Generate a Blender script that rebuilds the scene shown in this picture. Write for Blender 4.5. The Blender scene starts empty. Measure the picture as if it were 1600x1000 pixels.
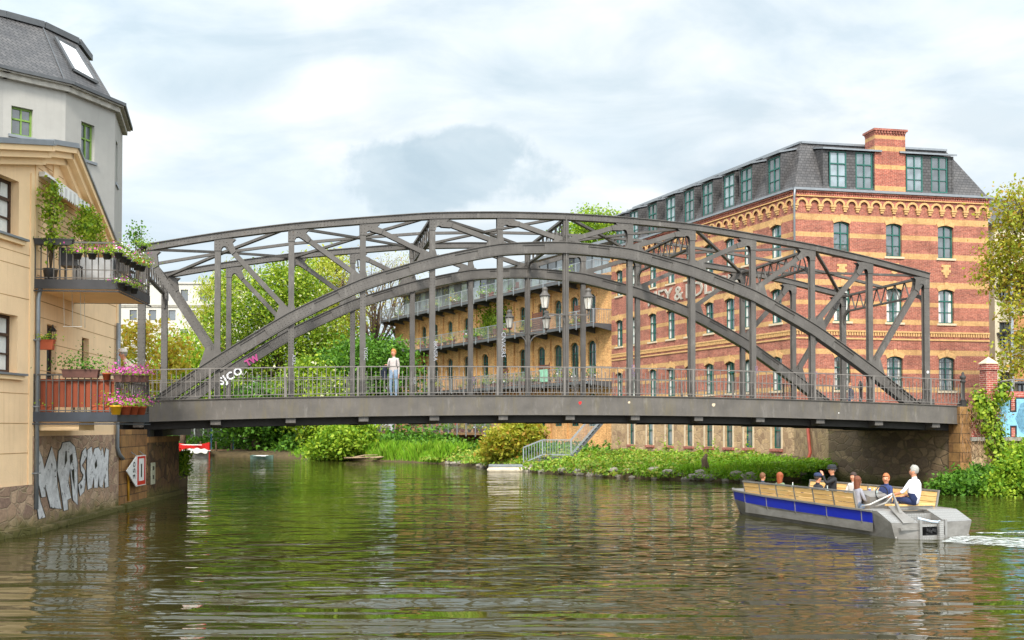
import bpy, bmesh, math, random
import numpy as np
from mathutils import Vector, Matrix
from math import sin, cos, pi, radians, sqrt, atan2
random.seed(7)
SC = bpy.context.scene
COL = SC.collection
# ------------------------------------------------------------------ camera, world, sun, exposure
cam_d = bpy.data.cameras.new('camera'); cam = bpy.data.objects.new('camera', cam_d); COL.objects.link(cam)
cam.location = (0, 0, 2.5); cam.rotation_euler = (radians(91.2), 0, 0)
cam_d.sensor_width = 36; cam_d.lens = 36*1610/1600; cam_d.shift_y = 135/1600
cam_d.clip_start = .3; cam_d.clip_end = 3000
SC.camera = cam
SC.view_settings.view_transform = 'Standard'; SC.view_settings.look = 'None'
SC.view_settings.exposure = 0.62; SC.view_settings.gamma = 1
SUN_EL, SUN_AZ = radians(44), radians(188)      # azimuth clockwise from +Y
W = bpy.data.worlds.new('World'); SC.world = W; W.use_nodes = True
nt = W.node_tree; nt.nodes.clear()
def N(t, ty, **kw):
    n = t.nodes.new(ty)
    for k, v in kw.items():
        if k.startswith('i_'):
            n.inputs[k[2:].replace('_', ' ')].default_value = v
        else: setattr(n, k, v)
    return n
def build_world():
    L = nt.links.new
    sky = N(nt, 'ShaderNodeTexSky', sky_type='NISHITA', sun_disc=False, sun_elevation=SUN_EL, sun_rotation=SUN_AZ, air_density=1.0, dust_density=1.5, ozone_density=1.5)
    tc = N(nt, 'ShaderNodeTexCoord')
    sep = N(nt, 'ShaderNodeSeparateXYZ'); L(tc.outputs['Generated'], sep.inputs[0])
    zz = N(nt, 'ShaderNodeMath', operation='MAXIMUM'); L(sep.outputs['Z'], zz.inputs[0]); zz.inputs[1].default_value = 0
    za = N(nt, 'ShaderNodeMath', operation='ADD'); L(zz.outputs[0], za.inputs[0]); za.inputs[1].default_value = .22
    dx = N(nt, 'ShaderNodeMath', operation='DIVIDE'); L(sep.outputs['X'], dx.inputs[0]); L(za.outputs[0], dx.inputs[1])
    dy = N(nt, 'ShaderNodeMath', operation='DIVIDE'); L(sep.outputs['Y'], dy.inputs[0]); L(za.outputs[0], dy.inputs[1])
    cb = N(nt, 'ShaderNodeCombineXYZ'); L(dx.outputs[0], cb.inputs[0]); L(dy.outputs[0], cb.inputs[1])
    mp = N(nt, 'ShaderNodeMapping'); L(cb.outputs[0], mp.inputs[0]); mp.inputs['Location'].default_value = (3.2, 1.65, 0); mp.inputs['Scale'].default_value = (1, .8, 1)
    n1 = N(nt, 'ShaderNodeTexNoise'); L(mp.outputs[0], n1.inputs['Vector']); n1.inputs['Scale'].default_value = .95; n1.inputs['Detail'].default_value = 7; n1.inputs['Roughness'].default_value = .52; n1.inputs['Distortion'].default_value = .35
    r1 = N(nt, 'ShaderNodeValToRGB'); L(n1.outputs['Fac'], r1.inputs[0])
    r1.color_ramp.elements[0].position = .40; r1.color_ramp.elements[0].color = (0, 0, 0, 1)
    r1.color_ramp.elements[1].position = .62; r1.color_ramp.elements[1].color = (1, 1, 1, 1)
    n2 = N(nt, 'ShaderNodeTexNoise'); L(mp.outputs[0], n2.inputs['Vector']); n2.inputs['Scale'].default_value = 1.7; n2.inputs['Detail'].default_value = 8; n2.inputs['Roughness'].default_value = .55
    r2 = N(nt, 'ShaderNodeValToRGB'); L(n2.outputs['Fac'], r2.inputs[0])
    e = r2.color_ramp.elements
    e[0].position = .36; e[0].color = (5.2, 6.1, 6.9, 1); e[1].position = .55; e[1].color = (9.3, 9.25, 9.15, 1)
    bl = N(nt, 'ShaderNodeMix', data_type='RGBA'); bl.inputs['Factor'].default_value = .9
    L(sky.outputs[0], bl.inputs['A']); bl.inputs['B'].default_value = (7.0, 7.9, 8.5, 1)
    mx = N(nt, 'ShaderNodeMix', data_type='RGBA'); L(r1.outputs[0], mx.inputs['Factor']); L(bl.outputs['Result'], mx.inputs['A']); L(r2.outputs[0], mx.inputs['B'])
    # one darker cloud over the bridge, with ragged edges
    yd = N(nt, 'ShaderNodeMath', operation='MAXIMUM'); L(sep.outputs['Y'], yd.inputs[0]); yd.inputs[1].default_value = .02
    def mth(op, a, b): 
        m = N(nt, 'ShaderNodeMath', operation=op)
        for i, v in enumerate((a, b)):
            if isinstance(v, (int, float)): m.inputs[i].default_value = v
            else: L(v, m.inputs[i])
        return m.outputs[0]
    U = mth('DIVIDE', sep.outputs['X'], yd.outputs[0]); V = mth('DIVIDE', sep.outputs['Z'], yd.outputs[0])
    n3 = N(nt, 'ShaderNodeTexNoise'); L(tc.outputs['Generated'], n3.inputs['Vector']); n3.inputs['Scale'].default_value = 14; n3.inputs['Detail'].default_value = 8; n3.inputs['Roughness'].default_value = .6
    def blob(u0, v0, ru, rv, soft):
        du = mth('DIVIDE', mth('SUBTRACT', U, u0), ru); dv = mth('DIVIDE', mth('SUBTRACT', V, v0), rv)
        r = mth('SQRT', mth('ADD', mth('MULTIPLY', du, du), mth('MULTIPLY', dv, dv)), 0)
        r = mth('ADD', r, mth('MULTIPLY', mth('SUBTRACT', n3.outputs['Fac'], .5), 2.2))
        m = N(nt, 'ShaderNodeMapRange'); m.interpolation_type = 'SMOOTHSTEP'; L(r, m.inputs['Value']); m.inputs['From Min'].default_value = 1+soft; m.inputs['From Max'].default_value = 1-soft; return m.outputs[0]
    g = mth('GREATER_THAN', sep.outputs['Y'], .02)
    cur = mx.outputs['Result']
    for u0, v0, ru, rv, soft, k, colr in ((-.075, .243, .115, .030, .22, .9, (5.1, 6.2, 7.0, 1)), (-.045, .265, .055, .026, .2, .8, (4.9, 6.0, 6.8, 1)), (-.02, .30, .04, .02, .2, .0, (9.5, 9.6, 9.7, 1)), (.02, .33, .16, .03, .5, .5, (6.2, 7.1, 7.7, 1)), (-.33, .365, .16, .035, .5, .5, (6.0, 7.0, 7.6, 1)), (-.05, .39, .26, .03, .6, .4, (6.0, 6.9, 7.6, 1)), (.28, .30, .2, .022, .5, .35, (6.6, 7.3, 7.8, 1))):
        f_ = mth('MULTIPLY', mth('MULTIPLY', blob(u0, v0, ru, rv, soft), g), k)
        m = N(nt, 'ShaderNodeMix', data_type='RGBA'); L(f_, m.inputs['Factor']); L(cur, m.inputs['A']); m.inputs['B'].default_value = colr; cur = m.outputs['Result']
    n4 = N(nt, 'ShaderNodeTexNoise'); cb2 = N(nt, 'ShaderNodeCombineXYZ'); L(mth('MULTIPLY', U, 3.2), cb2.inputs[0]); L(mth('MULTIPLY', V, 9.0), cb2.inputs[1]); L(cb2.outputs[0], n4.inputs['Vector'])
    n4.inputs['Scale'].default_value = 1.35; n4.inputs['Detail'].default_value = 7; n4.inputs['Roughness'].default_value = .55; n4.inputs['Distortion'].default_value = .5
    r4 = N(nt, 'ShaderNodeValToRGB'); L(n4.outputs['Fac'], r4.inputs[0]); r4.color_ramp.elements[0].position = .38; r4.color_ramp.elements[0].color = (.84, .885, .91, 1); r4.color_ramp.elements[1].position = .60; r4.color_ramp.elements[1].color = (1.10, 1.075, 1.05, 1)
    m4 = N(nt, 'ShaderNodeMix', data_type='RGBA', blend_type='MULTIPLY'); L(g, m4.inputs['Factor']); L(cur, m4.inputs['A']); L(r4.outputs[0], m4.inputs['B']); cur = m4.outputs['Result']
    # sky brightened toward the sun behind the viewer, added as facade fill light
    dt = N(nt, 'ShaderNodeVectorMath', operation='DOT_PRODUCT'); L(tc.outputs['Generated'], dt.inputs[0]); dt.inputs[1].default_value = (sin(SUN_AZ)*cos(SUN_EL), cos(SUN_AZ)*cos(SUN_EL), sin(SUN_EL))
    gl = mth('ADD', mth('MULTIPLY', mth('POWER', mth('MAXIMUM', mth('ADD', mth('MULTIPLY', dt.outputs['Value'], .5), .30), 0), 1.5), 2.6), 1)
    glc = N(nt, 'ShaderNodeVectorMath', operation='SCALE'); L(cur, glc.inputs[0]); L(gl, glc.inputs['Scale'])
    bg = N(nt, 'ShaderNodeBackground'); bg.inputs['Strength'].default_value = .079
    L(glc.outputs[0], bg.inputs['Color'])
    out = N(nt, 'ShaderNodeOutputWorld'); L(bg.outputs[0], out.inputs[0])
build_world()
sl = bpy.data.lights.new('sun', 'SUN'); sun = bpy.data.objects.new('sun', sl); COL.objects.link(sun)
sl.energy = 3.0; sl.angle = radians(11); sl.color = (1, .94, .86)
sd = Vector((sin(SUN_AZ)*cos(SUN_EL), cos(SUN_AZ)*cos(SUN_EL), sin(SUN_EL)))
sun.rotation_euler = sd.to_track_quat('Z', 'Y').to_euler(); sun.location = (0, -30, 60)

# ------------------------------------------------------------------ photo geometry helpers (pixel rays -> real places)
PT = radians(1.2)
def zat(y, D):
    t = (634.9-y)/1610
    return 2.5 + D*(t*cos(PT)+sin(PT))/(cos(PT)-t*sin(PT))
def hit(x, P, d):           # distance along ground line P + t d where the photo column x meets it
    r = (x-800)/1610
    return (P[0]-r*P[1])/(r*d[1]-d[0])
def lin(P, d, t): return (P[0]+d[0]*t, P[1]+d[1]*t)

# ------------------------------------------------------------------ object helpers
def link(o): COL.objects.link(o); return o
def props(o, label=None, cat=None, group=None, kind=None):
    if label: o['label'] = label
    if cat: o['category'] = cat
    if group: o['group'] = group
    if kind: o['kind'] = kind
    return o
def thing(name, label, cat, loc=(0, 0, 0), rz=0, group=None):
    o = bpy.data.objects.new(name, None); link(o); o.empty_display_size = .2
    o.location = loc; o.rotation_euler = (0, 0, rz)
    return props(o, label, cat, group)
def inst(name, mesh, parent=None, loc=(0, 0, 0), rot=(0, 0, 0), scale=None):
    o = bpy.data.objects.new(name, mesh); link(o); o.parent = parent
    o.location = loc; o.rotation_euler = rot
    if scale: o.scale = scale
    return o
def copy_tree(root, loc, rz, label=None, group=None):
    def rec(o, par):
        c = o.copy(); link(c); c.parent = par
        for ch in list(o.children): rec(ch, c)
        return c
    r = rec(root, None); r.location = loc; r.rotation_euler = (0, 0, rz)
    if label: r['label'] = label
    if group: r['group'] = group
    return r
def S(c):                      # sRGB hex -> linear
    c = c.lstrip('#'); v = [int(c[i:i+2], 16)/255 for i in (0, 2, 4)]
    return tuple((x/12.92 if x <= .04045 else ((x+.055)/1.055)**2.4) for x in v)+(1,)

class MB:
    """collects polygons, builds ONE mesh; metric box-mapped UVs"""
    def __init__(s, M=None): s.v = []; s.f = []; s.m = []; s.M = M or Matrix.Identity(4); s.sm = []; s.smooth = False
    def poly(s, pts, mi=0):
        b = len(s.v); s.v += [tuple(s.M @ Vector(p)) for p in pts]; s.f.append(tuple(range(b, b+len(pts)))); s.m.append(mi); s.sm.append(s.smooth)
    def mesh(s, vs, fs, mi=0):
        b = len(s.v); s.v += [tuple(s.M @ Vector(p)) for p in vs]
        for f in fs: s.f.append(tuple(b+i for i in f)); s.m.append(mi); s.sm.append(s.smooth)
    def box(s, x0, x1, y0, y1, z0, z1, mi=0):
        vs = [(x0,y0,z0),(x1,y0,z0),(x1,y1,z0),(x0,y1,z0),(x0,y0,z1),(x1,y0,z1),(x1,y1,z1),(x0,y1,z1)]
        s.mesh(vs, [(0,3,2,1),(4,5,6,7),(0,1,5,4),(1,2,6,5),(2,3,7,6),(3,0,4,7)], mi)
    def bar(s, a, b, w, h=None, mi=0, up=(0,0,1)):      # rectangular bar from a to b
        a = Vector(a); b = Vector(b); h = h or w; d = b-a
        if d.length < 1e-6: return
        d.normalize(); u = Vector(up)
        if abs(d.dot(u)) > .99: u = Vector((1,0,0))
        r = d.cross(u).normalized(); u = r.cross(d).normalized()
        vs = []
        for p in (a, b):
            for sx, sz in ((-1,-1),(1,-1),(1,1),(-1,1)): vs.append(p + r*sx*w/2 + u*sz*h/2)
        s.mesh(vs, [(3,2,1,0),(4,5,6,7),(0,1,5,4),(1,2,6,5),(2,3,7,6),(3,0,4,7)], mi)
    def tube(s, pts, rad, n=8, mi=0, cap=True):
        pts = [Vector(p) for p in pts]; m = len(pts)
        rr = rad if isinstance(rad, (list, tuple)) else [rad]*m
        vs = []; fs = []; pu = None
        for i, p in enumerate(pts):
            d = (pts[min(i+1, m-1)]-pts[max(i-1, 0)]);
            d = d.normalized() if d.length > 1e-9 else Vector((0,0,1))
            if pu is None:
                u = Vector((0,0,1)) if abs(d.z) < .9 else Vector((1,0,0))
            else: u = pu
            r = d.cross(u).normalized(); u = r.cross(d).normalized(); pu = u
            for k in range(n):
                a = 2*pi*k/n; vs.append(p + r*cos(a)*rr[i] + u*sin(a)*rr[i])
        for i in range(m-1):
            for k in range(n): fs.append((i*n+k, i*n+(k+1) % n, (i+1)*n+(k+1) % n, (i+1)*n+k))
        if cap: fs.append(tuple(range(n-1, -1, -1))); fs.append(tuple((m-1)*n+k for k in range(n)))
        old = s.smooth; s.smooth = True; s.mesh(vs, fs, mi); s.smooth = old
    def lathe(s, prof, c=(0,0,0), n=12, mi=0):
        vs = []; fs = []
        for r, z in prof:
            for k in range(n): a = 2*pi*k/n; vs.append((c[0]+r*cos(a), c[1]+r*sin(a), c[2]+z))
        for i in range(len(prof)-1):
            for k in range(n): fs.append((i*n+k, i*n+(k+1) % n, (i+1)*n+(k+1) % n, (i+1)*n+k))
        fs.append(tuple(range(n-1, -1, -1))); fs.append(tuple((len(prof)-1)*n+k for k in range(n)))
        old = s.smooth; s.smooth = n > 6; s.mesh(vs, fs, mi); s.smooth = old
    def prism(s, pts, y0, y1, mi=0):     # polygon in xz extruded along y
        n = len(pts); vs = [(x, y0, z) for x, z in pts]+[(x, y1, z) for x, z in pts]
        s.mesh(vs, [tuple(range(n)), tuple(range(2*n-1, n-1, -1))]+[(i, i+n, (i+1) % n+n, (i+1) % n) for i in range(n)], mi)
    def slab(s, pts, z0, z1, mi=0):      # polygon in xy extruded along z
        n = len(pts); vs = [(x, y, z0) for x, y in pts]+[(x, y, z1) for x, y in pts]
        s.mesh(vs, [tuple(range(n-1, -1, -1)), tuple(range(n, 2*n))]+[(i, (i+1) % n, (i+1) % n+n, i+n) for i in range(n)], mi)
    def ribbon(s, pts, y0, y1, h0, h1, mi=0):   # strip along a polyline in xz
        n = len(pts); vs = []
        for i in range(n):
            a = Vector(pts[max(i-1,0)]); b = Vector(pts[min(i+1,n-1)]); d = (b-a).normalized(); nx, nz = -d.y, d.x
            for y, h in ((y0,h0),(y1,h0),(y1,h1),(y0,h1)): vs.append((pts[i][0]+nx*h, y, pts[i][1]+nz*h))
        fs = [(0,3,2,1), ((n-1)*4, (n-1)*4+1, (n-1)*4+2, (n-1)*4+3)]
        for i in range(n-1):
            for k in range(4): fs.append((i*4+k, i*4+(k+1) % 4, (i+1)*4+(k+1) % 4, (i+1)*4+k))
        s.mesh(vs, fs, mi)
    def rivet(s, x, y, z, r=.014, ny=-1):
        r *= 1.45
        vs = [(x+r*cos(a), y, z+r*sin(a)) for a in (0, pi/2, pi, 1.5*pi)]+[(x, y+ny*r*.8, z)]
        s.mesh(vs, [(0,1,4),(1,2,4),(2,3,4),(3,0,4)])
    def data(s, name, mats):
        me = bpy.data.meshes.new(name)
        if not isinstance(mats, (list, tuple)): mats = [mats]
        for m in mats: me.materials.append(m)
        me.from_pydata(s.v, [], s.f)
        me.polygons.foreach_set('material_index', s.m)
        me.polygons.foreach_set('use_smooth', s.sm)
        me.update()
        uv = me.uv_layers.new(name='uv')
        co = np.array(s.v, dtype=np.float64)
        out = np.zeros((len(me.loops), 2)); k = 0
        for p in me.polygons:
            n = p.normal; L = p.loop_total; ids = list(p.vertices); c = co[ids]
            if abs(n.z) > .7: out[k:k+L] = c[:, :2]
            else:
                h = math.hypot(n.x, n.y) or 1; out[k:k+L, 0] = c[:,0]*(-n.y/h)+c[:,1]*(n.x/h); out[k:k+L, 1] = c[:,2]
            k += L
        uv.data.foreach_set('uv', out.ravel())
        return me
    def mark(s): s.marks = getattr(s, 'marks', [])+[len(s.f)]
    def build_each(s, name, mats, parent=None):
        """one object per marked group of faces"""
        mk = sorted(set([0]+getattr(s, 'marks', [])+[len(s.f)])); out = []
        for a, b in zip(mk[:-1], mk[1:]):
            q = MB(); ids = {}
            for f, m_, sm in zip(s.f[a:b], s.m[a:b], s.sm[a:b]):
                for i in f:
                    if i not in ids: ids[i] = len(q.v); q.v.append(s.v[i])
                q.f.append(tuple(ids[i] for i in f)); q.m.append(m_); q.sm.append(sm)
            out.append(q.build(name, mats, parent))
        return out
    def build(s, name, mats, parent=None, loc=(0,0,0), rot=(0,0,0)):
        me = s.data(name, mats); bm = bmesh.new(); bm.from_mesh(me); bmesh.ops.recalc_face_normals(bm, faces=bm.faces); bm.to_mesh(me); bm.free()
        return inst(name, me, parent, loc, rot)
def T(x, y, z=0, rz=0): return Matrix.Translation((x, y, z)) @ Matrix.Rotation(rz, 4, 'Z')

# ------------------------------------------------------------------ materials
def newmat(name):
    m = bpy.data.materials.new(name); m.use_nodes = True; t = m.node_tree; t.nodes.clear()
    b = N(t, 'ShaderNodeBsdfPrincipled'); o = N(t, 'ShaderNodeOutputMaterial'); t.links.new(b.outputs[0], o.inputs[0])
    return m, t, b
def coord(t, kind='Object', scale=(1,1,1)):
    tc = N(t, 'ShaderNodeTexCoord'); mp = N(t, 'ShaderNodeMapping'); t.links.new(tc.outputs[kind], mp.inputs[0]); mp.inputs['Scale'].default_value = scale
    return mp.outputs[0]
def noise(t, vec, scale, detail=4, rough=.5, dist=0):
    n = N(t, 'ShaderNodeTexNoise'); t.links.new(vec, n.inputs['Vector']); n.inputs['Scale'].default_value = scale; n.inputs['Detail'].default_value = detail; n.inputs['Roughness'].default_value = rough; n.inputs['Distortion'].default_value = dist
    return n.outputs['Fac']
def ramp(t, fac, stops):
    r = N(t, 'ShaderNodeValToRGB'); t.links.new(fac, r.inputs[0]); e = r.color_ramp.elements
    while len(e) < len(stops): e.new(.5)
    for el, (p, c) in zip(e, stops): el.position = p; el.color = c if len(c) == 4 else tuple(c)+(1,)
    return r.outputs[0]
def mixc(t, fac, a, b, mode='MIX'):
    m = N(t, 'ShaderNodeMix', data_type='RGBA', blend_type=mode)
    for k, v in (('Factor', fac), ('A', a), ('B', b)):
        if isinstance(v, (int, float, tuple)): m.inputs[k].default_value = v
        else: t.links.new(v, m.inputs[k])
    return m.outputs['Result']
def math_(t, op, a, b=0, c=0):
    m = N(t, 'ShaderNodeMath', operation=op)
    for i, v in enumerate((a, b, c)):
        if isinstance(v, (int, float)): m.inputs[i].default_value = v
        else: t.links.new(v, m.inputs[i])
    return m.outputs[0]
def bump(t, b, h, strength=.3, dist=.02):
    n = N(t, 'ShaderNodeBump'); t.links.new(h, n.inputs['Height']); n.inputs['Strength'].default_value = strength; n.inputs['Distance'].default_value = dist
    t.links.new(n.outputs[0], b.inputs['Normal'])
def scl(c, k): return tuple(min(1, x*k) for x in c[:3])+(1,)
def plain(name, c, rough=.6, metal=0, var=.25, scale=3, bmp=0, spec=None, bscale=30):
    m, t, b = newmat(name); v = coord(t)
    n = noise(t, v, scale, 5, .6)
    t.links.new(ramp(t, n, [(.3, scl(c, 1-var)), (.7, scl(c, 1+var))]), b.inputs['Base Color'])
    b.inputs['Roughness'].default_value = rough; b.inputs['Metallic'].default_value = metal
    if spec is not None: b.inputs['Specular IOR Level'].default_value = spec
    if bmp: bump(t, b, noise(t, v, bscale, 3), bmp, .02)
    return m
def rendermat(name, c, var=.07, streak=.38, stain=(.55,.5,.42)):
    m, t, b = newmat(name); v = coord(t)
    col = ramp(t, noise(t, v, 1.1, 6, .65), [(.3, scl(c, 1-var)), (.7, scl(c, 1+var))])
    s = ramp(t, noise(t, coord(t, 'Object', (5, 5, .35)), 1, 5, .65), [(.52, (0,0,0)), (.8, (1,1,1))])
    col = mixc(t, math_(t, 'MULTIPLY', s, streak), col, tuple(x*y for x, y in zip(c, stain))+(1,))
    s2 = ramp(t, noise(t, v, .45, 6, .7), [(.55, (0,0,0)), (.7, (1,1,1))])
    col = mixc(t, math_(t, 'MULTIPLY', s2, streak*.6), col, scl(c, .72))
    t.links.new(col, b.inputs['Base Color']); b.inputs['Roughness'].default_value = .9; bump(t, b, noise(t, v, 30, 3), .2, .02); return m
def brickmat(name, c1, c2, mortar, bands=None, band_c=None, sx=.26, sz=.075, dirt=.3, arch=False):
    m, t, b = newmat(name); L = t.links.new
    tc = N(t, 'ShaderNodeTexCoord'); uv = tc.outputs['UV']
    br = N(t, 'ShaderNodeTexBrick'); L(uv, br.inputs['Vector']); br.inputs['Scale'].default_value = 1
    br.inputs['Brick Width'].default_value = sx; br.inputs['Row Height'].default_value = sz; br.inputs['Mortar Size'].default_value = .008; br.inputs['Mortar Smooth'].default_value = .2; br.inputs['Bias'].default_value = -.1
    br.inputs['Color1'].default_value = c1; br.inputs['Color2'].default_value = c2; br.inputs['Mortar'].default_value = mortar
    # second set of bricks darker/lighter
    n0 = noise(t, uv, 9, 2, .8)
    col = mixc(t, 1.0, br.outputs['Color'], ramp(t, n0, [(.3, (.62,.62,.62)), (.7, (1.3,1.3,1.3))]), 'MULTIPLY')
    n1 = noise(t, uv, .9, 5, .6)
    col = mixc(t, 1.0, col, ramp(t, n1, [(.3, (1-dirt,)*3), (.65, (1.08,)*3)]), 'MULTIPLY')
    stn = ramp(t, noise(t, coord(t, 'Object', (2.6, 2.6, .28)), 1, 6, .7), [(.5, (1,1,1)), (.75, (.62,.58,.55))])
    old = ramp(t, noise(t, coord(t, 'Object', (.5, .5, .9)), 1, 6, .75), [(.38, (.8,.76,.74)), (.5, (1,1,1)), (.66, (1.12,1.08,1.04))])
    if bands:
        sep = N(t, 'ShaderNodeSeparateXYZ'); L(tc.outputs['Object'], sep.inputs[0]); z = sep.outputs['Z']
        acc = None
        for a, c in bands:
            g = math_(t, 'MULTIPLY', math_(t, 'GREATER_THAN', z, a), math_(t, 'LESS_THAN', z, c))
            acc = g if acc is None else math_(t, 'MAXIMUM', acc, g)
        bc = mixc(t, 1.0, mixc(t, br.outputs['Fac'], band_c, scl(band_c, .78)), ramp(t, n0, [(.3, (.78,.78,.78)), (.7, (1.15,1.15,1.15))]), 'MULTIPLY')
        col = mixc(t, acc, col, bc)
    col = mixc(t, 1.0, mixc(t, 1.0, col, stn, 'MULTIPLY'), old, 'MULTIPLY')
    L(col, b.inputs['Base Color']); b.inputs['Roughness'].default_value = .85
    bump(t, b, br.outputs['Fac'], .25, .01)
    return m
def rubblemat(name, cols, mortar, scale=2.2, stretch=(1,1,1.2), uvw=False, moss=0, zdark=None):
    m, t, b = newmat(name); L = t.links.new
    v = coord(t, 'Object', stretch)
    w = noise(t, v, 1.5, 3); vv = N(t, 'ShaderNodeMix', data_type='VECTOR'); vv.inputs['Factor'].default_value = .12
    nz = N(t, 'ShaderNodeTexNoise'); L(v, nz.inputs['Vector']); nz.inputs['Scale'].default_value = 2.5
    L(v, vv.inputs['A']); L(nz.outputs['Color'], vv.inputs['B'])
    vo = N(t, 'ShaderNodeTexVoronoi', feature='F1'); L(vv.outputs['Result'], vo.inputs['Vector']); vo.inputs['Scale'].default_value = scale
    ve = N(t, 'ShaderNodeTexVoronoi', feature='DISTANCE_TO_EDGE'); L(vv.outputs['Result'], ve.inputs['Vector']); ve.inputs['Scale'].default_value = scale
    sp = N(t, 'ShaderNodeSeparateColor'); L(vo.outputs['Color'], sp.inputs[0])
    st = ramp(t, sp.outputs[0], [(i/(len(cols)-1), c) for i, c in enumerate(cols)])
    st = mixc(t, 1.0, st, ramp(t, noise(t, v, 12, 4, .7), [(.3, (.7,.7,.7)), (.7, (1.25,1.25,1.25))]), 'MULTIPLY')
    e = ramp(t, ve.outputs['Distance'], [(.02, (0,0,0)), (.07, (1,1,1))])
    col = mixc(t, e, mortar, st)
    if moss:
        mm = ramp(t, noise(t, v, 1.7, 6, .7), [(.56, (0,0,0)), (.66, (1,1,1))])
        col = mixc(t, math_(t, 'MULTIPLY', mm, moss), col, S('#6f7a25'))
    # wet and mossy foot
    tc = N(t, 'ShaderNodeTexCoord'); g = N(t, 'ShaderNodeNewGeometry'); sz = N(t, 'ShaderNodeSeparateXYZ'); L(g.outputs['Position'], sz.inputs[0])
    zz = math_(t, 'ADD', sz.outputs['Z'], math_(t, 'MULTIPLY', noise(t, v, 2, 3), .5))
    foot = ramp(t, zz, [(.34, (1,1,1)), (.52, (0,0,0))])
    col = mixc(t, foot, col, S('#3d3218'))
    foot2 = math_(t, 'MULTIPLY', ramp(t, zz, [(.5, (1,1,1)), (.75, (0,0,0))]), .45)
    col = mixc(t, foot2, col, S('#6b6a2a'))
    L(col, b.inputs['Base Color']); b.inputs['Roughness'].default_value = .85
    bump(t, b, e, .6, .04)
    return m
def leafmat(name, cols, trans=.35):
    m, t, b = newmat(name); L = t.links.new
    g = N(t, 'ShaderNodeNewGeometry')
    c = ramp(t, g.outputs['Random Per Island'], [(i/(len(cols)-1), q) for i, q in enumerate(cols)])
    L(c, b.inputs['Base Color']); b.inputs['Roughness'].default_value = .55; b.inputs['Specular IOR Level'].default_value = .25
    tr = N(t, 'ShaderNodeBsdfTranslucent'); L(mixc(t, 1.0, c, (1.25,1.2,.6,1), 'MULTIPLY'), tr.inputs['Color'])
    ms = N(t, 'ShaderNodeMixShader'); ms.inputs[0].default_value = trans
    L(b.outputs[0], ms.inputs[1]); L(tr.outputs[0], ms.inputs[2])
    out = [n for n in t.nodes if n.type == 'OUTPUT_MATERIAL'][0]; L(ms.outputs[0], out.inputs[0])
    return m
def glassmat(name, c, rough=.04):
    m, t, b = newmat(name); v = coord(t, 'Object')
    oi = N(t, 'ShaderNodeObjectInfo'); f = math_(t, 'ADD', math_(t, 'MULTIPLY', noise(t, v, 1.3, 3), .6), math_(t, 'MULTIPLY', oi.outputs['Random'], .5))
    t.links.new(ramp(t, f, [(.3, scl(c, .3)), (.55, scl(c, .9)), (.8, scl(c, 2.4))]), b.inputs['Base Color'])
    b.inputs['Roughness'].default_value = rough; b.inputs['Specular IOR Level'].default_value = .9; b.inputs['IOR'].default_value = 1.7
    return m
M = {}
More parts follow.
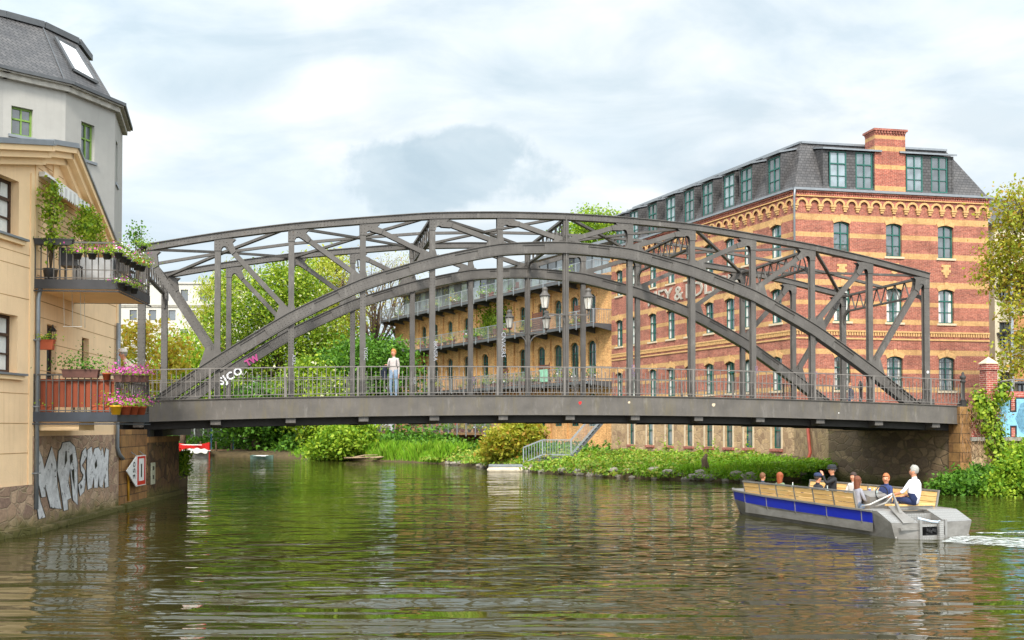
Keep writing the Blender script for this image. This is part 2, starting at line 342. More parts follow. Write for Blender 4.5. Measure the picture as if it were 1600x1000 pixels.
def mk_mats():
    # painted bridge steel with rain streaks and rust specks
    def steel(name, c, stain=None):
        m, t, b = newmat(name); L = t.links.new; v = coord(t, 'Object')
        a = noise(t, v, 1.3, 6, .65); col = ramp(t, a, [(.3, scl(c, .72)), (.7, scl(c, 1.22))])
        s = noise(t, coord(t, 'Object', (14, 14, .8)), 1, 4, .6); col = mixc(t, math_(t, 'MULTIPLY', ramp(t, s, [(.55, (0,0,0)), (.75, (1,1,1))]), .35), col, scl(c, .62))
        if stain: col = mixc(t, math_(t, 'MULTIPLY', ramp(t, noise(t, coord(t, 'Object', (3.2, 3, .5)), 1, 6, .75), [(.5, (0,0,0)), (.68, (1,1,1))]), .55), col, stain)
        r = noise(t, v, 22, 4, .7); col = mixc(t, ramp(t, r, [(.7, (0,0,0)), (.76, (.8,.8,.8))]), col, (.13, .06, .03, 1))
        d = noise(t, coord(t, 'Object', (5, 5, 1.2)), 1, 6, .7); col = mixc(t, math_(t, 'MULTIPLY', ramp(t, d, [(.56, (0,0,0)), (.72, (1,1,1))]), .3), col, (.30,.28,.25,1))
        r2 = noise(t, coord(t, 'Object', (3, 3, .9)), 1.7, 6, .75); col = mixc(t, math_(t, 'MULTIPLY', ramp(t, r2, [(.64, (0,0,0)), (.72, (1,1,1))]), .5), col, (.10, .055, .03, 1))
        L(col, b.inputs['Base Color']); b.inputs['Roughness'].default_value = .55; bump(t, b, noise(t, v, 40, 3), .12, .01)
        return m
    M['steel'] = steel('painted_steel', (.094, .085, .075, 1))
    M['girder'] = steel('fascia_steel', (.108, .096, .083, 1), (.14,.115,.055,1))
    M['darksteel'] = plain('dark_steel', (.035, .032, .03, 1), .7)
    M['rail'] = plain('railing_paint', (.16, .145, .13, 1), .5)
    M['deck'] = plain('asphalt', (.06, .058, .055, 1), .9, scale=8, bmp=.3)
    M['galv'] = plain('galvanised_steel', (.33, .36, .38, 1), .4, .5, .15)
    M['galvdark'] = plain('grey_steel', (.09, .095, .10, 1), .55, .2, .15)
    M['slate'] = None
    M['red'] = brickmat('red_brick', S('#ad6450'), S('#8f4b3d'), S('#ae8d79'),
        [(14.30, 14.66), (13.36, 13.62), (12.26, 12.58), (10.62, 10.94), (9.5, 9.76), (8.46, 8.74), (6.7, 7.0), (5.64, 5.86), (4.55, 4.85)], S('#c39a66'))
    M['redplain'] = brickmat('red_brick_plain', S('#b26150'), S('#934a3c'), S('#b79a88'))
    M['redbig'] = brickmat('garden_brick', S('#b0574a'), S('#964238'), S('#c9b5a4'), sx=.25, sz=.085)
    M['band'] = plain('yellow_brick_trim', S('#c29a66'), .85, var=.22, scale=7)
    M['yellow'] = brickmat('yellow_brick', S('#dba968'), S('#c48c52'), S('#caa67a'), dirt=.2)
    M['render'] = rendermat('cream_render', S('#f2d0a4'))
    M['renderlight'] = plain('cream_trim', S('#f2d0a2'), .8, var=.05, scale=2)
    M['greyrender'] = rendermat('grey_render', S('#a5a39d'), .06, .3, (.7,.7,.7))
    M['whiterender'] = plain('white_render', S('#b9b6ad'), .9, var=.06, scale=.5)
    M['rubble'] = rubblemat('rubble_stone', [S('#957663'), S('#a88b70'), S('#866c5c'), S('#b89c80'), S('#9c7a64')], S('#a08a70'), 3.6, moss=.3)
    M['rubbledark'] = rubblemat('dark_rubble', [S('#5f4630'), S('#7a5b3a'), S('#4a3626'), S('#8a6b45')], S('#4c3c2a'), 3.0, (1,1,1), moss=.3)
    M['rubblewarm'] = rubblemat('warm_rubble', [S('#a48a68'), S('#b89b74'), S('#8f755a'), S('#c2a680')], S('#a88e6e'), 2.8)
    def ashlar(name, c1, c2, mo):
        m, t, b = newmat(name); L = t.links.new; tc = N(t, 'ShaderNodeTexCoord')
        br = N(t, 'ShaderNodeTexBrick'); L(tc.outputs['UV'], br.inputs['Vector']); br.inputs['Scale'].default_value = 1; br.inputs['Brick Width'].default_value = .8; br.inputs['Row Height'].default_value = .38; br.inputs['Mortar Size'].default_value = .012
        br.inputs['Color1'].default_value = c1; br.inputs['Color2'].default_value = c2; br.inputs['Mortar'].default_value = mo
        v = tc.outputs['Object']
        col = mixc(t, 1.0, br.outputs['Color'], ramp(t, noise(t, v, 2.2, 6, .7), [(.3, (.5,.48,.45)), (.7, (1.25,1.2,1.15))]), 'MULTIPLY')
        L(col, b.inputs['Base Color']); b.inputs['Roughness'].default_value = .9
        bump(t, b, math_(t, 'ADD', math_(t, 'MULTIPLY', br.outputs['Fac'], -1), noise(t, v, 9, 5)), .5, .03)
        return m
    M['ashlar'] = ashlar('sandstone_blocks', S('#a37c4a'), S('#84603a'), S('#4a3824'))
    M['ashlargrey'] = ashlar('abutment_blocks', S('#8a7455'), S('#6e5a42'), S('#4a3c2a'))
    M['abutment'] = rubblemat('mixed_abutment_stone', [S('#8f785a'), S('#74604a'), S('#a08868'), S('#665440'), S('#84705a')], S('#74634c'), 2.6, (.6, .6, 1.3), moss=.3)
    M['concrete'] = plain('concrete', S('#8a857a'), .9, scale=4, bmp=.2)
    M['white'] = plain('white_paint', (.75, .74, .70, 1), .5, var=.04)
    M['black'] = plain('black_paint', (.012, .012, .013, 1), .5, var=.1)
    M['signred'] = plain('sign_red', S('#c8201c'), .45, var=.05)
    M['green'] = plain('green_window_paint', S('#1c5a50'), .45, var=.1)
    M['limegreen'] = plain('olive_window_paint', S('#6f8f3c'), .5, var=.1)
    M['brownwood'] = plain('brown_window_paint', S('#3a2418'), .5, var=.15)
    M['glass'] = glassmat('window_glass', (.10, .125, .135, 1))
    M['glassdark'] = glassmat('dark_window_glass', (.035, .045, .05, 1))
    M['curtain'] = plain('curtain', (.62, .62, .58, 1), .8, var=.15, scale=5)
    M['sill'] = plain('sandstone_sill', S('#c9b79a'), .8, var=.12)
    M['zinc'] = plain('zinc_sheet', S('#83888c'), .4, .3, .12)
    M['wood'] = None
    M['bark'] = plain('bark', S('#5a4a38'), .95, var=.35, scale=9, bmp=.6)
    M['soil'] = plain('soil', S('#4f4229'), .95, var=.35, scale=3, bmp=.5)
    M['terracotta'] = plain('terracotta', S('#a84e2c'), .7, var=.12)
    M['plasticblack'] = plain('black_plastic', (.03, .03, .033, 1), .5)
    M['plasticbrown'] = plain('brown_planter', S('#5e3c33'), .6)
    M['yellowpot'] = plain('yellow_pot', S('#d9a41c'), .5, var=.05)
    M['chestnut'] = leafmat('chestnut_leaf', [S('#45661c'), S('#7a9a26'), S('#a9b83a'), S('#5c7f20')])
    M['bright'] = leafmat('bright_leaf', [S('#4f7a1c'), S('#7fa22a'), S('#a9bd3c'), S('#5f8a22')])
    M['willow'] = leafmat('willow_leaf', [S('#9aa83a'), S('#c0c256'), S('#84942e')])
    M['darkleaf'] = leafmat('dark_leaf', [S('#33561a'), S('#4d7c24'), S('#729e34'), S('#3c6020')])
    M['gold'] = leafmat('gold_leaf', [S('#c9b23a'), S('#a9b038'), S('#c8a04a'), S('#b8c048')])
    M['spring'] = leafmat('spring_leaf', [S('#98a032'), S('#b8b040'), S('#7c942c'), S('#b08434')])
    M['grass'] = leafmat('grass_blade', [S('#6a9a22'), S('#86b42c'), S('#557f1c'), S('#a0bd40')])
    M['cover'] = leafmat('cover_leaf', [S('#6c9a2c'), S('#93b844'), S('#4f7822'), S('#b0bc54'), S('#a08c4a')])
    M['blossom'] = plain('white_blossom', (.62, .60, .36, 1), .7)
    M['pink'] = plain('pink_petal', S('#c84aa0'), .6, var=.25, scale=20)
    M['purple'] = plain('purple_petal', S('#8c3a80'), .6, var=.25, scale=20)
    M['whitepetal'] = plain('white_petal', (.75, .72, .74, 1), .6)
    M['redpetal'] = plain('red_petal', S('#b8242c'), .6)
    M['skin'] = plain('skin', S('#c98c6c'), .55, var=.06, scale=6)
    def slate():
        m, t, b = newmat('slate_tiles'); L = t.links.new; tc = N(t, 'ShaderNodeTexCoord')
        br = N(t, 'ShaderNodeTexBrick'); L(tc.outputs['UV'], br.inputs['Vector']); br.inputs['Scale'].default_value = 1; br.inputs['Brick Width'].default_value = .24; br.inputs['Row Height'].default_value = .17; br.inputs['Mortar Size'].default_value = .014
        br.inputs['Color1'].default_value = (.085,.082,.085,1); br.inputs['Color2'].default_value = (.055,.053,.056,1); br.inputs['Mortar'].default_value = (.02,.02,.02,1)
        L(mixc(t, 1.0, br.outputs['Color'], ramp(t, noise(t, tc.outputs['Object'], 1.5, 6, .7), [(.3, (.75,.75,.75)), (.7, (1.4,1.35,1.25))]), 'MULTIPLY'), b.inputs['Base Color'])
        b.inputs['Roughness'].default_value = .5; bump(t, b, math_(t, 'MULTIPLY', br.outputs['Fac'], -1), .5, .02); return m
    M['slate'] = slate()
    def wood():
        m, t, b = newmat('pale_wood'); L = t.links.new
        n = noise(t, coord(t, 'Object', (1.2, 14, 14)), 2, 5, .6, .4)
        L(ramp(t, n, [(.3, S('#c99a55')), (.7, S('#e6c184'))]), b.inputs['Base Color']); b.inputs['Roughness'].default_value = .5; return m
    M['wood'] = wood()
    def alu():
        m, t, b = newmat('aluminium'); L = t.links.new
        n = noise(t, coord(t, 'Object', (1, 1, 2)), 2, 6, .7)
        L(ramp(t, n, [(.3, (.17,.158,.14)), (.7, (.31,.295,.27))]), b.inputs['Base Color']); b.inputs['Metallic'].default_value = .35; b.inputs['Roughness'].default_value = .36
        return m
    M['alu'] = alu()
    def tread():
        m, t, b = newmat('tread_plate'); L = t.links.new
        vo = N(t, 'ShaderNodeTexVoronoi'); L(coord(t, 'Object', (22, 22, 22)), vo.inputs['Vector']); vo.inputs['Scale'].default_value = 1; vo.inputs['Randomness'].default_value = .15
        L(ramp(t, vo.outputs['Distance'], [(.2, (.55,.53,.50)), (.35, (.34,.33,.31))]), b.inputs['Base Color']); b.inputs['Metallic'].default_value = .6; b.inputs['Roughness'].default_value = .4
        bump(t, b, vo.outputs['Distance'], -.4, .02); return m
    M['tread'] = tread()
    M['blue'] = plain('blue_hull_paint', S('#16279a'), .35, var=.06)
    # water
    m, t, b = newmat('water'); L = t.links.new
    b.inputs['Base Color'].default_value = (.034, .031, .007, 1); b.inputs['Roughness'].default_value = .035; b.inputs['IOR'].default_value = 1.333
    v1 = coord(t, 'Object', (.55, 1.0, 1)); v2 = coord(t, 'Object', (1.5, 3.0, 1)); v3 = coord(t, 'Object', (.12, .4, 1)); v4 = coord(t, 'Object', (.16, 1.15, 1))
    a = noise(t, v1, 1.0, 1, .5, .8); c = noise(t, v2, 1.0, 1, .5, .7); d = noise(t, v3, 1.0, 2, .5); e4 = noise(t, v4, 1.0, 2, .45, .3)
    mask = ramp(t, noise(t, coord(t, 'Object', (.05, .12, 1)), 1, 3), [(.35, (.55,.55,.55)), (.65, (1,1,1))])
    tc = N(t, 'ShaderNodeTexCoord'); sp = N(t, 'ShaderNodeSeparateXYZ'); L(tc.outputs['Object'], sp.inputs[0])
    near = N(t, 'ShaderNodeMapRange'); L(sp.outputs['Y'], near.inputs['Value']); near.inputs['From Min'].default_value = 19; near.inputs['From Max'].default_value = 12; near.clamp = True
    h = math_(t, 'ADD', math_(t, 'MULTIPLY', a, .95), math_(t, 'MULTIPLY', c, .30))
    h = math_(t, 'MULTIPLY', h, mask)
    h = math_(t, 'ADD', h, math_(t, 'MULTIPLY', d, .8))
    h = math_(t, 'ADD', h, math_(t, 'MULTIPLY', math_(t, 'MULTIPLY', e4, near.outputs[0]), 2.7))
    bump(t, b, h, 1.0, .064)
    M['water'] = m
mk_mats()
# ------------------------------------------------------------------ the setting
def sheet(name, x0, x1, y0, y1, z, mat, n=1):
    mb = MB(); mb.poly([(x0,y0,z),(x1,y0,z),(x1,y1,z),(x0,y1,z)]); return props(mb.build(name, mat), kind='structure')
sheet('ground', -900, 900, -300, 1600, -1.6, M['soil'])
sheet('water', -95, 75, -60, 128, 0, M['water'])
# right bank: waterline points (read off the photo), lofted outwards to the building lines
def D_of(y): return 2.5*1610/(y-668.5)
wl = [(17.0, 52.6), (14.2, 50.2)] + [((x-800)/1610*D_of(y), D_of(y)) for x, y in ((1190,754),(1130,752),(1040,749),(950,745),(870,740),(800,735),(740,729),(700,725),(640,722),(580,720),(530,718.5),(490,717),(440,714.5),(400,713),(340,712.3))] + [(-34, 93.5), (-50, 95), (-95, 97)]
def bank():
    mb = MB(); rng = random.Random(3); rows = []
    n = len(wl)
    for i, (x, y) in enumerate(wl):
        a = wl[max(i-1,0)]; b = wl[min(i+1,n-1)]; d = Vector((b[0]-a[0], b[1]-a[1])).normalized(); o = Vector((d.y, -d.x))
        if o.y < 0: o = -o
        if i <= 2: o = Vector((.75, .66))
        if i == 3: o = Vector((.6, .8))
        row = []
        for off, z in ((-.5,-.5),(0,.02),(.25,.28),(.8,.42),(2,.52),(4,.64),(7,.78),(11,.9),(16,1.0),(40,1.15),(120,1.5)):
            row.append((x+o.x*off+rng.uniform(-.15,.15), y+o.y*off, z+rng.uniform(-.06,.06)*(0 < off < 12)))
        rows.append(row)
    # resample lengthwise
    vs = [p for r in rows for p in r]; m = len(rows[0])
    fs = [(i*m+k, i*m+k+1, (i+1)*m+k+1, (i+1)*m+k) for i in range(n-1) for k in range(m-1)]
    mb.smooth = True; mb.mesh(vs, fs); return mb.build('riverbank', M['soil'])
RB = props(bank(), kind='structure')
# left bank land, level with the bridge road
mb = MB(); mb.slab([(-13.9,44.2),(-14.1,43.2),(-40,38),(-95,38),(-95,98),(-40,97),(-36,86),(-27,62),(-20,50)], -1, 1.3); props(mb.build('left_bank', M['soil']), kind='structure')
# ------------------------------------------------------------------ bridge (local frame: x along the span, y to the far truss, z up from the water)
BL = 2.5142; BW = 6.42; BANG = radians(12.015); BO = (-12.747, 35.403)
topz = [8.68, 9.20, 9.63, 9.95, 10.23, 10.37, 10.42]; topz = topz+topz[-2::-1]
arz = [None, 4.77, 6.39, 7.65, 8.51, 9.09, 9.25]; arz = arz+arz[-2::-1]
def deckz(s): return 3.40+.28*(1-((s-6*BL)/(6*BL))**2)
def smooth_curve(pts, k=5):
    out = []
    for i in range(len(pts)-1):
        p0 = Vector(pts[max(i-1,0)]); p1 = Vector(pts[i]); p2 = Vector(pts[i+1]); p3 = Vector(pts[min(i+2,len(pts)-1)])
        for j in range(k):
            t = j/k; c = .5*((2*p1)+(p2-p0)*t+(2*p0-5*p1+4*p2-p3)*t*t+(3*p1-p0-3*p2+p3)*t**3)
            l = p1.lerp(p2, t); c = c*.6+l*.4; out.append((c.x, c.y))
    out.append(tuple(pts[-1])); return out
bridge = thing('truss_bridge', 'grey riveted steel arch truss bridge crossing the whole river', 'bridge', (BO[0], BO[1], 0), BANG)
BM = Matrix.Translation((BO[0], BO[1], 0)) @ Matrix.Rotation(BANG, 4, 'Z')
XE0, XE1 = -1.0, 12*BL+1.25
def arch_pts():
    pts = [(0.42, deckz(.5)-.12)]+[(i*BL, arz[i]) for i in range(1, 12)]+[(12*BL-.42, deckz(30)-.12)]
    return smooth_curve(pts, 6)
for ty in (0, BW):
    f = -1 if ty == 0 else 1
    # top chord: web box with flange plates and end caps
    tp = smooth_curve([(i*BL, topz[i]) for i in range(13)], 4); tp[0] = (-.13, topz[0]-.03); tp[-1] = (12*BL+.13, topz[12]-.03)
    mb = MB(); mb.ribbon(tp, ty-.12, ty+.12, -.115, .10); mb.ribbon(tp, ty-.17, ty+.17, .10, .125); mb.ribbon(tp, ty-.155, ty-.121, -.115, -.095); mb.ribbon(tp, ty+.121, ty+.155, -.115, -.095)
    for k, p in enumerate(tp[1:-1]):
        if k % 4 == 3 or k % 4 == 1:
            for a in range(7):
                for b in (-.06, .05):
                    mb.rivet(p[0]-.36+a*.12, ty-.121, p[1]+b)
    mb.build('top_chord', M['steel'], bridge)
    ap = arch_pts()
    mb = MB(); mb.ribbon(ap, ty-.10, ty+.10, -.19, .19); mb.ribbon(ap, ty-.19, ty+.19, .19, .215); mb.ribbon(ap, ty-.19, ty+.19, -.215, -.19)
    mb.ribbon(ap, ty-.135, ty-.101, .10, .19); mb.ribbon(ap, ty-.135, ty-.101, -.19, -.10)
    for k in range(len(ap)-1):
        a = Vector(ap[k]); b = Vector(ap[k+1]); d = (b-a); n = Vector((-d.y, d.x)).normalized(); L_ = d.length; m = int(L_/.13)
        for j in range(m):
            p = a+d*(j+.5)/m
            for h in (-.145, .145): q = p+n*h; mb.rivet(q.x, ty-.136, q.y, .013)
    mb.build('arch_chord', M['steel'], bridge)
    for i in range(13):
        x = i*BL; mb = MB(); z0 = deckz(x)-.35; z1 = topz[i]-.11
        w = .12 if i in (0, 12) else .10
        # built-up post: two outer plates and web
        mb.box(x-w, x+w, ty-.105, ty-.085, z0, z1); mb.box(x-w, x+w, ty+.085, ty+.105, z0, z1); mb.box(x-.05, x+.05, ty-.085, ty+.085, z0, z1)
        if i == 6: mb.box(x-.025, x+.025, ty-.16, ty-.105, z0, z1+.1)
        if i in (0, 12):
            zz = z0+.3
            while zz < z1-.3:
                for sx in (-.08, .08): mb.rivet(x+sx, ty-.105, zz, .016)
                zz += .16
            mb.box(x-.3, x+.3, ty-.12, ty+.12, z0, z0+.62)
        elif i in range(2, 11):
            zz = arz[i]-.35
            for r in range(9):
                for sx in (-.06, .06): mb.rivet(x+sx, ty-.105, zz-r*.11, .016)
        zz = deckz(x)+.1
        while zz < deckz(x)+.9:
            for sx in (-.06, .06): mb.rivet(x+sx, ty-.105, zz, .015)
            zz += .14
        mb.build('post', M['steel'], bridge)
    for i in list(range(0, 6))+list(range(7, 13)):
        s = 1 if i < 6 else -1; j = i+s
        a = Vector((i*BL+s*.12, topz[i]-.12)); b = Vector((j*BL-s*.16, arz[j]+.30)); d = (b-a).normalized(); n = Vector((-d.y, d.x))
        mb = MB(); w = .085 if i not in (0, 12) else .105
        a2 = a+d*.12
        for yy in (ty-.095, ty+.075):
            mb.prism([tuple(a2+n*w), tuple(a2-n*w), tuple(b-n*w), tuple(b+n*w)], yy, yy+.02)
        mb.prism([tuple(a2+n*.03), tuple(a2-n*.03), tuple(b-n*.03), tuple(b+n*.03)], ty-.075, ty+.075)
        if i in (0, 12):
            L_ = (b-a2).length; m = int(L_/.14)
            for k in range(m):
                for h in (-.07, .07): q = a2+d*(k+.5)*.14+n*h; mb.rivet(q.x, ty-.095, q.y, .015)
        mb.build('diagonal', M['steel'], bridge)
        # gusset at the head: post + diagonal with a rounded notch between them
        x = i*BL; t = topz[i]-.1
        pl = [(x-s*.12, t+.02), (x-s*.12, t-.42), (x+s*.12, t-.42), (x+s*.125, t-.34), (x+s*.17, t-.27), (x+s*.25, t-.25), (x+s*.33, t-.29)]
        e = a+d*.62; up = n if n.y > 0 else -n
        pl += [tuple(e-up*(w+.01)), tuple(e+up*(w+.01)), (x+s*.50, t-.10), (x+s*.62, t+.02)]
        g = MB(); g.prism(pl, ty-.125, ty-.106); g.prism(pl, ty+.106, ty+.125)
        for (gx, gz) in ((-.06,-.08),(.06,-.08),(-.06,-.2),(.06,-.2),(-.06,-.32),(.06,-.32),(.2,-.1),(.3,-.12),(.36,-.2)): g.rivet(x+s*gx, ty-.125, t+gz, .015)
        g.build('gusset_plate', M['steel'], bridge)
        # gusset at the arch
        zj = arz[j]; xj = j*BL; q = b-d*.28
        sl_ = (arz[j+1]-zj if s < 0 and j < 11 and arz[j+1] else (zj-arz[j-1] if s > 0 and arz[j-1] else 1.5*s))/BL*(1 if s > 0 else 1)
        dn = Vector((-s*.62, -abs(sl_)*.62+.16))
        pl = [tuple(q-up*(w+.01)), tuple(q+up*(w+.01)), (xj-s*.2, zj+.42), (xj-s*.12, zj+.36), (xj-s*.11, zj+.46), (xj+s*.11, zj+.46), (xj+s*.15, zj+.30), (xj+s*.34, zj+.22), (xj+s*.34, zj-.05), (xj, zj-.1), (xj+dn.x, zj+dn.y)]
        g = MB(); g.prism(pl, ty-.13, ty-.107); g.prism(pl, ty+.107, ty+.13)
        for a_ in range(5):
            for b_ in range(3): g.rivet(xj-s*(.32-a_*.13), ty-.13, zj-abs(sl_)*(.32-a_*.13)+.0+b_*.12, .014)
        g.build('gusset_plate', M['steel'], bridge)
    # splice plates on the arch
    mb = MB()
    for j in range(1, 12):
        k = 6*j; seg = ap[k-2:k+3] if k+3 <= len(ap) else ap[k-2:]
        mb.ribbon(seg, ty-.146, ty-.136, -.17, .17)
        a = Vector(seg[0]); b = Vector(seg[-1]); L_ = (b-a).length; d = (b-a)/L_; n = Vector((-d.y, d.x))
        for r in range(int(L_/.13)):
            for h in (-.1, 0, .1):
                c = Vector(seg[min(len(seg)-1, int(r*.13/L_*(len(seg)-1)+.5))]); q = c.lerp(a+d*(r*.13), 1) if False else a+d*(r*.13+.05)
                # follow the curve
                f_ = (r*.13+.05)/L_*(len(seg)-1); i0 = min(int(f_), len(seg)-2); q = Vector(seg[i0]).lerp(Vector(seg[i0+1]), f_-i0)+n*h
                mb.rivet(q.x, ty-.146, q.y, .014)
    mb.build('splice_plate', M['steel'], bridge)
# portal and sway lattice girders at every second post, knees rounded
for i in range(0, 13, 2):
    x = i*BL; t = topz[i]-.06; b = t-.72; mb = MB(); y0, y1 = .1, BW-.1
    mb.bar((x, y0, t), (x, y1, t), .16, .09); mb.bar((x, y0+.45, b), (x, y1-.45, b), .16, .07)
    for s, yy in ((1, y0), (-1, y1)):
        pts = [(x, yy+s*(.45-.45*sin(a)), b-.55*(1-cos(a))) for a in [k*pi/12 for k in range(7)]]
        for p, q in zip(pts[:-1], pts[1:]): mb.bar(p, q, .16, .06, up=(1,0,0))
    n = 16
    for k in range(n):
        ya = y0+.3+(y1-y0-.6)*k/n; yb = y0+.3+(y1-y0-.6)*(k+1)/n
        mb.bar((x, ya, t if k % 2 else b), (x, yb, b if k % 2 else t), .045, .035)
    mb.build('sway_lattice', M['steel'], bridge)
# horizontal bracing between the top chords
for i in range(0, 12, 2):
    for a, b in ((0, BW), (BW, 0)):
        mb = MB(); za, zb = topz[i]-.02, topz[i+2]-.02; zm = topz[i+1]-.02
        mb.bar((i*BL+.1, a, za), ((i+1)*BL, BW/2, zm), .13, .09); mb.bar(((i+1)*BL, BW/2, zm), ((i+2)*BL-.1, b, zb), .13, .09)
        mb.build('lateral_brace', M['steel'], bridge)
mb = MB()
for i in range(12): mb.bar((i*BL, BW/2, topz[i]-.03), ((i+1)*BL, BW/2, topz[i+1]-.03), .14, .10)
mb.build('centre_strut', M['steel'], bridge)
# deck, fascia girders, cross beams
xs = [XE0+(XE1-XE0)*k/26 for k in range(27)]
dp = [(x, deckz(x)) for x in xs]
mb = MB(); mb.ribbon(dp, -.55, BW+.55, -.22, -.06); mb.build('road_deck', M['deck'], bridge)
for y0, y1, nm in ((-.68, -.62, 'f'), (BW+.62, BW+.68, 'b')):
    mb = MB(); mb.ribbon(dp, y0, y1, -.68, 0); mb.ribbon(dp, y0-.05, y1+.05, .0, .025); mb.ribbon(dp, y0-.05, y1+.05, -.705, -.68)
    mb.build('fascia_girder', M['girder'], bridge)
for y in (.0, BW):
    mb = MB(); mb.ribbon(dp, y-.13, y+.13, -.97, -.23); mb.build('tie_girder', M['darksteel'], bridge)
for y in (2.1, 4.3):
    mb = MB(); mb.ribbon(dp, y-.06, y+.06, -.8, -.23); mb.build('stringer', M['darksteel'], bridge)
for i in range(13):
    x = i*BL; z = deckz(x); mb = MB()
    mb.prism([(0,0)], 0, 0) if False else None
    mb.box(x-.09, x+.09, .14, BW-.14, z-.98, z-.23); mb.box(x-.16, x+.16, .14, BW-.14, z-1.0, z-.981)
    mb.build('cross_beam', M['darksteel'], bridge)
    for s, ye in ((-1, 0), (1, BW)):
        mb = MB(); y1 = ye+s*.61; y0 = ye+s*.135
        vs = [(x-.15,y0,z-.965),(x+.15,y0,z-.965),(x+.17,y1,z-.86),(x-.17,y1,z-.86),(x-.15,y0,z-.3),(x+.15,y0,z-.3),(x+.17,y1,z-.3),(x-.17,y1,z-.3)]
        mb.mesh(vs, [(0,3,2,1),(4,5,6,7),(0,1,5,4),(1,2,6,5),(2,3,7,6),(3,0,4,7)])
        mb.box(x-.17, x+.17, ye+s*.55-.03, ye+s*.645, z-.88, z-.706)
        mb.build('cantilever_bracket', M['steel'], bridge)
# railings
for y in (-.60, BW+.60):
    ends = [XE0+.05]+[i*BL-.2 for i in range(0, 13)]+[XE1-.05]
    for a, b in zip(ends[:-1], ends[1:]):
        if b-a < .4: continue
        mb = MB()
        for h, w in ((1.06, .045), (.62, .025), (.12, .03)): mb.bar((a, y, deckz(a)+h), (b, y, deckz(b)+h), w, w*.8)
        n = max(2, int(round((b-a)/.155)))
        for k in range(1, n):
            x = a+(b-a)*k/n; mb.box(x-.010, x+.010, y-.010, y+.010, deckz(x)+.12, deckz(x)+(1.04 if k % 2 else .90))
        mb.build('railing_panel', M['rail'], bridge)
        mb = MB(); z = deckz(b); mb.box(b-.035, b+.035, y-.03, y+.03, z, z+1.06); mb.bar((b, y+(.03 if y < 0 else -.03), z+.6), (b, y+(.32 if y < 0 else -.32), z+.02), .03); mb.build('railing_post', M['rail'], bridge)
def newel():
    mb = MB(); mb.box(-.13,.13,-.13,.13,0,.22)
    mb.lathe([(.12,.22),(.085,.3),(.07,.35),(.07,.95),(.1,.98),(.11,1.05),(.07,1.1),(.12,1.14),(.12,1.22),(.05,1.28),(.06,1.33),(.02,1.40)], n=10)
    return mb.data('newel', M['darksteel'])
nm = newel()
for x in (XE0+.1, XE1): 
    for y in (-.6, BW+.6): inst('newel_post', nm, bridge, (x, y, deckz(x)))
# painted tags and stickers on the steel
def text_mesh(txt, size, mat, extrude=.004, offset=0, shear=0, name='lettering', align='CENTER', sp=1):
    cu = bpy.data.curves.new('t', 'FONT'); cu.body = txt; cu.size = size; cu.extrude = extrude; cu.offset = offset; cu.shear = shear; cu.align_x = align; cu.resolution_u = 2; cu.space_character = sp
    o = bpy.data.objects.new('t', cu); COL.objects.link(o)
    dg = bpy.context.evaluated_depsgraph_get(); me = bpy.data.meshes.new_from_object(o.evaluated_get(dg)); bpy.data.objects.remove(o); bpy.data.curves.remove(cu)
    me.name = name; me.materials.clear(); me.materials.append(mat); return me
tagm = plain('spray_tag', (.33, .34, .36, 1), .7, var=.2); tagp = plain('spray_violet', (.22, .14, .25, 1), .7); tagpink = plain('spray_pink', S('#a8407a'), .7); tagw = plain('spray_white', (.75, .75, .76, 1), .7, var=.1)
for (i, y, txt, z0, s, m) in ((2, 0, 'ASKL', 1.7, .15, tagm), (3, 0, 'YOSC', 1.9, .16, tagm), (4, 0, 'BKNSRA', 2.0, .17, tagm), (5, 0, 'CNVKERS', 2.25, .19, tagm), (7, 0, 'SEHM', 1.35, .16, tagp), (9, 0, 'OKE', 1.5, .14, tagp), (10, 0, 'TRB', 1.4, .14, tagp), (4, BW, 'HSR', 1.2, .15, tagm), (5, BW, 'PAU', 1.2, .16, tagp), (7, BW, 'LSO', 1.3, .16, tagm)):
    me = text_mesh(txt, s*1.15, m); o = inst('spray_tag', me, bridge, (i*BL+.045, y-.112, deckz(i*BL)+z0-.35), (pi/2, pi/2, 0))
# big tag on the lower left of the far arch
a = Vector(arch_pts()[7]); b = Vector(arch_pts()[9]); ang = atan2(b.y-a.y, b.x-a.x)
def bpx(px, py, y): q = BM @ Vector((0, y, 0)); t_ = hit(px, (q.x, q.y), (cos(BANG), sin(BANG))); return t_, zat(py, (BM @ Vector((t_, y, 0))).y)
q0 = bpx(345, 602, BW-.19); q1 = bpx(382, 581, BW-.19); ang = atan2(q1[1]-q0[1], q1[0]-q0[0])
inst('arch_tag', text_mesh('SJCO', .43, tagw, offset=.012, sp=1.1, align='LEFT'), bridge, (q0[0], BW-.20, q0[1]), (pi/2, -ang, 0))
q0 = bpx(386, 572, BW-.19)
inst('arch_tag', text_mesh('TW', .34, tagpink, offset=.02, align='LEFT'), bridge, (q0[0], BW-.20, q0[1]), (pi/2, -ang, 0))
for x, z, m, s in ((15.45, -.25, 'signred', .09), (17.35, -.22, 'sill', .06), (20.7, -.26, 'sill', .09), (25.9, -.45, 'white', .035)):
    mb = MB(); c = (x, deckz(x)+z); r = random.Random(int(x*7)); mb.prism([(c[0]+s*cos(k*pi/4)*r.uniform(.6,1), c[1]+s*sin(k*pi/4)*r.uniform(.5,.9)) for k in range(8)], -.684, -.681); mb.build('sticker', M[m], bridge)
mb = MB(); mb.prism([(12*BL+.06*cos(k*pi/4), deckz(30)+1.35+.06*sin(k*pi/4)) for k in range(8)], -.128, -.124); mb.build('sticker', M['white'], bridge)

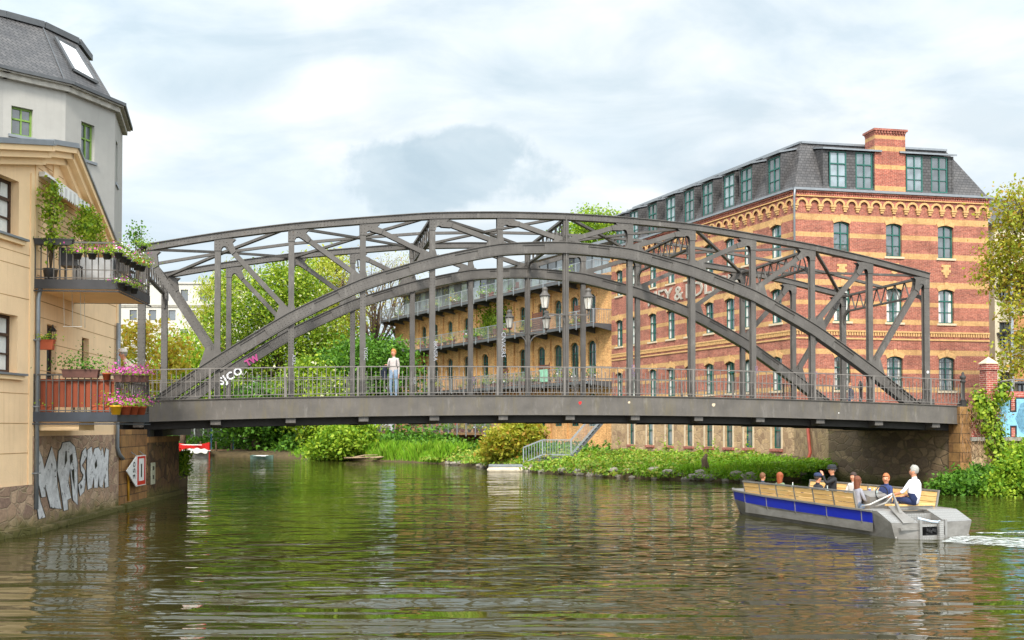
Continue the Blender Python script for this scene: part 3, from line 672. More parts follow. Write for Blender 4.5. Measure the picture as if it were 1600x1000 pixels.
# lanterns on brackets from the middle posts
lampglass = plain('lamp_glass', (.62, .60, .50, 1), .25, var=.05)
def lantern_meshes():
    a = MB(); a.lathe([(.19,.56),(.215,.58),(.20,.61),(.13,.68),(.10,.76),(.105,.80),(.115,.82),(.10,.88),(.06,.91),(.02,.93)], n=12)
    for k in range(6):
        q = k*pi/3; a.bar((.115*cos(q), .115*sin(q), .14), (.185*cos(q), .185*sin(q), .565), .014)
    a.lathe([(.03,-.06),(.05,-.02),(.03,.04),(.05,.10),(.12,.12),(.125,.145)], n=10)
    g = MB(); g.lathe([(.11,.145),(.178,.56)], n=6)
    b = MB(); b.lathe([(.02,.15),(.025,.22),(.05,.27),(.05,.33),(.02,.37)], n=8)
    return a.data('lamp_housing', M['steel']), g.data('lamp_glass_panes', None or glass_clear), b.data('lamp_bulb', M['white'])
gc = newmat('clear_lamp_glass'); glass_clear = gc[0]; gc[2].inputs['Base Color'].default_value = (.8,.78,.7,1); gc[2].inputs['Roughness'].default_value = .15; gc[2].inputs['Alpha'].default_value = .55
LM = lantern_meshes()
def lamp(y, side, z, label):
    s = -1 if y == 0 else 1
    w = BM @ Vector((6*BL, y+(-.17 if y == 0 else -.11), 0))
    t = thing('bracket_lamp', label, 'street lamp', (w.x, w.y, z), BANG, 'lanterns on brackets at the middle posts')
    r = .84 if y == 0 else .82
    mb = MB(); pts = [(side*.06, 0, .0), (side*r, 0, .02)]
    mb.bar(pts[0], pts[1], .05, .05)
    if y != 0:
        arc = [(side*(.08+.5*(1-cos(a))), 0, -.5+.48*sin(a)) for a in [k*pi/12 for k in range(7)]]
        for p, q in zip(arc[:-1], arc[1:]): mb.bar(p, q, .05, .045)
    else:
        arc = [(side*(.08+.4*(1-cos(a))), 0, -.3+.28*sin(a)) for a in [k*pi/12 for k in range(7)]]
        for p, q in zip(arc[:-1], arc[1:]): mb.bar(p, q, .022, .022)
        mb.lathe([(.012,-.13),(.03,-.1),(.012,-.03)], c=(side*r,0,0), n=8)
    mb.build('bracket', M['steel'], t)
    h = inst('lantern', LM[0], t, (side*r, 0, .1)); inst('pane', LM[1], h); inst('lamp_bulb', LM[2], h)
lamp(0, -1, 6.72, 'lantern on the near middle post of the bridge, left of the post'); lamp(0, 1, 6.72, 'lantern on the near middle post of the bridge, right of the post')
lamp(BW, -1, 6.60, 'lantern on the far middle post of the bridge, left of the post'); lamp(BW, 1, 6.60, 'lantern on the far middle post, right of it, below a nearer lantern')
# ------------------------------------------------------------------ walls with openings, windows
def arcpts(xa, xb, zb, rise, n=8):
    if rise <= 0: return [(xa, zb), (xb, zb)]
    w = (xb-xa)/2; R = (w*w+rise*rise)/(2*rise); cx = (xa+xb)/2; cz = zb-R; a0 = math.asin(min(1, w/R))
    return [(cx+R*sin(-a0+2*a0*k/n), cz+R*cos(-a0+2*a0*k/n)) for k in range(n+1)]
def wall(mb, x0, x1, z0, z1, ops, y=0, reveal=.2, mi=0, mr=None, top=None):
    mr = mi if mr is None else mr
    xs = sorted({x0, x1, *[o[0] for o in ops], *[o[1] for o in ops]}); zs = sorted({z0, z1, *[o[2] for o in ops], *[o[3] for o in ops]})
    xs = [v for v in xs if x0 <= v <= x1]; zs = [v for v in zs if z0 <= v <= z1]
    for xa, xb in zip(xs[:-1], xs[1:]):
        run = None
        for za, zb in zip(zs[:-1], zs[1:]):
            cx, cz = (xa+xb)/2, (za+zb)/2
            hole = any(o[0] < cx < o[1] and o[2] < cz < o[3] for o in ops)
            if hole:
                if run: mb.poly([(xa,y,run[0]),(xb,y,run[0]),(xb,y,run[1]),(xa,y,run[1])], mi); run = None
            else: run = (run[0], zb) if run else (za, zb)
        if run: mb.poly([(xa,y,run[0]),(xb,y,run[0]),(xb,y,run[1]),(xa,y,run[1])], mi)
    for o in ops:
        xa, xb, za, zb = o[:4]; rise = o[4] if len(o) > 4 else 0; yr = y+reveal
        arc = arcpts(xa, xb, zb, rise); zs_ = zb-rise
        mb.poly([(xa,y,za),(xa,yr,za),(xa,yr,zs_),(xa,y,zs_)], mr); mb.poly([(xb,y,za),(xb,y,zs_),(xb,yr,zs_),(xb,yr,za)], mr)
        mb.poly([(xa,y,za),(xb,y,za),(xb,yr,za),(xa,yr,za)], mr)
        for p, q in zip(arc[:-1], arc[1:]): mb.poly([(p[0],y,p[1]),(p[0],yr,p[1]),(q[0],yr,q[1]),(q[0],y,q[1])], mr)
        if rise > 0:
            m = len(arc)//2
            mb.poly([(xa,y,zb)]+[(p[0],y,p[1]) for p in arc[:m+1]][::1], mi); mb.poly([(xb,y,zb)]+[(p[0],y,p[1]) for p in arc[m:]][::-1], mi)
_wc = {}
def window_meshes(w, h, rise, style, fm, gm, cols=2, bars=(.62, .31), fw=.07):
    key = (round(w,2), round(h,2), round(rise,2), style)
    if key in _wc: return _wc[key]
    f = MB(); y0, y1 = 0, .06
    arc = arcpts(-w/2, w/2, h, rise)
    inner = arcpts(-w/2+fw, w/2-fw, h-fw, max(0, rise*.9))
    f.box(-w/2, -w/2+fw, y0, y1, 0, h-rise); f.box(w/2-fw, w/2, y0, y1, 0, h-rise); f.box(-w/2+fw, w/2-fw, y0, y1, 0, fw)
    for k in range(len(arc)-1):
        a, b, c, d = arc[k], arc[k+1], inner[k+1], inner[k]
        if len(arc) != len(inner): a, b = arc[0], arc[-1]
        f.poly([(a[0],y0,a[1]),(b[0],y0,b[1]),(c[0],y0,c[1]),(d[0],y0,d[1])]); f.poly([(d[0],y0,d[1]),(c[0],y0,c[1]),(c[0],y1,c[1]),(d[0],y1,d[1])])
    for k in range(1, cols): x = -w/2+w*k/cols; f.box(x-.028, x+.028, y0-.012, y1, fw, h-rise*.3-fw*.6)
    for k, b in enumerate(bars):
        t = .035 if k == 0 else .018
        f.box(-w/2+fw, w/2-fw, y0-(.018 if k == 0 else .004), y1, h*b-t, h*b+t)
    g = MB(); g.poly([(-w/2+fw*.5,.045,fw*.5),(w/2-fw*.5,.045,fw*.5)]+[(p[0],.045,p[1]) for p in inner[::-1]])
    c = MB(); cw = w*.2
    c.poly([(-w/2+fw,.043,fw),(-w/2+fw+cw,.043,fw),(-w/2+fw+cw*.7,.043,h-rise-fw),(-w/2+fw,.043,h-rise-fw)]); c.poly([(w/2-fw-cw,.043,fw),(w/2-fw,.043,fw),(w/2-fw,.043,h-rise-fw),(w/2-fw-cw*.7,.043,h-rise-fw)])
    r = (f.data('window_frame', fm), g.data('window_pane', gm), c.data('window_curtain', M['curtain']))
    _wc[key] = r; return r
def window(par, x, z, w, h, rise=0, style='g', fm=None, gm=None, mat4=None, depth=.14, sill=True, curtain=False, cols=2, bars=(.62,.31), fw=.07, sillm=None, name='window'):
    ms = window_meshes(w, h, rise, style, fm or M['green'], gm or M['glass'], cols, bars, fw)
    L = (mat4 or Matrix.Identity(4)) @ Matrix.Translation((x, depth, z))
    o = inst(name, ms[0], par); o.matrix_local = L
    inst('pane', ms[1], o)
    if curtain: inst('curtain', ms[2], o)
    if sill:
        k = ('sill', round(w,2), (sillm or M['sill']).name)
        if k not in _wc:
            s = MB(); s.box(-w/2-.12, w/2+.12, -depth-.07, -.002, -.13, -.012); _wc[k] = s.data('sill', sillm or M['sill'])
        inst('sill', _wc[k], o)
    return o

# ------------------------------------------------------------------ red brick building
RC = (16.0, 58.0); RA = radians(11.1); dR = (cos(RA), sin(RA)); dL = (-.392, .920)
red = thing('brick_building', 'tall red brick factory building with yellow brick bands and slate mansard roof behind the bridge', 'building', (RC[0], RC[1], 0), RA)
LA = atan2(dL[1], dL[0])                                   # direction of the long river face
WR = hit(1547, RC, dR); WL = 21.6
MR = Matrix.Identity(4)
# left face frame: x runs from its far end towards the corner so that -y is outside
ML = Matrix.Rotation(LA-RA, 4, 'Z') @ Matrix.Rotation(pi, 4, 'Z')       # origin at corner, x negative = away
ztop = 15.95; rows = [(12.38, 14.28, .12), (8.58, 10.55, .12), (4.66, 6.62, .14)]
colR = [hit(x, RC, dR) for x in (1317, 1399, 1480)]
colL = [-t for t in (1.75, 4.45, 6.35, 8.6, 10.9, 13.2, 15.6, 18.2, 20.4)]
opR = [(c-.5, c+.5, a, b, r) for c in colR for a, b, r in rows]
opL = [(c-.5, c+.5, a, b, r) for c in colL for a, b, r in rows]
mb = MB(); wall(mb, 0, WR, 3.0, ztop, opR, reveal=.24)
mb.box(WR, WR-.01, .3, 12, 3, ztop) if False else mb.poly([(WR,0,3),(WR,14,3),(WR,14,ztop),(WR,0,ztop)])
mb.M = ML; wall(mb, -WL, 0, 3.9, ztop, opL, reveal=.24); mb.poly([(-WL,0,0),(-WL,12,0),(-WL,12,ztop),(-WL,0,ztop)])
mb.build('brick_wall', M['red'], red)
# stone basement on the river face with tall windows
bcol = [-t for t in [hit(x, RC, dL) for x in (987, 1016, 1046, 1077, 1108, 1139, 1170, 1214)]]
opB = [(c-.42, c+.42, 1.32, 3.4) for c in bcol]
mb = MB(ML); wall(mb, -WL, 0, 0.2, 3.895, opB, y=-.02, reveal=.25); mb.poly([(0,-.02,.2),(0,4,.2),(0,4,3.6),(0,-.02,3.6)]); mb.build('basement_wall', M['rubblewarm'], red)
mb = MB(ML)
for c in bcol:
    for s in (-1, 1): mb.box(c+s*.42-(.14 if s < 0 else 0), c+s*.42+(0 if s < 0 else .14), -.06, -.022, 1.3, 3.5)
    mb.mark()
mb.build_each('window_surround', M['sill'], red)
mb = MB(ML)
for c in bcol: mb.box(c-.55, c+.55, -.14, .1, 1.14, 1.3); mb.mark()
mb.build_each('brick_sill', M['redplain'], red)
for c in bcol: window(red, c, 1.32, .84, 2.08, 0, 'b', mat4=ML, sill=False, bars=(.5,), cols=1, depth=.15)
for k, (Mx, cols) in enumerate(((MR, colR), (ML, colL))):
    for c in cols:
        for j, (a, b, r) in enumerate(rows):
            window(red, c, a, 1.0, b-a, r, 'r', mat4=Mx, curtain=(k == 1 or j != 0), bars=(.66, .33))
# iron bars in front of the street level windows
mb = MB()
for c in colR:
    for k in range(9): mb.box(c-.42+k*.105-.008, c-.42+k*.105+.008, .05, .066, 4.7, 6.5)
    for z in (4.9, 5.6, 6.3): mb.box(c-.46, c+.46, .04, .05, z-.015, z+.015)
    mb.mark()
mb.build_each('window_bars', M['darksteel'], red)
# trim: arched window heads, string course, round arch frieze, dentils, lozenges
def trim(Mx, x0, x1, cols):
    mb = MB(Mx)
    for c in cols:
        for a, b, r in rows:
            o = arcpts(c-.62, c+.62, b+.30, .2); i = arcpts(c-.5, c+.5, b+.0, r)
            for k in range(len(o)-1): mb.prism([i[k], i[k+1], o[k+1], o[k]], -.035, -.004)
            mb.box(c-.1, c+.1, -.06, -.036, b+.04, b+.42)
            mb.mark()
    mb.build_each('window_arch', M['band'], red); mb = MB(Mx)
    for z, d in ((7.55, .05), (7.98, .07)): mb.box(x0, x1, -d, -.004, z, z+.09)
    n = int((x1-x0)/.16)
    for k in range(n): x = x0+(k+.5)*(x1-x0)/n; mb.box(x-.045, x+.045, -.06, -.004, 7.78, 7.96)
    mb.build('string_course', M['band'], red)
    # frieze of small round arches
    mb = MB(Mx); pitch = .78; n = int(round((x1-x0)/pitch)); pitch = (x1-x0)/n
    for k in range(n):
        c = x0+(k+.5)*pitch; R0, R1 = .24, .36; zc = 15.18
        pa = [(c+R0*cos(q), zc+R0*sin(q)) for q in [pi*j/8 for j in range(9)]]; pb = [(c+R1*cos(q), zc+R1*sin(q)) for q in [pi*j/8 for j in range(9)]]
        for j in range(8): mb.prism([pa[j], pa[j+1], pb[j+1], pb[j]], -.13, -.09)
    for k in range(n+1):
        c = x0+k*pitch
        for j, (w, h) in enumerate(((.17,.12),(.13,.1),(.09,.08))): mb.box(c-w, c+w, -.15+j*.035, -.004, 15.06-j*.12, 15.17-j*.12)
    for z in (15.60,): mb.box(x0, x1, -.19, -.004, z, z+.06)
    mb.build('arch_frieze', M['band'], red)
    mb = MB(Mx); mb.box(x0, x1, -.088, -.004, 15.18+.36, 15.60) 
    # spandrel wall above the little arches
    for k in range(n):
        c = x0+(k+.5)*pitch; arc = [(c+.3*cos(q), 15.18+.3*sin(q)) for q in [pi*j/8 for j in range(9)]]
        xl, xr = c-pitch/2, c+pitch/2
        mb.prism([(xr,15.18)]+[(xr,15.54)]+[(c,15.54)]+[(p[0],p[1]) for p in arc[:5]][::-1], -.088, -.004)
        mb.prism([(xl,15.54),(xl,15.18)]+[(p[0],p[1]) for p in arc[4:]][::-1]+[(c,15.54)], -.088, -.004)
    m = int((x1-x0)/.14)
    for k in range(m): x = x0+(k+.5)*(x1-x0)/m; mb.box(x-.04, x+.04, -.16, -.089, 15.68, 15.84)
    mb.box(x0, x1, -.22, -.004, 15.845, 15.93); mb.box(x0, x1, -.12, -.004, 15.665, 15.84)
    mb.build('cornice', M['redplain'], red)
trim(MR, 0, WR, colR); trim(ML, -WL, 0, colL)
mb = MB()
for x, z in ((colR[0], 11.35), (colR[1], 11.5), (colR[2], 11.5)):
    for w, a, b in ((.30,.45,.6),(.18,.3,.45),(.3,.15,.3),(.18,0,.15),(.08,-.15,0)): mb.box(x-w, x+w, -.03, -.003, z+a-.1, z+b-.1)
    mb.mark()
mb.build_each('brick_lozenge', M['band'], red)
mb = MB(); mb.box(-.18, WR+.22, -.30, .2, 15.935, 16.07); mb.M = ML; mb.box(-WL-.1, .05, -.30, .2, 15.94, 16.06); mb.build('gutter', M['zinc'], red)
# corner downpipe
mb = MB(); mb.tube([(-.16,-.32,15.95),(-.14,-.2,15.5),(-.14,-.2,3.4)], .06, 8); mb.build('drainpipe', M['zinc'], red)
# mansard roof
def corner_in(d, z):      # corner of the two faces moved inwards by d
    # left face inward normal and right face inward normal in local coords
    a = LA-RA; nl = Vector((sin(a), -cos(a))); nl = -nl if nl.dot(Vector((5, 5))) < 0 else nl
    nr = Vector((0, 1)); A = Matrix(((nl.x, nl.y), (nr.x, nr.y))); p = A.inverted() @ Vector((d, d)); return (p.x, p.y, z)
uL = Vector((cos(LA-RA), sin(LA-RA))); nL = Vector((ML.to_3x3() @ Vector((0, 1, 0)))[:2])
z0, z1 = 16.05, 19.05
c0, c1 = corner_in(-.05, z0), corner_in(1.25, z1)
def Lp(t, d, z): p = uL*t+nL*d; return (p.x, p.y, z)
mb = MB()
mb.poly([c0, (WR, -.05, z0), (WR-1.9, 1.25, z1), c1])
mb.poly([(WR, -.05, z0), (WR, 12, z0), (WR-1.9, 12, z1), (WR-1.9, 1.25, z1)])
mb.poly([Lp(WL, -.05, z0), c0, c1, Lp(WL-1.2, 1.25, z1)])
mb.poly([Lp(WL, -.05, z0), Lp(WL, 9, z0), Lp(WL-1.2, 8, z1), Lp(WL-1.2, 1.25, z1)])
roof = mb.build('mansard_roof', M['slate'], red)
mb = MB(); mb.bar(tuple(Vector(c1)+Vector((0,-.02,0))), (WR-1.9,1.2,z1), .22, .12); mb.bar(c1, Lp(WL-1.2,1.25,z1), .22, .12); 
mb.slab([(c1[0],c1[1]),(WR-1.9,1.25),(WR-1.9,9),Lp(WL-1.2,7,0)[:2],Lp(WL-1.2,1.25,0)[:2]], z1+.02, z1+.08)
mb.build('roof_flashing', M['zinc'], red)
# dormers
def dormer(Mx, c, w, cheek=1.3, par=red, n=1, h0=16.12, h1=18.35):
    mb = MB(Mx)
    for s in (-1, 1):
        x = c+s*w/2; mb.prism([(0,0)]*3, 0, 0) if False else None
        mb.mesh([(x-.05,.0,h0),(x+.05,.0,h0),(x+.05,.0,h1),(x-.05,.0,h1),(x-.05,1.2,h1+.25),(x+.05,1.2,h1+.25),(x-.05,1.25,h0+1.5),(x+.05,1.25,h0+1.5)],[(0,1,2,3),(0,3,4,6),(1,7,5,2),(3,2,5,4),(0,6,7,1)])
    mb.box(c-w/2, c+w/2, .02, .08, h1-.1, h1); mb.box(c-w/2, c+w/2, .02, .08, h0, h0+.1)
    if n > 1: mb.box(c-.28, c+.28, .02, .1, h0+.1, h1-.1); mb.box(c-w/2+.06, c-w/2+.28, .02, .1, h0+.1, h1-.1); mb.box(c+w/2-.28, c+w/2-.06, .02, .1, h0+.1, h1-.1)
    d = mb.build('dormer', M['slate'], par)
    mb = MB(Mx); mb.mesh([(c-w/2-.15,-.2,h1+.0),(c+w/2+.15,-.2,h1+.0),(c+w/2+.1,1.5,h1+.42),(c-w/2-.1,1.5,h1+.42),(c-w/2-.15,-.2,h1+.1),(c+w/2+.15,-.2,h1+.1),(c+w/2+.1,1.5,h1+.52),(c-w/2-.1,1.5,h1+.52)],[(0,3,2,1),(4,5,6,7),(0,1,5,4),(1,2,6,5),(2,3,7,6),(3,0,4,7)])
    mb.build('dormer_roof', M['zinc'], d)
    return d
for c in [-t for t in (1.9, 4.6, 6.4, 8.75, 10.9, 13.2, 15.6, 18.2, 20.2)]:
    dormer(ML, c, 1.25); window(red, c, 16.2, 1.05, 2.05, 0, 'd', mat4=ML, depth=.03, sill=False, bars=(.66,.33), curtain=False)
xd = [hit(x, RC, dR) for x in (1312, 1353, 1432, 1471)]
for a, b in ((xd[0], xd[1]), (xd[2], xd[3])):
    dormer(MR, (a+b)/2, b-a+1.75, n=2)
    for c in (a, b): window(red, c, 16.2, 1.05, 2.1, 0, 'd2', mat4=MR, depth=.01, sill=False, bars=(.66,.33), curtain=False)
# chimney stack with bands
xa, xb = hit(1369, RC, dR), hit(1417, RC, dR)
cm = brickmat('chimney_brick', S('#b0604c'), S('#96483a'), S('#b0907c'), [(16.15,16.42),(17.4,17.65),(18.45,18.72),(19.15,19.35)], S('#c39a66'))
mb = MB(); mb.box(xa, xb, -.06, 1.0, 16.0, 19.6); ch = mb.build('chimney', cm, red)
mb = MB(); mb.box(xa-.1, xb+.1, -.18, 1.1, 19.601, 19.72); mb.box(xa-.03, xb+.03, -.1, 1.03, 19.5, 19.6)
k = 0
for k in range(11): x = xa-.02+(k+.5)*(xb-xa+.04)/11; mb.box(x-.04, x+.04, -.15, -.101, 19.46, 19.6)
mb.build('chimney_cap', M['redplain'], ch)
# raised lettering on the river face
lt = plain('sign_letters', (.40, .36, .30, 1), .6)
tx0, tx1 = -hit(1013, RC, dL), -hit(1162, RC, dL)
full = text_mesh('MEY & EDLICH', 1.35, lt, extrude=.04, offset=.012, sp=1.05)
wv = max(v.co.x for v in full.vertices)-min(v.co.x for v in full.vertices); kx = abs(tx1-tx0)/wv; xcur = min(tx0, tx1)
for word, frac in (('MEY', 0.0), ('&', .315), ('EDLICH', .435)):
    me = text_mesh(word, 1.35, lt, extrude=.04, offset=.012, sp=1.05, align='LEFT')
    o = inst('raised_lettering', me, red); o.matrix_local = ML @ Matrix.Translation((xcur+frac*abs(tx1-tx0), -.05, 11.12)) @ Matrix.Rotation(pi/2, 4, 'X') @ Matrix.Scale(kx, 4, (1,0,0))

# ------------------------------------------------------------------ yellow brick building with balconies
YC = (.0994*77.9, 77.9); dY = (-.512, .859); YA = atan2(dY[1], dY[0]); LEN = 40
# frame: origin at near (right) end, x negative = away; -y is towards the river
yel = thing('loft_building', 'long yellow brick loft building with rows of steel balconies behind the bridge', 'building', (YC[0], YC[1], 0), YA+pi)
zr = [(2.6, 0), (6.1, 0), (10.4, 0), (14.1, 0)]
ycols = [-t for t in [hit(x, YC, dY) for x in (925, 898, 872, 846, 817, 787, 758, 729, 703, 680, 662, 645)]]
ops = []
for c in ycols:
    ops += [(c-.55, c+.55, 6.15, 9.35, .3), (c-.5, c+.5, 10.45, 13.0, .28), (c-.55, c+.55, 2.65, 5.2, .2)]
mb = MB(); wall(mb, -LEN, .0, -.2, 14.3, ops, reveal=.25); mb.poly([(0,0,-.2),(0,10,-.2),(0,10,14.3),(0,0,14.3)]); mb.poly([(-LEN,0,-.2),(-LEN,10,-.2),(-LEN,10,14.3),(-LEN,0,14.3)]); mb.poly([(0,0,14.3),(-LEN,0,14.3),(-LEN,10,14.3),(0,10,14.3)])
mb.build('brick_wall', M['yellow'], yel)
for j, c in enumerate(ycols):
    window(yel, c, 6.15, 1.1, 3.2, .3, 'y1', depth=.16, sill=False, bars=(.72,.4), gm=M['glassdark'])
    window(yel, c, 10.45, 1.0, 2.55, .28, 'y2', depth=.16, sill=False, bars=(.7,), gm=M['glassdark'])
    window(yel, c, 2.65, 1.1, 2.55, .2, 'y3', depth=.16, sill=False, bars=(.7,), gm=M['glassdark'])
mb = MB()
for a, b in zip(ycols[:-1], ycols[1:]):
    x = (a+b)/2
    mb.box(x-.28, x+.28, -.12, -.004, -.2, 9.9)
    mb.box(x-.28, x+.28, -.12, -.004, 10.5, 13.6); mb.mark()
mb.build_each('pilaster', M['yellow'], yel); mb = MB()
for c in ycols:
    for b, r in ((9.35, .3), (13.0, .28)):
        o = arcpts(c-.75, c+.75, b+.28, .42); i = arcpts(c-.55, c+.55, b, r)
        for k in range(len(o)-1): mb.prism([i[k], i[k+1], o[k+1], o[k]], -.06, -.004)
        mb.mark()
mb.build_each('window_arch', M['yellow'], yel); mb = MB()
mb.box(-LEN, 0, -.16, -.004, 13.7, 13.95); mb.box(-LEN, 0, -.2, -.004, 14.1, 14.35)
mb.build('cornice', M['yellow'], yel)
# penthouse floor: glass and dark panels set back
mb = MB()
g = MB()
n = 30
for k in range(n):
    x0 = -LEN+.3+k*(LEN-.6)/n; x1 = x0+(LEN-.6)/n
    if k % 5 == 4: mb.box(x0, x1, .9, 1.0, 14.3, 16.8); mb.mark()
    else:
        mb.box(x0, x0+.08, .9, 1.0, 14.3, 16.8); g.poly([(x0+.08,.95,14.3),(x1,.95,14.3),(x1,.95,16.8),(x0+.08,.95,16.8)]); g.mark(); mb.mark()
mb.build_each('penthouse_frame', M['galvdark'], yel); g.build_each('penthouse_glass', M['glass'], yel)
mb = MB(); mb.box(-LEN, .1, .1, 9, 16.8, 17.02); mb.build('flat_roof', M['zinc'], yel)
# balconies: floors, brackets, railings (three tiers)
def tier(z, x0, x1, out, label, wood=True, frames=True):
    fl = MB(); fl.box(x0, x1, -out, -.005, z-.06, z); fl.box(x0, x1, -out-.05, -out-.002, z-.22, z+.02)
    f = fl.build('balcony_floor', M['galvdark'], yel)
    mb = MB(); n = max(1, int(round((x1-x0)/2.3)))
    for k in range(n+1):
        x = x0+k*(x1-x0)/n
        mb.mesh([(x-.05,-.01,z-.55),(x+.05,-.01,z-.55),(x+.05,-out,z-.26),(x-.05,-out,z-.26),(x-.05,-.01,z-.065),(x+.05,-.01,z-.065),(x+.05,-out,z-.065),(x-.05,-out,z-.065)],[(0,3,2,1),(4,5,6,7),(0,1,5,4),(1,2,6,5),(2,3,7,6),(3,0,4,7)]); mb.mark()
    mb.build_each('balcony_bracket', M['galvdark'], yel)
    mb = MB()
    if wood: mb.box(x0, x1, -out-.02, -out+.2, z+.003, z+.04)
    mb.build('balcony_edge', plain('larch_board', S('#9a5a34'), .8), yel) if wood else None
    mb = MB(); mb.box(x0, x1, -out-.07, -out-.03, z+1.05, z+1.10); mb.box(x0, x1, -out-.06, -out-.04, z+.08, z+.11)
    for k in range(n+1): x = x0+k*(x1-x0)/n; mb.box(x-.035, x+.035, -out-.10, -out-.05, z-.35, z+1.08)
    m = int((x1-x0)/.16)
    for k in range(m): x = x0+k*(x1-x0)/m; mb.box(x-.009, x+.009, -out-.058, -out-.042, z+.1, z+1.06)
    mb.box(x1-.02, x1+.02, -out, -.01, z+1.05, z+1.1)
    for k in range(int(out/.16)): mb.box(x1-.009, x1+.009, -out+k*.16, -out+k*.16+.018, z, z+1.06)
    mb.build('balcony_railing', M['galv'], yel)
xe = -.2
tier(14.1, -LEN, xe, 1.7, ''); tier(10.4, -LEN+.8, xe, 1.7, ''); tier(6.05, -LEN+8, xe, 1.9, '')
# river terrace seen under the bridge deck
TX0 = -LEN-1.0
fl = MB(); fl.box(TX0, -9, -3.4, -.14, 2.0, 2.1); fl.box(TX0, -9, -3.44, -3.402, 1.9, 2.12); fl.build('terrace_floor', plain('terrace_boards', S('#8a6a4a'), .8), yel)
mb = MB(); m = int((-9-TX0)/.16)
mb.box(TX0, -9, -3.50, -3.45, 3.1, 3.15)
for k in range(m): x = TX0+k*.16; mb.box(x-.009, x+.009, -3.485, -3.467, 2.1, 3.1)
for k in range(int((-9-TX0)/1.7)+1): x = TX0+k*1.7; mb.box(x-.045, x+.045, -3.52, -3.45, 1.75, 3.15)
mb.build('terrace_railing', M['galv'], yel)
mb = MB()
for k in range(int((-9-TX0)/2.4)+1): x = TX0+k*2.4+.3; mb.bar((x, -3.3, 2.0), (x, -.6, .2), .1); mb.mark()
mb.build_each('terrace_strut', M['galvdark'], yel)
# things on the balconies (parts of nothing: each a thing)
rng = random.Random(11)
YM = Matrix.Translation((YC[0], YC[1], 0)) @ Matrix.Rotation(YA+pi, 4, 'Z')

# ------------------------------------------------------------------ cream house on the left with two balconies
HO = (-11.5, 24.7); HB = atan2(.9956, -.0935)
house = thing('gabled_house', 'cream rendered gabled house with two balconies standing in the river on the left', 'building', (HO[0], HO[1], 0), HB)
HA = atan2(.9957, .093)-HB; MA = Matrix.Rotation(HA, 4, 'Z')
HM = Matrix.Translation((HO[0], HO[1], 0)) @ Matrix.Rotation(HB, 4, 'Z')
def hx(px, off=0): return hit(px, (HO[0]+.9956*off, HO[1]+.0935*off), (-.0935, .9956))
Lw = 7.05
# plane A (near, with the brown windows)
opA = [(-2.6, -.65, 6.95, 8.27), (-2.6, -.65, 3.78, 5.12), (-6.4, -4.4, 6.95, 8.27), (-6.4, -4.4, 3.78, 5.12)]
d0, d1 = hx(72), hx(87); w0, w1 = hx(127), hx(138); u0, u1 = hx(82), hx(97)
PKx = hx(118, .45); Dpk = 24.7+.9956*PKx; PKz = zat(231, Dpk); RKx = hx(200, .45); RKz = zat(430, 24.7+.9956*RKx); RS = (PKz-RKz)/(RKx-PKx)
Kz = zat(227, 24.7)
def hxA(px, off=.45): return hit(px, (HO[0]+.9957*off, HO[1]-.093*off), (.093, .9957))
A0 = hxA(0); A0z = zat(223, 24.7+A0); AS = (Kz-A0z)/(0-A0)
def gz(x): return (Kz+(PKz-Kz)*max(0, x)/PKx if x < PKx else PKz-(x-PKx)*RS)-.12
mb = MB(); mb.M = MA; wall(mb, -9, 0, 1.15, 8.4, opA, reveal=.3); mb.poly([(-9,0,8.4),(0,0,8.4),(0,0,Kz-.1),(-9,0,max(8.41,Kz-.1-9*AS))])
mb.M = Matrix.Identity(4); opB_ = [(d0, d1, 2.85, 5.1), (w0, w1, 4.1, 5.0), (u0, u1, 6.15, 8.2)]
wall(mb, 0, Lw, 2.3, 7.6, [o for o in opB_ if o[3] < 7.6], reveal=.25)
# gable polygon above, with the balcony door opening cut by columns
mb.poly([(0,0,7.6),(Lw,0,7.6),(Lw,0,gz(Lw)),(PKx,0,gz(PKx)),(0,0,gz(0))])
mb.poly([(Lw,0,0),(Lw,8,0),(Lw,8,gz(Lw)),(Lw,0,gz(Lw))]); 
mb.build('rendered_wall', M['render'], house)
# grooves (bands of lines) in the render
mb = MB()
k = 0
z = 5.6
while z < PKz-.6:
    x0 = 0.05; x1 = min(Lw, PKx+(PKz-z-.6)/RS)
    if x1 > .3: mb.box(x0, x1, -.004, .01, z, z+.022)
    z += .155 if z > 6.3 else .6
for z in (3.2, 3.9, 4.6, 5.2): mb.box(0.05, Lw, -.004, .01, z, z+.018)
mb.M = MA
for z in (1.9, 2.6, 3.3, 5.55, 6.3, 6.6): mb.box(-9, -.05, -.004, .01, z, z+.018)
mb.build('wall_grooves', plain('groove_shadow_paint', S('#b08a5c'), .9), house)
mb = MB(); mb.box(0.02, .16, -.03, -.002, 2.3, 9.0); mb.mark(); mb.box(Lw-.18, Lw, -.03, -.002, 2.3, gz(Lw)-.3); mb.mark()
mb.prism([(PKx-.5, 7.7), (PKx-.15, 7.7), (PKx-.15, PKz-.5), (PKx-.5, PKz-.5)], -.03, -.005)
mb.mark(); mb.M = MA; mb.box(-.18, -.02, -.03, -.002, 1.15, 8.6); mb.build_each('corner_trim', M['renderlight'], house)
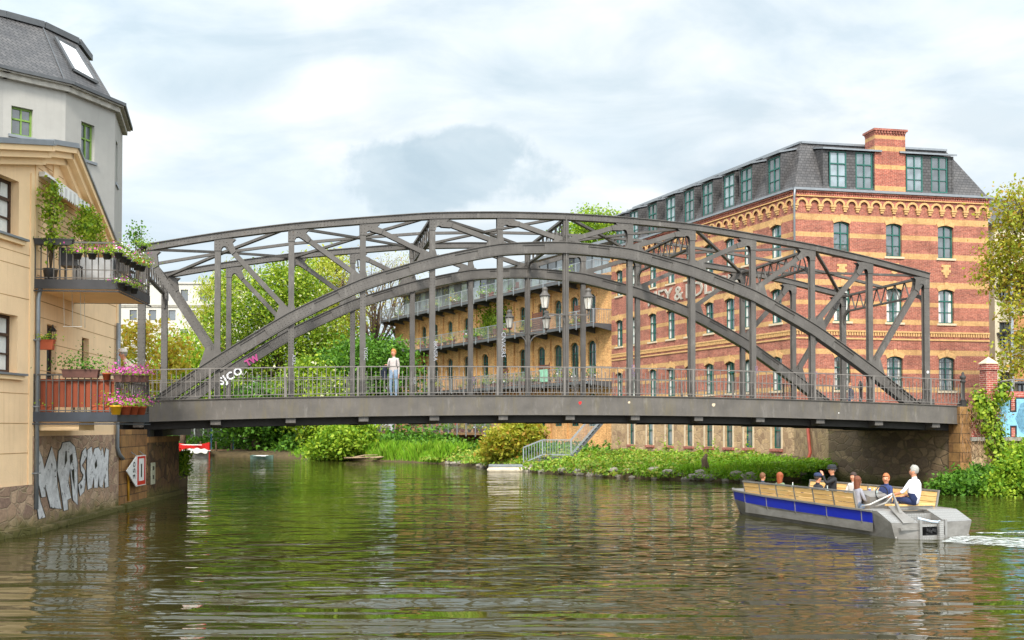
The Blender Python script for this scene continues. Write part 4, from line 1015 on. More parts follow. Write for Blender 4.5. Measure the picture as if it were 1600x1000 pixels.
# cornice and rake with zinc capping
mb = MB(); prof = ((-.45, 0, -.13, .0), (-.34, 0, -.28, -.13), (-.18, 0, -.44, -.28))
for o1, o2, za, zb in prof:
    mb.ribbon([(-.12, Kz), (PKx, PKz)], o1, .3, za, zb); mb.ribbon([(PKx, PKz), (RKx+.3, PKz-(RKx+.3-PKx)*RS)], o1, .3, za, zb)
mb.M = MA
for o1, o2, za, zb in prof: mb.ribbon([(-9, Kz-9*AS), (.08, Kz)], o1, .3, za, zb)
mb.build('cornice', M['renderlight'], house)
mb = MB(); mb.ribbon([(-.12, Kz+.003), (PKx, PKz+.003)], -.5, .4, .0, .12); mb.ribbon([(PKx, PKz+.003), (RKx+.35, PKz-(RKx+.35-PKx)*RS)], -.5, .4, .0, .05)
mb.mesh([(PKx,-.2,PKz),(RKx+.3,-.2,RKz),(RKx+.3,6,RKz),(PKx,6,PKz),(-3,6,Kz-3*AS-.25),(-3,.2,Kz-3*AS-.25)], [(0,1,2,3),(0,3,4,5)])
mb.M = MA; mb.ribbon([(-9, Kz-9*AS+.003), (.08, Kz+.003)], -.5, .6, .0, .12); mb.build('roof', M['zinc'], house)
# windows
for x0, x1, za, zb in opA:
    window(house, (x0+x1)/2, za, x1-x0, zb-za, 0, 'h', M['brownwood'], M['glassdark'], MA, .2, sill=False, cols=4, bars=(.66,.33), curtain=True)
mb = MB(MA)
for x0, x1, za, zb in opA: mb.box(x0-.2, x1+.2, -.16, .19, za-.06, za-.01); mb.mark()
mb.build_each('window_ledge', M['zinc'], house)
mb = MB(MA)
for x0, x1, za, zb in opA: mb.box(x0-.15, x1+.15, -.1, -.002, za-.16, za-.062); mb.mark()
mb.build_each('sill', M['renderlight'], house)
window(house, (d0+d1)/2, 2.85, d1-d0, 2.25, 0, 'hd', M['brownwood'], M['glassdark'], None, .12, sill=False, name='balcony_door', bars=(.4,))
window(house, (w0+w1)/2, 4.1, w1-w0, .9, 0, 'hw', M['brownwood'], M['glassdark'], None, .15, sill=False, bars=(.5,), cols=1)
window(house, (u0+u1)/2, 6.15, u1-u0, 1.42, 0, 'hu', M['brownwood'], M['glassdark'], None, .12, sill=False, name='balcony_door', bars=(.4,))
# downpipes
mb = MB(); mb.tube([(.05,-.16,5.95),(.05,-.12,5.75),(.03,-.10,5.6),(.03,-.10,.55)], .055, 8)
for z in (1.4, 3.0, 4.6): mb.box(-.05,.11,-.17,-.005,z,z+.03)
mb.build('drainpipe', M['zinc'], house)
mb = MB(); mb.tube([(Lw-.3,-.1,5.7),(Lw-.3,-.1,1.9),(Lw-.15,-.12,1.7),(Lw+.1,-.16,1.55)], .06, 8); mb.build('drainpipe', M['zinc'], house)
# stone foot of the house in the river, continuing as quay wall
mb = MB(); mb.M = MA; mb.box(-9, 0, -.06, .4, -1, 1.15); mb.M = Matrix.Identity(4)
mb.box(0.0, Lw+.05, -.05, .4, -1, 2.3); mb.M = MA; mb.box(-9, -.0, -.22, -.061, -1, .16); mb.M = Matrix.Identity(4); mb.box(0, Lw, -.25, -.051, -1, .12)
mb.build('stone_plinth', M['rubble'], house)
# balconies
def balcony(z, lx, out, thick, lower):
    root = MB(); root.slab([(0,-.0),(0,-out),(lx,-out),(lx,0)], z-thick, z-.02)
    if lower: root.box(.1, 1.3, -1.05, -.02, z-thick-.22, z-thick)
    b = root.build('balcony', M['renderlight'], house)
    f = MB(); e = .03
    f.box(-e, lx+e, -out-e, -out-.001, z-.17, z+.06); f.box(-e, -.001, -out, 0, z-.17, z+.06); f.box(lx+.001, lx+e, -out, 0, z-.17, z+.06)
    f.box(-e-.03, lx+e+.03, -out-e-.03, -out-e-.001, z-.24, z-.205); f.box(-e-.03, -e-.001, -out-.05, 0, z-.24, z-.205)
    f.build('fascia', M['plasticblack'] if not lower else plain('dark_blue_grey', (.03,.037,.05,1), .5), b)
    r = MB(); H = .96
    def side(p, q, n):
        a = Vector((*p, 0)); c = Vector((*q, 0))
        for h, w in ((H, .04), (.1, .025), (.30, .02)) if not lower else ((H, .04), (.1, .025), (H-.14, .02)): r.bar((p[0],p[1],z+h), (q[0],q[1],z+h), w)
        for k in range(n+1):
            s = a.lerp(c, k/n); w = .022 if k not in (0, n) else .045
            r.box(s.x-w/2, s.x+w/2, s.y-w/2, s.y+w/2, z, z+H)
    side((0, -.02), (0, -out), 13); side((0, -out), (lx, -out), 18); side((lx, -out), (lx, -.02), 12)
    if lower:      # diamond lattice on the river side
        m = 14
        for k in range(m): x0 = lx*k/m; x1 = lx*(k+1)/m; r.bar((x0,-out,z+.1),(x1,-out,z+.8),.012); r.bar((x1,-out,z+.1),(x0,-out,z+.8),.012)
    r.build('railing', plain('railing_iron', (.11,.10,.09,1), .5, .3), b)
    return b
ub = balcony(6.02, 2.95, 1.95, .16, False)
lb = balcony(2.82, 2.95, 1.95, .16, True)
mb = MB(); n = 26
for k in range(n):   # brown screen cloth behind the bars, softly folded
    a = -.06-1.82*k/n; c = -.06-1.82*(k+1)/n; fa = .02*sin(k*1.3); fc = .02*sin((k+1)*1.3)
    mb.poly([(.04+fa, a, 3.0), (.04+fc, c, 3.0), (.04+fc, c, 3.68), (.04+fa, a, 3.68)])
mb.build('balcony_screen', plain('rust_cloth', S('#8a4329'), .85, var=.1), lb)
# awning
mb = MB(); ax0, ax1 = hx(56), hx(112)
mb.box(ax0, ax1, -.16, -.02, 8.62, 8.74); aw = mb.build('awning', M['white'], house)
mb = MB(); n = 16
stripe = plain('awning_cloth', (.55, .53, .50, 1), .8)
for k in range(n):
    a = ax0+(ax1-ax0)*k/n; c = ax0+(ax1-ax0)*(k+1)/n; m = (a+c)/2
    mb.poly([(a,-.42,8.5),(c,-.42,8.5),(c,-.16,8.66),(a,-.16,8.66)], k % 2); mb.poly([(a,-.42,8.5),(c,-.42,8.5),(c,-.42,8.28),(m,-.42,8.2),(a,-.42,8.28)], k % 2)
mb.build('awning_fringe', [stripe, M['white']], aw)
# wall lantern, cord frame
mb = MB(); lx_ = hx(68); mb.lathe([(.03,-.1),(.06,-.05),(.03,0)], c=(lx_,-.2,4.72), n=8); mb.lathe([(.09,.17),(.10,.19),(.05,.25),(.02,.28),(.015,.34)], c=(lx_,-.2,4.72), n=6); mb.bar((lx_,0,4.6),(lx_,-.2,4.6),.02); mb.bar((lx_,-.2,4.55),(lx_,-.2,4.72),.02); mb.box(lx_-.05,lx_+.05,-.03,-.003,4.5,4.75)
for k in range(4): q = k*pi/2+.7; mb.bar((lx_+.05*cos(q),-.2+.05*sin(q),4.72),(lx_+.08*cos(q),-.2+.08*sin(q),4.9),.012)
wl_ = mb.build('wall_lantern', M['black'], house)
mb = MB(); cords = [(.6, -.5), (.6, -.9), (.6, -.7), (.9, -.9)]
for x, y in cords: mb.tube([(x, y, 5.85), (x+.02, y-.02, 5.0)], .006, 4)
mb.bar((.6,-.5,5.0),(.6,-.95,5.0),.012); mb.build('hanging_cord', M['curtain'], house)

# ------------------------------------------------------------------ quay wall left with the near abutment
quay = thing('stone_abutment', 'brown sandstone bridge abutment under the left end of the bridge', 'abutment', (HO[0], HO[1], 0), HB)
qe = 14.9
mb = MB(); mb.box(Lw+.05, Lw+3.2, -.10, 1.2, -1, 2.45); mb.build('sandstone_blocks', M['ashlar'], quay)
mb = MB(); mb.box(Lw+3.2, qe, -.12, 1.2, -1, 2.0); mb.box(Lw+.05, qe, -.32, -.121, -1, .15); mb.build('rubble_face', M['rubbledark'], quay)
mb = MB(); mb.box(Lw+3.2, qe, -.15, 1.2, 2.001, 2.2); mb.build('bearing_course', M['ashlar'], quay)
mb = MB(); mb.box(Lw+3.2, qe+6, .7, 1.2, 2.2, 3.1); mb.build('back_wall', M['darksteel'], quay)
for x in (10.6, 12.4): 
    mb = MB(); mb.box(x, x+.6, -.1, .5, 2.2, 2.75); mb.build('bearing', M['darksteel'], quay)
# road and land behind the left abutment
mb = MB(); LC = BM @ Vector((-1.0, -.9, 0)); 
pts = [BM @ Vector(p) for p in ((-1.0,-.7,0),(-1.0,BW+.7,0),(-2,14,0),(-60,14,0),(-60,-.7,0))]
mb.slab([(p.x,p.y) for p in pts], -1, 3.36); props(mb.build('street_left', M['deck']), kind='structure')

# waterway sign, gauge plate, graffiti, conduit
def rail_pt(px, off): return hx(px, off)
sg = thing('waterway_sign', 'red and white waterway sign with arrow board 350 on the left abutment', 'sign', tuple(HM @ Vector((0,0,0))), HB)
s0, s1 = hx(212.5, .26), hx(226.5, .26); D1 = 24.7+.9956*s0
zt, zb_ = zat(712, D1), zat(760, D1)
mb = MB(); mb.box(s0, s1, -.30, -.26, zb_, zt); mb.build('sign_board', M['white'], sg)
w = s1-s0; h = zt-zb_
mb = MB()
for a, b, c, d in ((.05,.95,.9,.97),(.05,.95,.03,.16),(.05,.2,.1599,.8999),(.8,.95,.1599,.8999)): mb.box(s0+w*a, s0+w*b, -.304, -.3005, zb_+h*c, zb_+h*d)
mb.box(s0+w*.05, s0+w*.95, -.304, -.3005, zb_+h*.8, zb_+h*.8999) if False else None
mb.build('red_border', M['signred'], sg)
mb = MB(); mb.box(s0+w*.44, s0+w*.56, -.306, -.3005, zb_+h*.28, zb_+h*.72); mb.build('black_bar', M['black'], sg)
t0 = hx(197, .26); tip = t0
mb = MB(); mb.prism([(s0-.01, zt-.02), (s0-.01, zb_-.02), (tip, (zt+zb_)/2+.05)], -.29, -.265); mb.build('arrow_board', M['white'], sg)
me = text_mesh('350', .38, M['black'], .002)
o = inst('numerals', me, sg); o.matrix_local = Matrix.Translation((s0-.16, -.295, (zt+zb_)/2+.03)) @ Matrix.Rotation(pi/2, 4, 'Z').inverted() @ Matrix.Rotation(0, 4, 'X') if False else Matrix.Translation((s0-.16, -.295, (zt+zb_)/2+.03)) @ Matrix.Rotation(pi/2, 4, 'X') @ Matrix.Rotation(pi/2, 4, 'Z')
mb = MB()
for z in (zt+.05,): mb.bar((s0-.02,-.28,zt),(s0-.02,-.12,zt+.12),.02); mb.bar((s1-.1,-.28,zt),(s1-.1,-.12,zt+.12),.02)
mb.build('mounting', M['zinc'], sg)
gp = thing('gauge_plate', 'pale vertical water gauge plate on the left abutment beside the red and white sign', 'gauge', tuple(HM @ Vector((0,0,0))), HB)
g0, g1 = hx(235.5, .14), hx(241.5, .14); Dg = 24.7+g0
mb = MB(); mb.box(g0, g1, -.18, -.15, zat(757, Dg), zat(723, Dg)); mb.build('plate', plain('worn_white', S('#b5b49a'), .6, var=.3, scale=12), gp)
mb = MB()
for z, hh in ((zat(735,Dg), .14), (zat(749,Dg), .14)): mb.box(g0+(g1-g0)*.3, g0+(g1-g0)*.7, -.184, -.1805, z, z+hh)
mb.build('gauge_marks', M['black'], gp)
cd = thing('yellow_conduit', 'thin yellow stained pipe running down the left abutment below the arrow board', 'pipe', tuple(HM @ Vector((0,0,0))), HB)
xx = hx(200, .14); mb = MB(); mb.tube([(xx,-.14,1.25),(xx+.1,-.14,.8),(xx+.12,-.14,.2)], .035, 6); mb.build('pipe', plain('ochre_stain', S('#b9861c'), .7, var=.3), cd)

# graffiti: big white letters with black outline on the plinth (each letter drawn from strokes in photo pixels, laid on the wall)
gf = thing('wall_graffiti', 'tall white spray painted letters with black outline on the stone foot of the cream house', 'graffiti', (HO[0], HO[1], 0), HB)
def GP(px, py, off=.055): s = hx(px, off); return (s, zat(py, 24.7+.9956*s))
glyph = [   # outlines in photo pixels
 [(57,691),(66,715),(70,733),(81,698),(88,722),(90,757),(97,795),(80,793),(75,773),(71,757),(72,776),(66,777),(62,759),(58,757),(64,784),(72,808),(62,811),(57,779),(55,755)],
 [(92,705),(96,700),(98,692),(109,690),(117,698),(121,722),(122,789),(115,781),(110,730),(107,754),(112,778),(106,781),(107,796),(101,798),(97,772),(93,748),(90,735)],
 [(126,722),(129,706),(134,699),(136,712),(131,722),(128,727),(133,735),(134,752),(132,768),(126,775),(123,757),(129,750),(131,742),(127,735)],
 [(137,703),(143,698),(145,712),(148,701),(154,699),(158,706),(160,699),(163,716),(166,700),(170,703),(169,735),(170,760),(165,762),(163,742),(161,762),(156,760),(155,742),(153,762),(148,762),(147,744),(144,762),(138,765),(136,740)]]
dark = [[(102,705),(104,704),(105,720),(101,728)],[(109,712),(113,708),(114,718),(110,727)],[(148,725),(151,717),(152,728),(149,733)],[(112,735),(116,732),(117,765),(113,745)]]
mo, mi_ = MB(), MB()
wm_, t_, b_ = newmat('graffiti_white'); v_ = coord(t_)
t_.links.new(ramp(t_, noise(t_, v_, 5, 6, .7), [(.3, (.42,.42,.42)), (.65, (.70,.70,.69))]), b_.inputs['Base Color']); b_.inputs['Roughness'].default_value = .8
t_.links.new(ramp(t_, noise(t_, v_, 4.5, 7, .75), [(.35, (.0,.0,.0)), (.42, (1,1,1))]), b_.inputs['Alpha']); bump(t_, b_, noise(t_, v_, 3, 5), .6, .05); wornwhite = wm_
for gl in glyph:
    cx = sum(p[0] for p in gl)/len(gl); cy = sum(p[1] for p in gl)/len(gl)
    n = len(gl); area = sum(gl[i][0]*gl[(i+1)%n][1]-gl[(i+1)%n][0]*gl[i][1] for i in range(n)); sg_ = 1 if area > 0 else -1
    ol = []
    for i in range(n):
        a, b, c = Vector(gl[i-1]), Vector(gl[i]), Vector(gl[(i+1) % n]); e = (c-a).normalized(); ol.append((b.x+e.y*1.25*sg_, b.y-e.x*1.8*sg_))
    P1 = [GP(*p) for p in ol]; P2 = [GP(*p) for p in gl]
    mo.poly([(x, -.056, z) for x, z in P1]); mi_.poly([(x, -.061, z) for x, z in P2])
for gl in dark: mo.poly([(x, -.066, z) for x, z in [GP(*p) for p in gl]])
mo.build('outline', M['black'], gf); mi_.build('fill', wornwhite, gf)

# ------------------------------------------------------------------ tall grey corner building behind the cream house
gk = 1.32
def GPt(x, D): D *= gk; return ((x-800)/1610*D, D)
gpts = [GPt(-60, 30.8), GPt(0, 31.7), GPt(98, 33), GPt(176, 35.1), GPt(188, 37.8)]
grey = thing('grey_apartment_block', 'tall grey rendered building with a dark slate roof behind the cream house', 'building', (gpts[2][0], gpts[2][1], 0), 0)
o0 = Vector((gpts[2][0], gpts[2][1]))
lp = [Vector(p)-o0 for p in gpts]; ze = 2.5+(668-130)*33*gk/1610
zE = ze
ops_by = {0: [], 1: [(13, 47, 168, 212)], 2: [(123, 144, 193, 250)], 3: [(177.6, 180.5, 222, 288)]}
for k in range(len(lp)-1):
    a, b = lp[k], lp[k+1]; d = b-a; L_ = d.length; ang = atan2(d.y, d.x)
    Mx = Matrix.Translation((a.x, a.y, 0)) @ Matrix.Rotation(ang, 4, 'Z')
    wa = (a+o0); dd = d/L_
    ops = []
    for (x0, x1, y0, y1) in ops_by[k]:
        t0, t1 = hit(x0, wa, dd), hit(x1, wa, dd); Dm = (wa+dd*(t0+t1)/2).y; ops.append((t0, t1, zat(y1, Dm), zat(y0, Dm)))
    mb = MB(Mx); wall(mb, 0, L_, 1, zE, ops, reveal=.25); mb.build('rendered_wall', M['greyrender'], grey)
    for o_ in ops: window(grey, (o_[0]+o_[1])/2, o_[2], o_[1]-o_[0], o_[3]-o_[2], 0, 'gw%d' % k, M['limegreen'], M['glass'], Mx, .16, sill=True, bars=(.58,), fw=.08, sillm=M['zinc'])
    mb = MB(Mx); mb.box(-.05, L_+.08, -.22, -.003, zE-.28, zE-.06); mb.box(-.1, L_+.15, -.36, -.003, zE-.06, zE+.1); mb.build('eaves', plain('grey_cornice', S('#a8a49b'), .8), grey)
    mb = MB(Mx); mb.box(-.12, L_+.2, -.46, -.361, zE, zE+.14); mb.build('gutter', M['galvdark'], grey)
b = lp[-1]; mb = MB(); mb.poly([(b.x,b.y,1),(b.x-6,b.y+3,1),(b.x-6,b.y+3,zE),(b.x,b.y,zE)]); mb.build('rendered_wall', M['greyrender'], grey)
# roof: steep slate, upper edge read from the photo (0,24),(55,38),(113,65),(135,92)
up = []
for (x, y, D) in ((-60, 12, 33.5), (0, 24, 34.4), (60, 40, 35.4), (113, 65, 36.6), (132, 90, 38.5)):
    D *= gk; p = Vector(((x-800)/1610*D, D))-o0; up.append((p.x, p.y, zat(y, D)))
lo = [(p.x+.0, p.y-.0, zE+.1) for p in lp]
lo = [Vector((p.x, p.y, zE+.1)) for p in lp]
mb = MB()
for k in range(4): mb.poly([tuple(lo[k]), tuple(lo[k+1]), up[k+1], up[k]])
mb.poly([tuple(lo[4]), (lo[4].x-6, lo[4].y+3, zE), (up[4][0]-4, up[4][1]+2, up[4][2]), up[4]])
mb.build('slate_roof', M['slate'], grey)
mb = MB()
for k in range(4): mb.bar(up[k], up[k+1], .5, .28)
for k in range(5): pass
mb.bar(tuple(lo[2]+Vector((0,-.02,.03))), tuple(Vector(up[2])+Vector((0,-.02,.02))), .05, .05)
mb.build('roof_edge', M['galvdark'], grey)
# skylight
f = MB(); a = Vector(lo[2]); b = Vector(lo[3]); c = Vector(up[3]); d = Vector(up[2])
def bil(u, v, off=0): p = a.lerp(b, u).lerp(d.lerp(c, u), v); n = (b-a).cross(d-a).normalized(); n = n if n.y < 0 else -n; return p+n*off
cs = [bil(.30,.30,.10), bil(.78,.24,.10), bil(.74,.78,.10), bil(.22,.82,.10)]
for p, q in zip(cs, cs[1:]+cs[:1]): f.bar(p, q, .12, .12)
sk = f.build('skylight', M['galvdark'], grey)
g = MB(); g.poly([tuple(p) for p in cs]); g.build('pane', glassmat('skylight_glass', (.5,.52,.53,1), .15), sk)

# ------------------------------------------------------------------ far white block seen through the bridge on the left
FX0, FX1, FD = (150-800)/1610*150, (352-800)/1610*150, 150
far = thing('white_apartment_block', 'pale modern apartment block with small dark windows far behind the trees', 'building', (FX0, FD, 0), .03)
Wd = FX1-FX0+3
ops = []
for r, (ya, yb) in enumerate(((452, 470), (484, 500), (514, 530), (545, 560))):
    for x in range(160, 352, 30): xx = (x-800)/1610*150-FX0+ (1.0 if r % 2 else 0); ops.append((xx, xx+1.05, zat(yb, FD), zat(ya, FD)))
mb = MB(); wall(mb, 0, Wd, -1, zat(443, FD), ops, reveal=.3); mb.box(-.2, Wd+.2, -.2, 10, zat(443,FD), zat(440,FD)); mb.build('rendered_wall', M['whiterender'], far)
mb = MB(); mb.box(0, Wd, -.1, -.01, zat(480,FD), zat(476,FD)); mb.box(0, Wd, -.1, -.01, zat(541,FD), zat(537,FD)); mb.build('floor_band', M['concrete'], far)
for o_ in ops: window(far, (o_[0]+o_[1])/2, o_[2], 1.05, o_[3]-o_[2], 0, 'far', M['galvdark'], M['glassdark'], None, .2, sill=False, bars=(), cols=1, fw=.09)

# ------------------------------------------------------------------ right abutment, garden wall, street level
ab = thing('stone_abutment', 'pale sandstone abutment wall in the shade under the right end of the bridge', 'abutment', (BO[0], BO[1], 0), BANG)
AX = 12*BL+1.0
def bxh(px, y): q = BM @ Vector((0, y, 0)); return hit(px, (q.x, q.y), (cos(BANG), sin(BANG)))
mb = MB(); mb.box(AX, AX+3, -.1, 9.6, -1, 2.35); mb.build('block_face', M['abutment'], ab)
mb = MB(); mb.box(AX-.02, AX+3, -.12, 9.62, 2.351, 2.5); mb.build('bearing_course', M['ashlargrey'], ab)
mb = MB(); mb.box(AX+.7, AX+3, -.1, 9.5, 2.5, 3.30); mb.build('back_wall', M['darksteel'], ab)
for y in (0, BW):
    mb = MB(); mb.box(AX+.08, AX+.6, y-.25, y+.25, 2.5, 2.75); mb.build('bearing', M['darksteel'], ab)
mb = MB(); mb.box(AX-.08, AX+.42, -.85, -.121, -1, 3.35); mb.build('quoin_blocks', M['ashlar'], ab)
# rubble wall joining abutment and brick building
p = BM @ Vector((AX, 9.6, 0)); q = Vector((RC[0]-.1, RC[1], 0)); d = q-p; ang = atan2(d.y, d.x)
rw = thing('rubble_wall', 'rough rubble stone retaining wall between the right abutment and the brick building', 'wall', (p.x, p.y, 0), ang)
mb = MB(); mb.box(0, d.length, 0, -.5, -1, 3.3); mb.build('stone_face', M['rubblewarm'], rw)
mb = MB(); mb.tube([(d.length*.55,.12,2.6),(d.length*.5,.14,2.5),(d.length*.42,.16,1.2),(d.length*.30,.5,.85),(d.length*.12,1.4,.75)], .09, 8); mb.build('drainpipe', plain('rust_red_pipe', S('#9a4632'), .5), rw)
# street plateau on the right
P1 = BM @ Vector((AX+.8, -.6, 0)); P2 = BM @ Vector((AX+.8, 9.7, 0)); P3 = BM @ Vector((70, -.6, 0))
mb = MB(); mb.slab([(P1.x,P1.y),(P3.x,P3.y),(P3.x-10,P3.y+60),(RC[0]+5,RC[1]+30),(RC[0]-.02,RC[1]+.0),(P2.x,P2.y)], -1, 3.3); props(mb.build('street_right', M['deck']), kind='structure')
# front garden wall: rubble foot, coping, brick upper wall, pier and railing
GX = AX+.42; gwl = thing('garden_wall', 'red brick garden wall with blue graffiti on a rubble stone base at the right edge', 'wall', (BO[0], BO[1], 0), BANG)
mb = MB(); mb.box(GX, GX+14, -.8, -.2, -1, 1.98); mb.build('stone_base', M['rubblewarm'], gwl)
mb = MB(); mb.box(GX-.05, GX+14, -.95, -.15, 1.981, 2.14); mb.build('coping', M['concrete'], gwl)
q0, q1 = bxh(1542, -.78), bxh(1559, -.78)
mb = MB(); mb.box(GX, q0, -.72, -.4, 2.141, 3.25); mb.box(q1, GX+14, -.75, -.4, 2.141, 3.98); mb.build('brick_wall', M['redbig'], gwl)
mb = MB(); mb.box(q0, q1, -.78, -.36, 2.15, 5.08); pr = mb.build('brick_pier', M['redbig'], gwl)
mb = MB(); mb.box(q0-.05, q1+.05, -.83, -.31, 4.84, 5.0); mb.build('pier_collar', M['redbig'], pr)
mb = MB(); mb.box(q0-.03, q1+.03, -.81, -.33, 5.082, 5.12); mb.mesh([(q0-.03,-.81,5.12),(q1+.03,-.81,5.12),(q1+.03,-.33,5.12),(q0-.03,-.33,5.12),((q0+q1)/2,-.57,5.38)], [(0,1,4),(1,2,4),(2,3,4),(3,0,4)]); mb.build('pier_cap', M['sill'], pr)
mb = MB(); mb.tube([(q1,-.6,4.35),(q1+.9,-.6,4.47),(GX+14,-.6,4.47)], .03, 6)
for k in range(7): x = q1+.9+k*1.6; mb.tube([(x,-.6,3.95),(x,-.6,4.45)], .025, 6)
mb.build('handrail', M['rail'], gwl)
def gtxt(txt, x, z, s):
    a = text_mesh(txt, s, M['black'], .002, .10*s, sp=.85); b = text_mesh(txt, s, plain('spray_cyan', S('#5fb4d8'), .6, var=.15), .002, .065*s, sp=.85)
    return a, b
for (ch, x, z, sx) in (('H', bxh(1583, -.75), 2.25, 1.45), ('C', bxh(1611, -.75), 2.3, 1.4), ('E', bxh(1640, -.75), 2.3, 1.4)):
    for k, (off, mm) in enumerate(((.26, M['black']), (.19, None))):
        mm = mm or bpy.data.materials.get('spray_cyan') or plain('spray_cyan', S('#7db4cc'), .7, var=.2, scale=6)
        me = text_mesh(ch, sx*1.25, mm, .002, off)
        o = inst('graffiti_letter', me, gwl, (x, -.756-.006*k, z), (pi/2, 0, 0))
# ------------------------------------------------------------------ vegetation
def leaf_mesh(name, pts, size, mats, seed=0, up=.3, asp=.55, midx=None, droop=0):
    r = np.random.default_rng(seed); n = len(pts); pts = np.asarray(pts, float)
    nm = r.normal(size=(n,3)); nm[:,2] += up*2; nm /= np.linalg.norm(nm, axis=1)[:,None]
    a = r.normal(size=(n,3)); a[:,2] -= droop; a -= (a*nm).sum(1)[:,None]*nm; a /= np.linalg.norm(a, axis=1)[:,None]; b = np.cross(nm, a)
    s = (size*r.uniform(.6, 1.35, n))[:,None]
    V = np.empty((n,4,3)); V[:,0] = pts-a*s*.5; V[:,1] = pts+b*s*asp*.5+nm*s*.08; V[:,2] = pts+a*s*.5; V[:,3] = pts-b*s*asp*.5+nm*s*.08
    me = bpy.data.meshes.new(name)
    for m in (mats if isinstance(mats, list) else [mats]): me.materials.append(m)
    me.vertices.add(4*n); me.vertices.foreach_set('co', V.ravel())
    me.loops.add(4*n); me.loops.foreach_set('vertex_index', np.arange(4*n, dtype=np.int32))
    me.polygons.add(n); me.polygons.foreach_set('loop_start', np.arange(0, 4*n, 4, dtype=np.int32))
    if midx is not None: me.polygons.foreach_set('material_index', np.asarray(midx, dtype=np.int32))
    me.update(calc_edges=True); return me
def clumps(lobes, nc, rng, shell=.55):
    vol = np.array([l[1][0]*l[1][1]*l[1][2] for l in lobes])**.67; idx = rng.choice(len(lobes), nc, p=vol/vol.sum())
    d = rng.normal(size=(nc,3)); d /= np.linalg.norm(d, axis=1)[:,None]; rr = rng.uniform(shell, 1, nc)**.6
    C = np.array([lobes[i][0] for i in idx]); R = np.array([lobes[i][1] for i in idx])
    return C+d*rr[:,None]*R
def crown_pts(lobes, nc, per, cr, seed, shell=.45):
    rng = np.random.default_rng(seed); c = clumps(lobes, nc, rng, shell)
    p = np.repeat(c, per, axis=0)+rng.normal(size=(nc*per,3))*np.array([cr, cr, cr*.65])
    return p, c
def tree(name, label, base, h, lobes, mat, leaf, nc, per, cr, seed, trunk=.25, group=None, kind='tree', limbs=14, up=.3, droop=0, blossoms=0, asp=.55, fork=.35):
    """lobes relative to the base; trunk, limbs, leafy crown"""
    t = thing(name, label, kind, base, 0, group)
    p, c = crown_pts(lobes, nc, per, cr, seed)
    rng = random.Random(seed)
    mb = MB(); top = h*fork; pts = [(0,0,-.2)]+[(rng.uniform(-.03,.03)*h*k/3, rng.uniform(-.03,.03)*h*k/3, top*k/3) for k in range(1, 4)]
    mb.tube(pts, [trunk*1.25, trunk, trunk*.85, trunk*.75], 8)
    o = Vector(pts[-1]); cs = [Vector(x) for x in c]; rng.shuffle(cs)
    tips = []
    for q in cs[:limbs]:
        m1 = o.lerp(q, .4)+Vector((rng.uniform(-.06,.06)*h, rng.uniform(-.06,.06)*h, .04*h)); m2 = o.lerp(q, .75)+Vector((rng.uniform(-.04,.04)*h, rng.uniform(-.04,.04)*h, .03*h))
        mb.tube([o, m1, m2, q], [trunk*.55, trunk*.34, trunk*.18, trunk*.06], 6); tips += [m1, m2]
    for q in cs[limbs:limbs*4]:
        s = min(tips, key=lambda v: (v-q).length); mb.tube([s, s.lerp(q,.5)+Vector((0,0,.02*h)), q], [trunk*.16, trunk*.1, trunk*.03], 4)
    mb.build('trunk', M['bark'], t)
    midx = None; mats = [mat]
    if blossoms:
        mats.append(M['blossom']); r = np.random.default_rng(seed+5); midx = (r.random(len(p)) < blossoms).astype(int)
    inst('crown', leaf_mesh('crown', p, leaf, mats, seed, up, asp, midx, droop), t)
    return t
def at(x, y, D): return Vector(((x-800)/1610*D, D, zat(y, D)))
def lobes_px(base, D, spec, depth=1.0):
    """crown lobes from (x, y, rx, ry) in photo pixels at distance D, each with real depth"""
    k = D/1610; out = []
    for i, (x, y, rx, ry) in enumerate(spec):
        c = at(x, y, D); off = ((i*37) % 5-2)*.25*rx*k*depth
        out.append((np.array([c.x-base[0], D+off-base[1], c.z-base[2]]), np.array([rx*k, rx*k*depth, ry*k])))
    return out
def tpx(name, label, x, D, spec, mat, leaf, nc, per, cr, seed, gz=1.0, **kw):
    b = (((x-800)/1610*D), D, gz); l = lobes_px(b, D, spec); h = max(c[2]+r[2] for c, r in l)
    return tree(name, label, b, h, l, mat, leaf, nc, per, cr, seed, **kw)
G1 = 'trees on the bank beyond the bridge'
tpx('chestnut_tree', 'large chestnut tree in white blossom behind the left half of the bridge', 445, 104, [(400,470,55,50),(455,445,50,40),(430,540,70,60),(470,510,55,55),(385,560,45,50),(350,520,30,45),(500,560,40,40)], M['chestnut'], .34, 420, 75, .85, 21, trunk=.5, blossoms=.05, group=G1)
tpx('willow_tree', 'yellow green willow with hanging twigs at the left of the chestnut', 352, 118, [(345,470,26,40),(330,530,30,60),(365,440,22,30)], M['willow'], .5, 120, 60, .8, 22, trunk=.4, droop=2.5, asp=.25, group=G1)
tpx('bright_tree', 'bright green feathery tree standing low in front of the pale block', 285, 92, [(285,560,42,36),(310,590,45,46),(250,600,45,42),(330,610,40,40)], M['bright'], .3, 200, 60, .7, 23, trunk=.25, group=G1)
tpx('golden_maple', 'young tree with golden and orange leaves between the house and the bridge end', 215, 62, [(240,515,28,24),(205,540,36,34),(270,545,30,30),(215,590,46,24),(250,580,40,30),(215,480,20,10)], M['gold'], .30, 75, 42, .42, 24, trunk=.1, group=G1, limbs=12)
tpx('bright_tree', 'tall yellow green tree with a loose crown right of the chestnut', 520, 120, [(500,450,38,50),(530,500,45,45),(520,410,20,14)], M['willow'], .4, 200, 45, .9, 25, trunk=.35, group=G1)
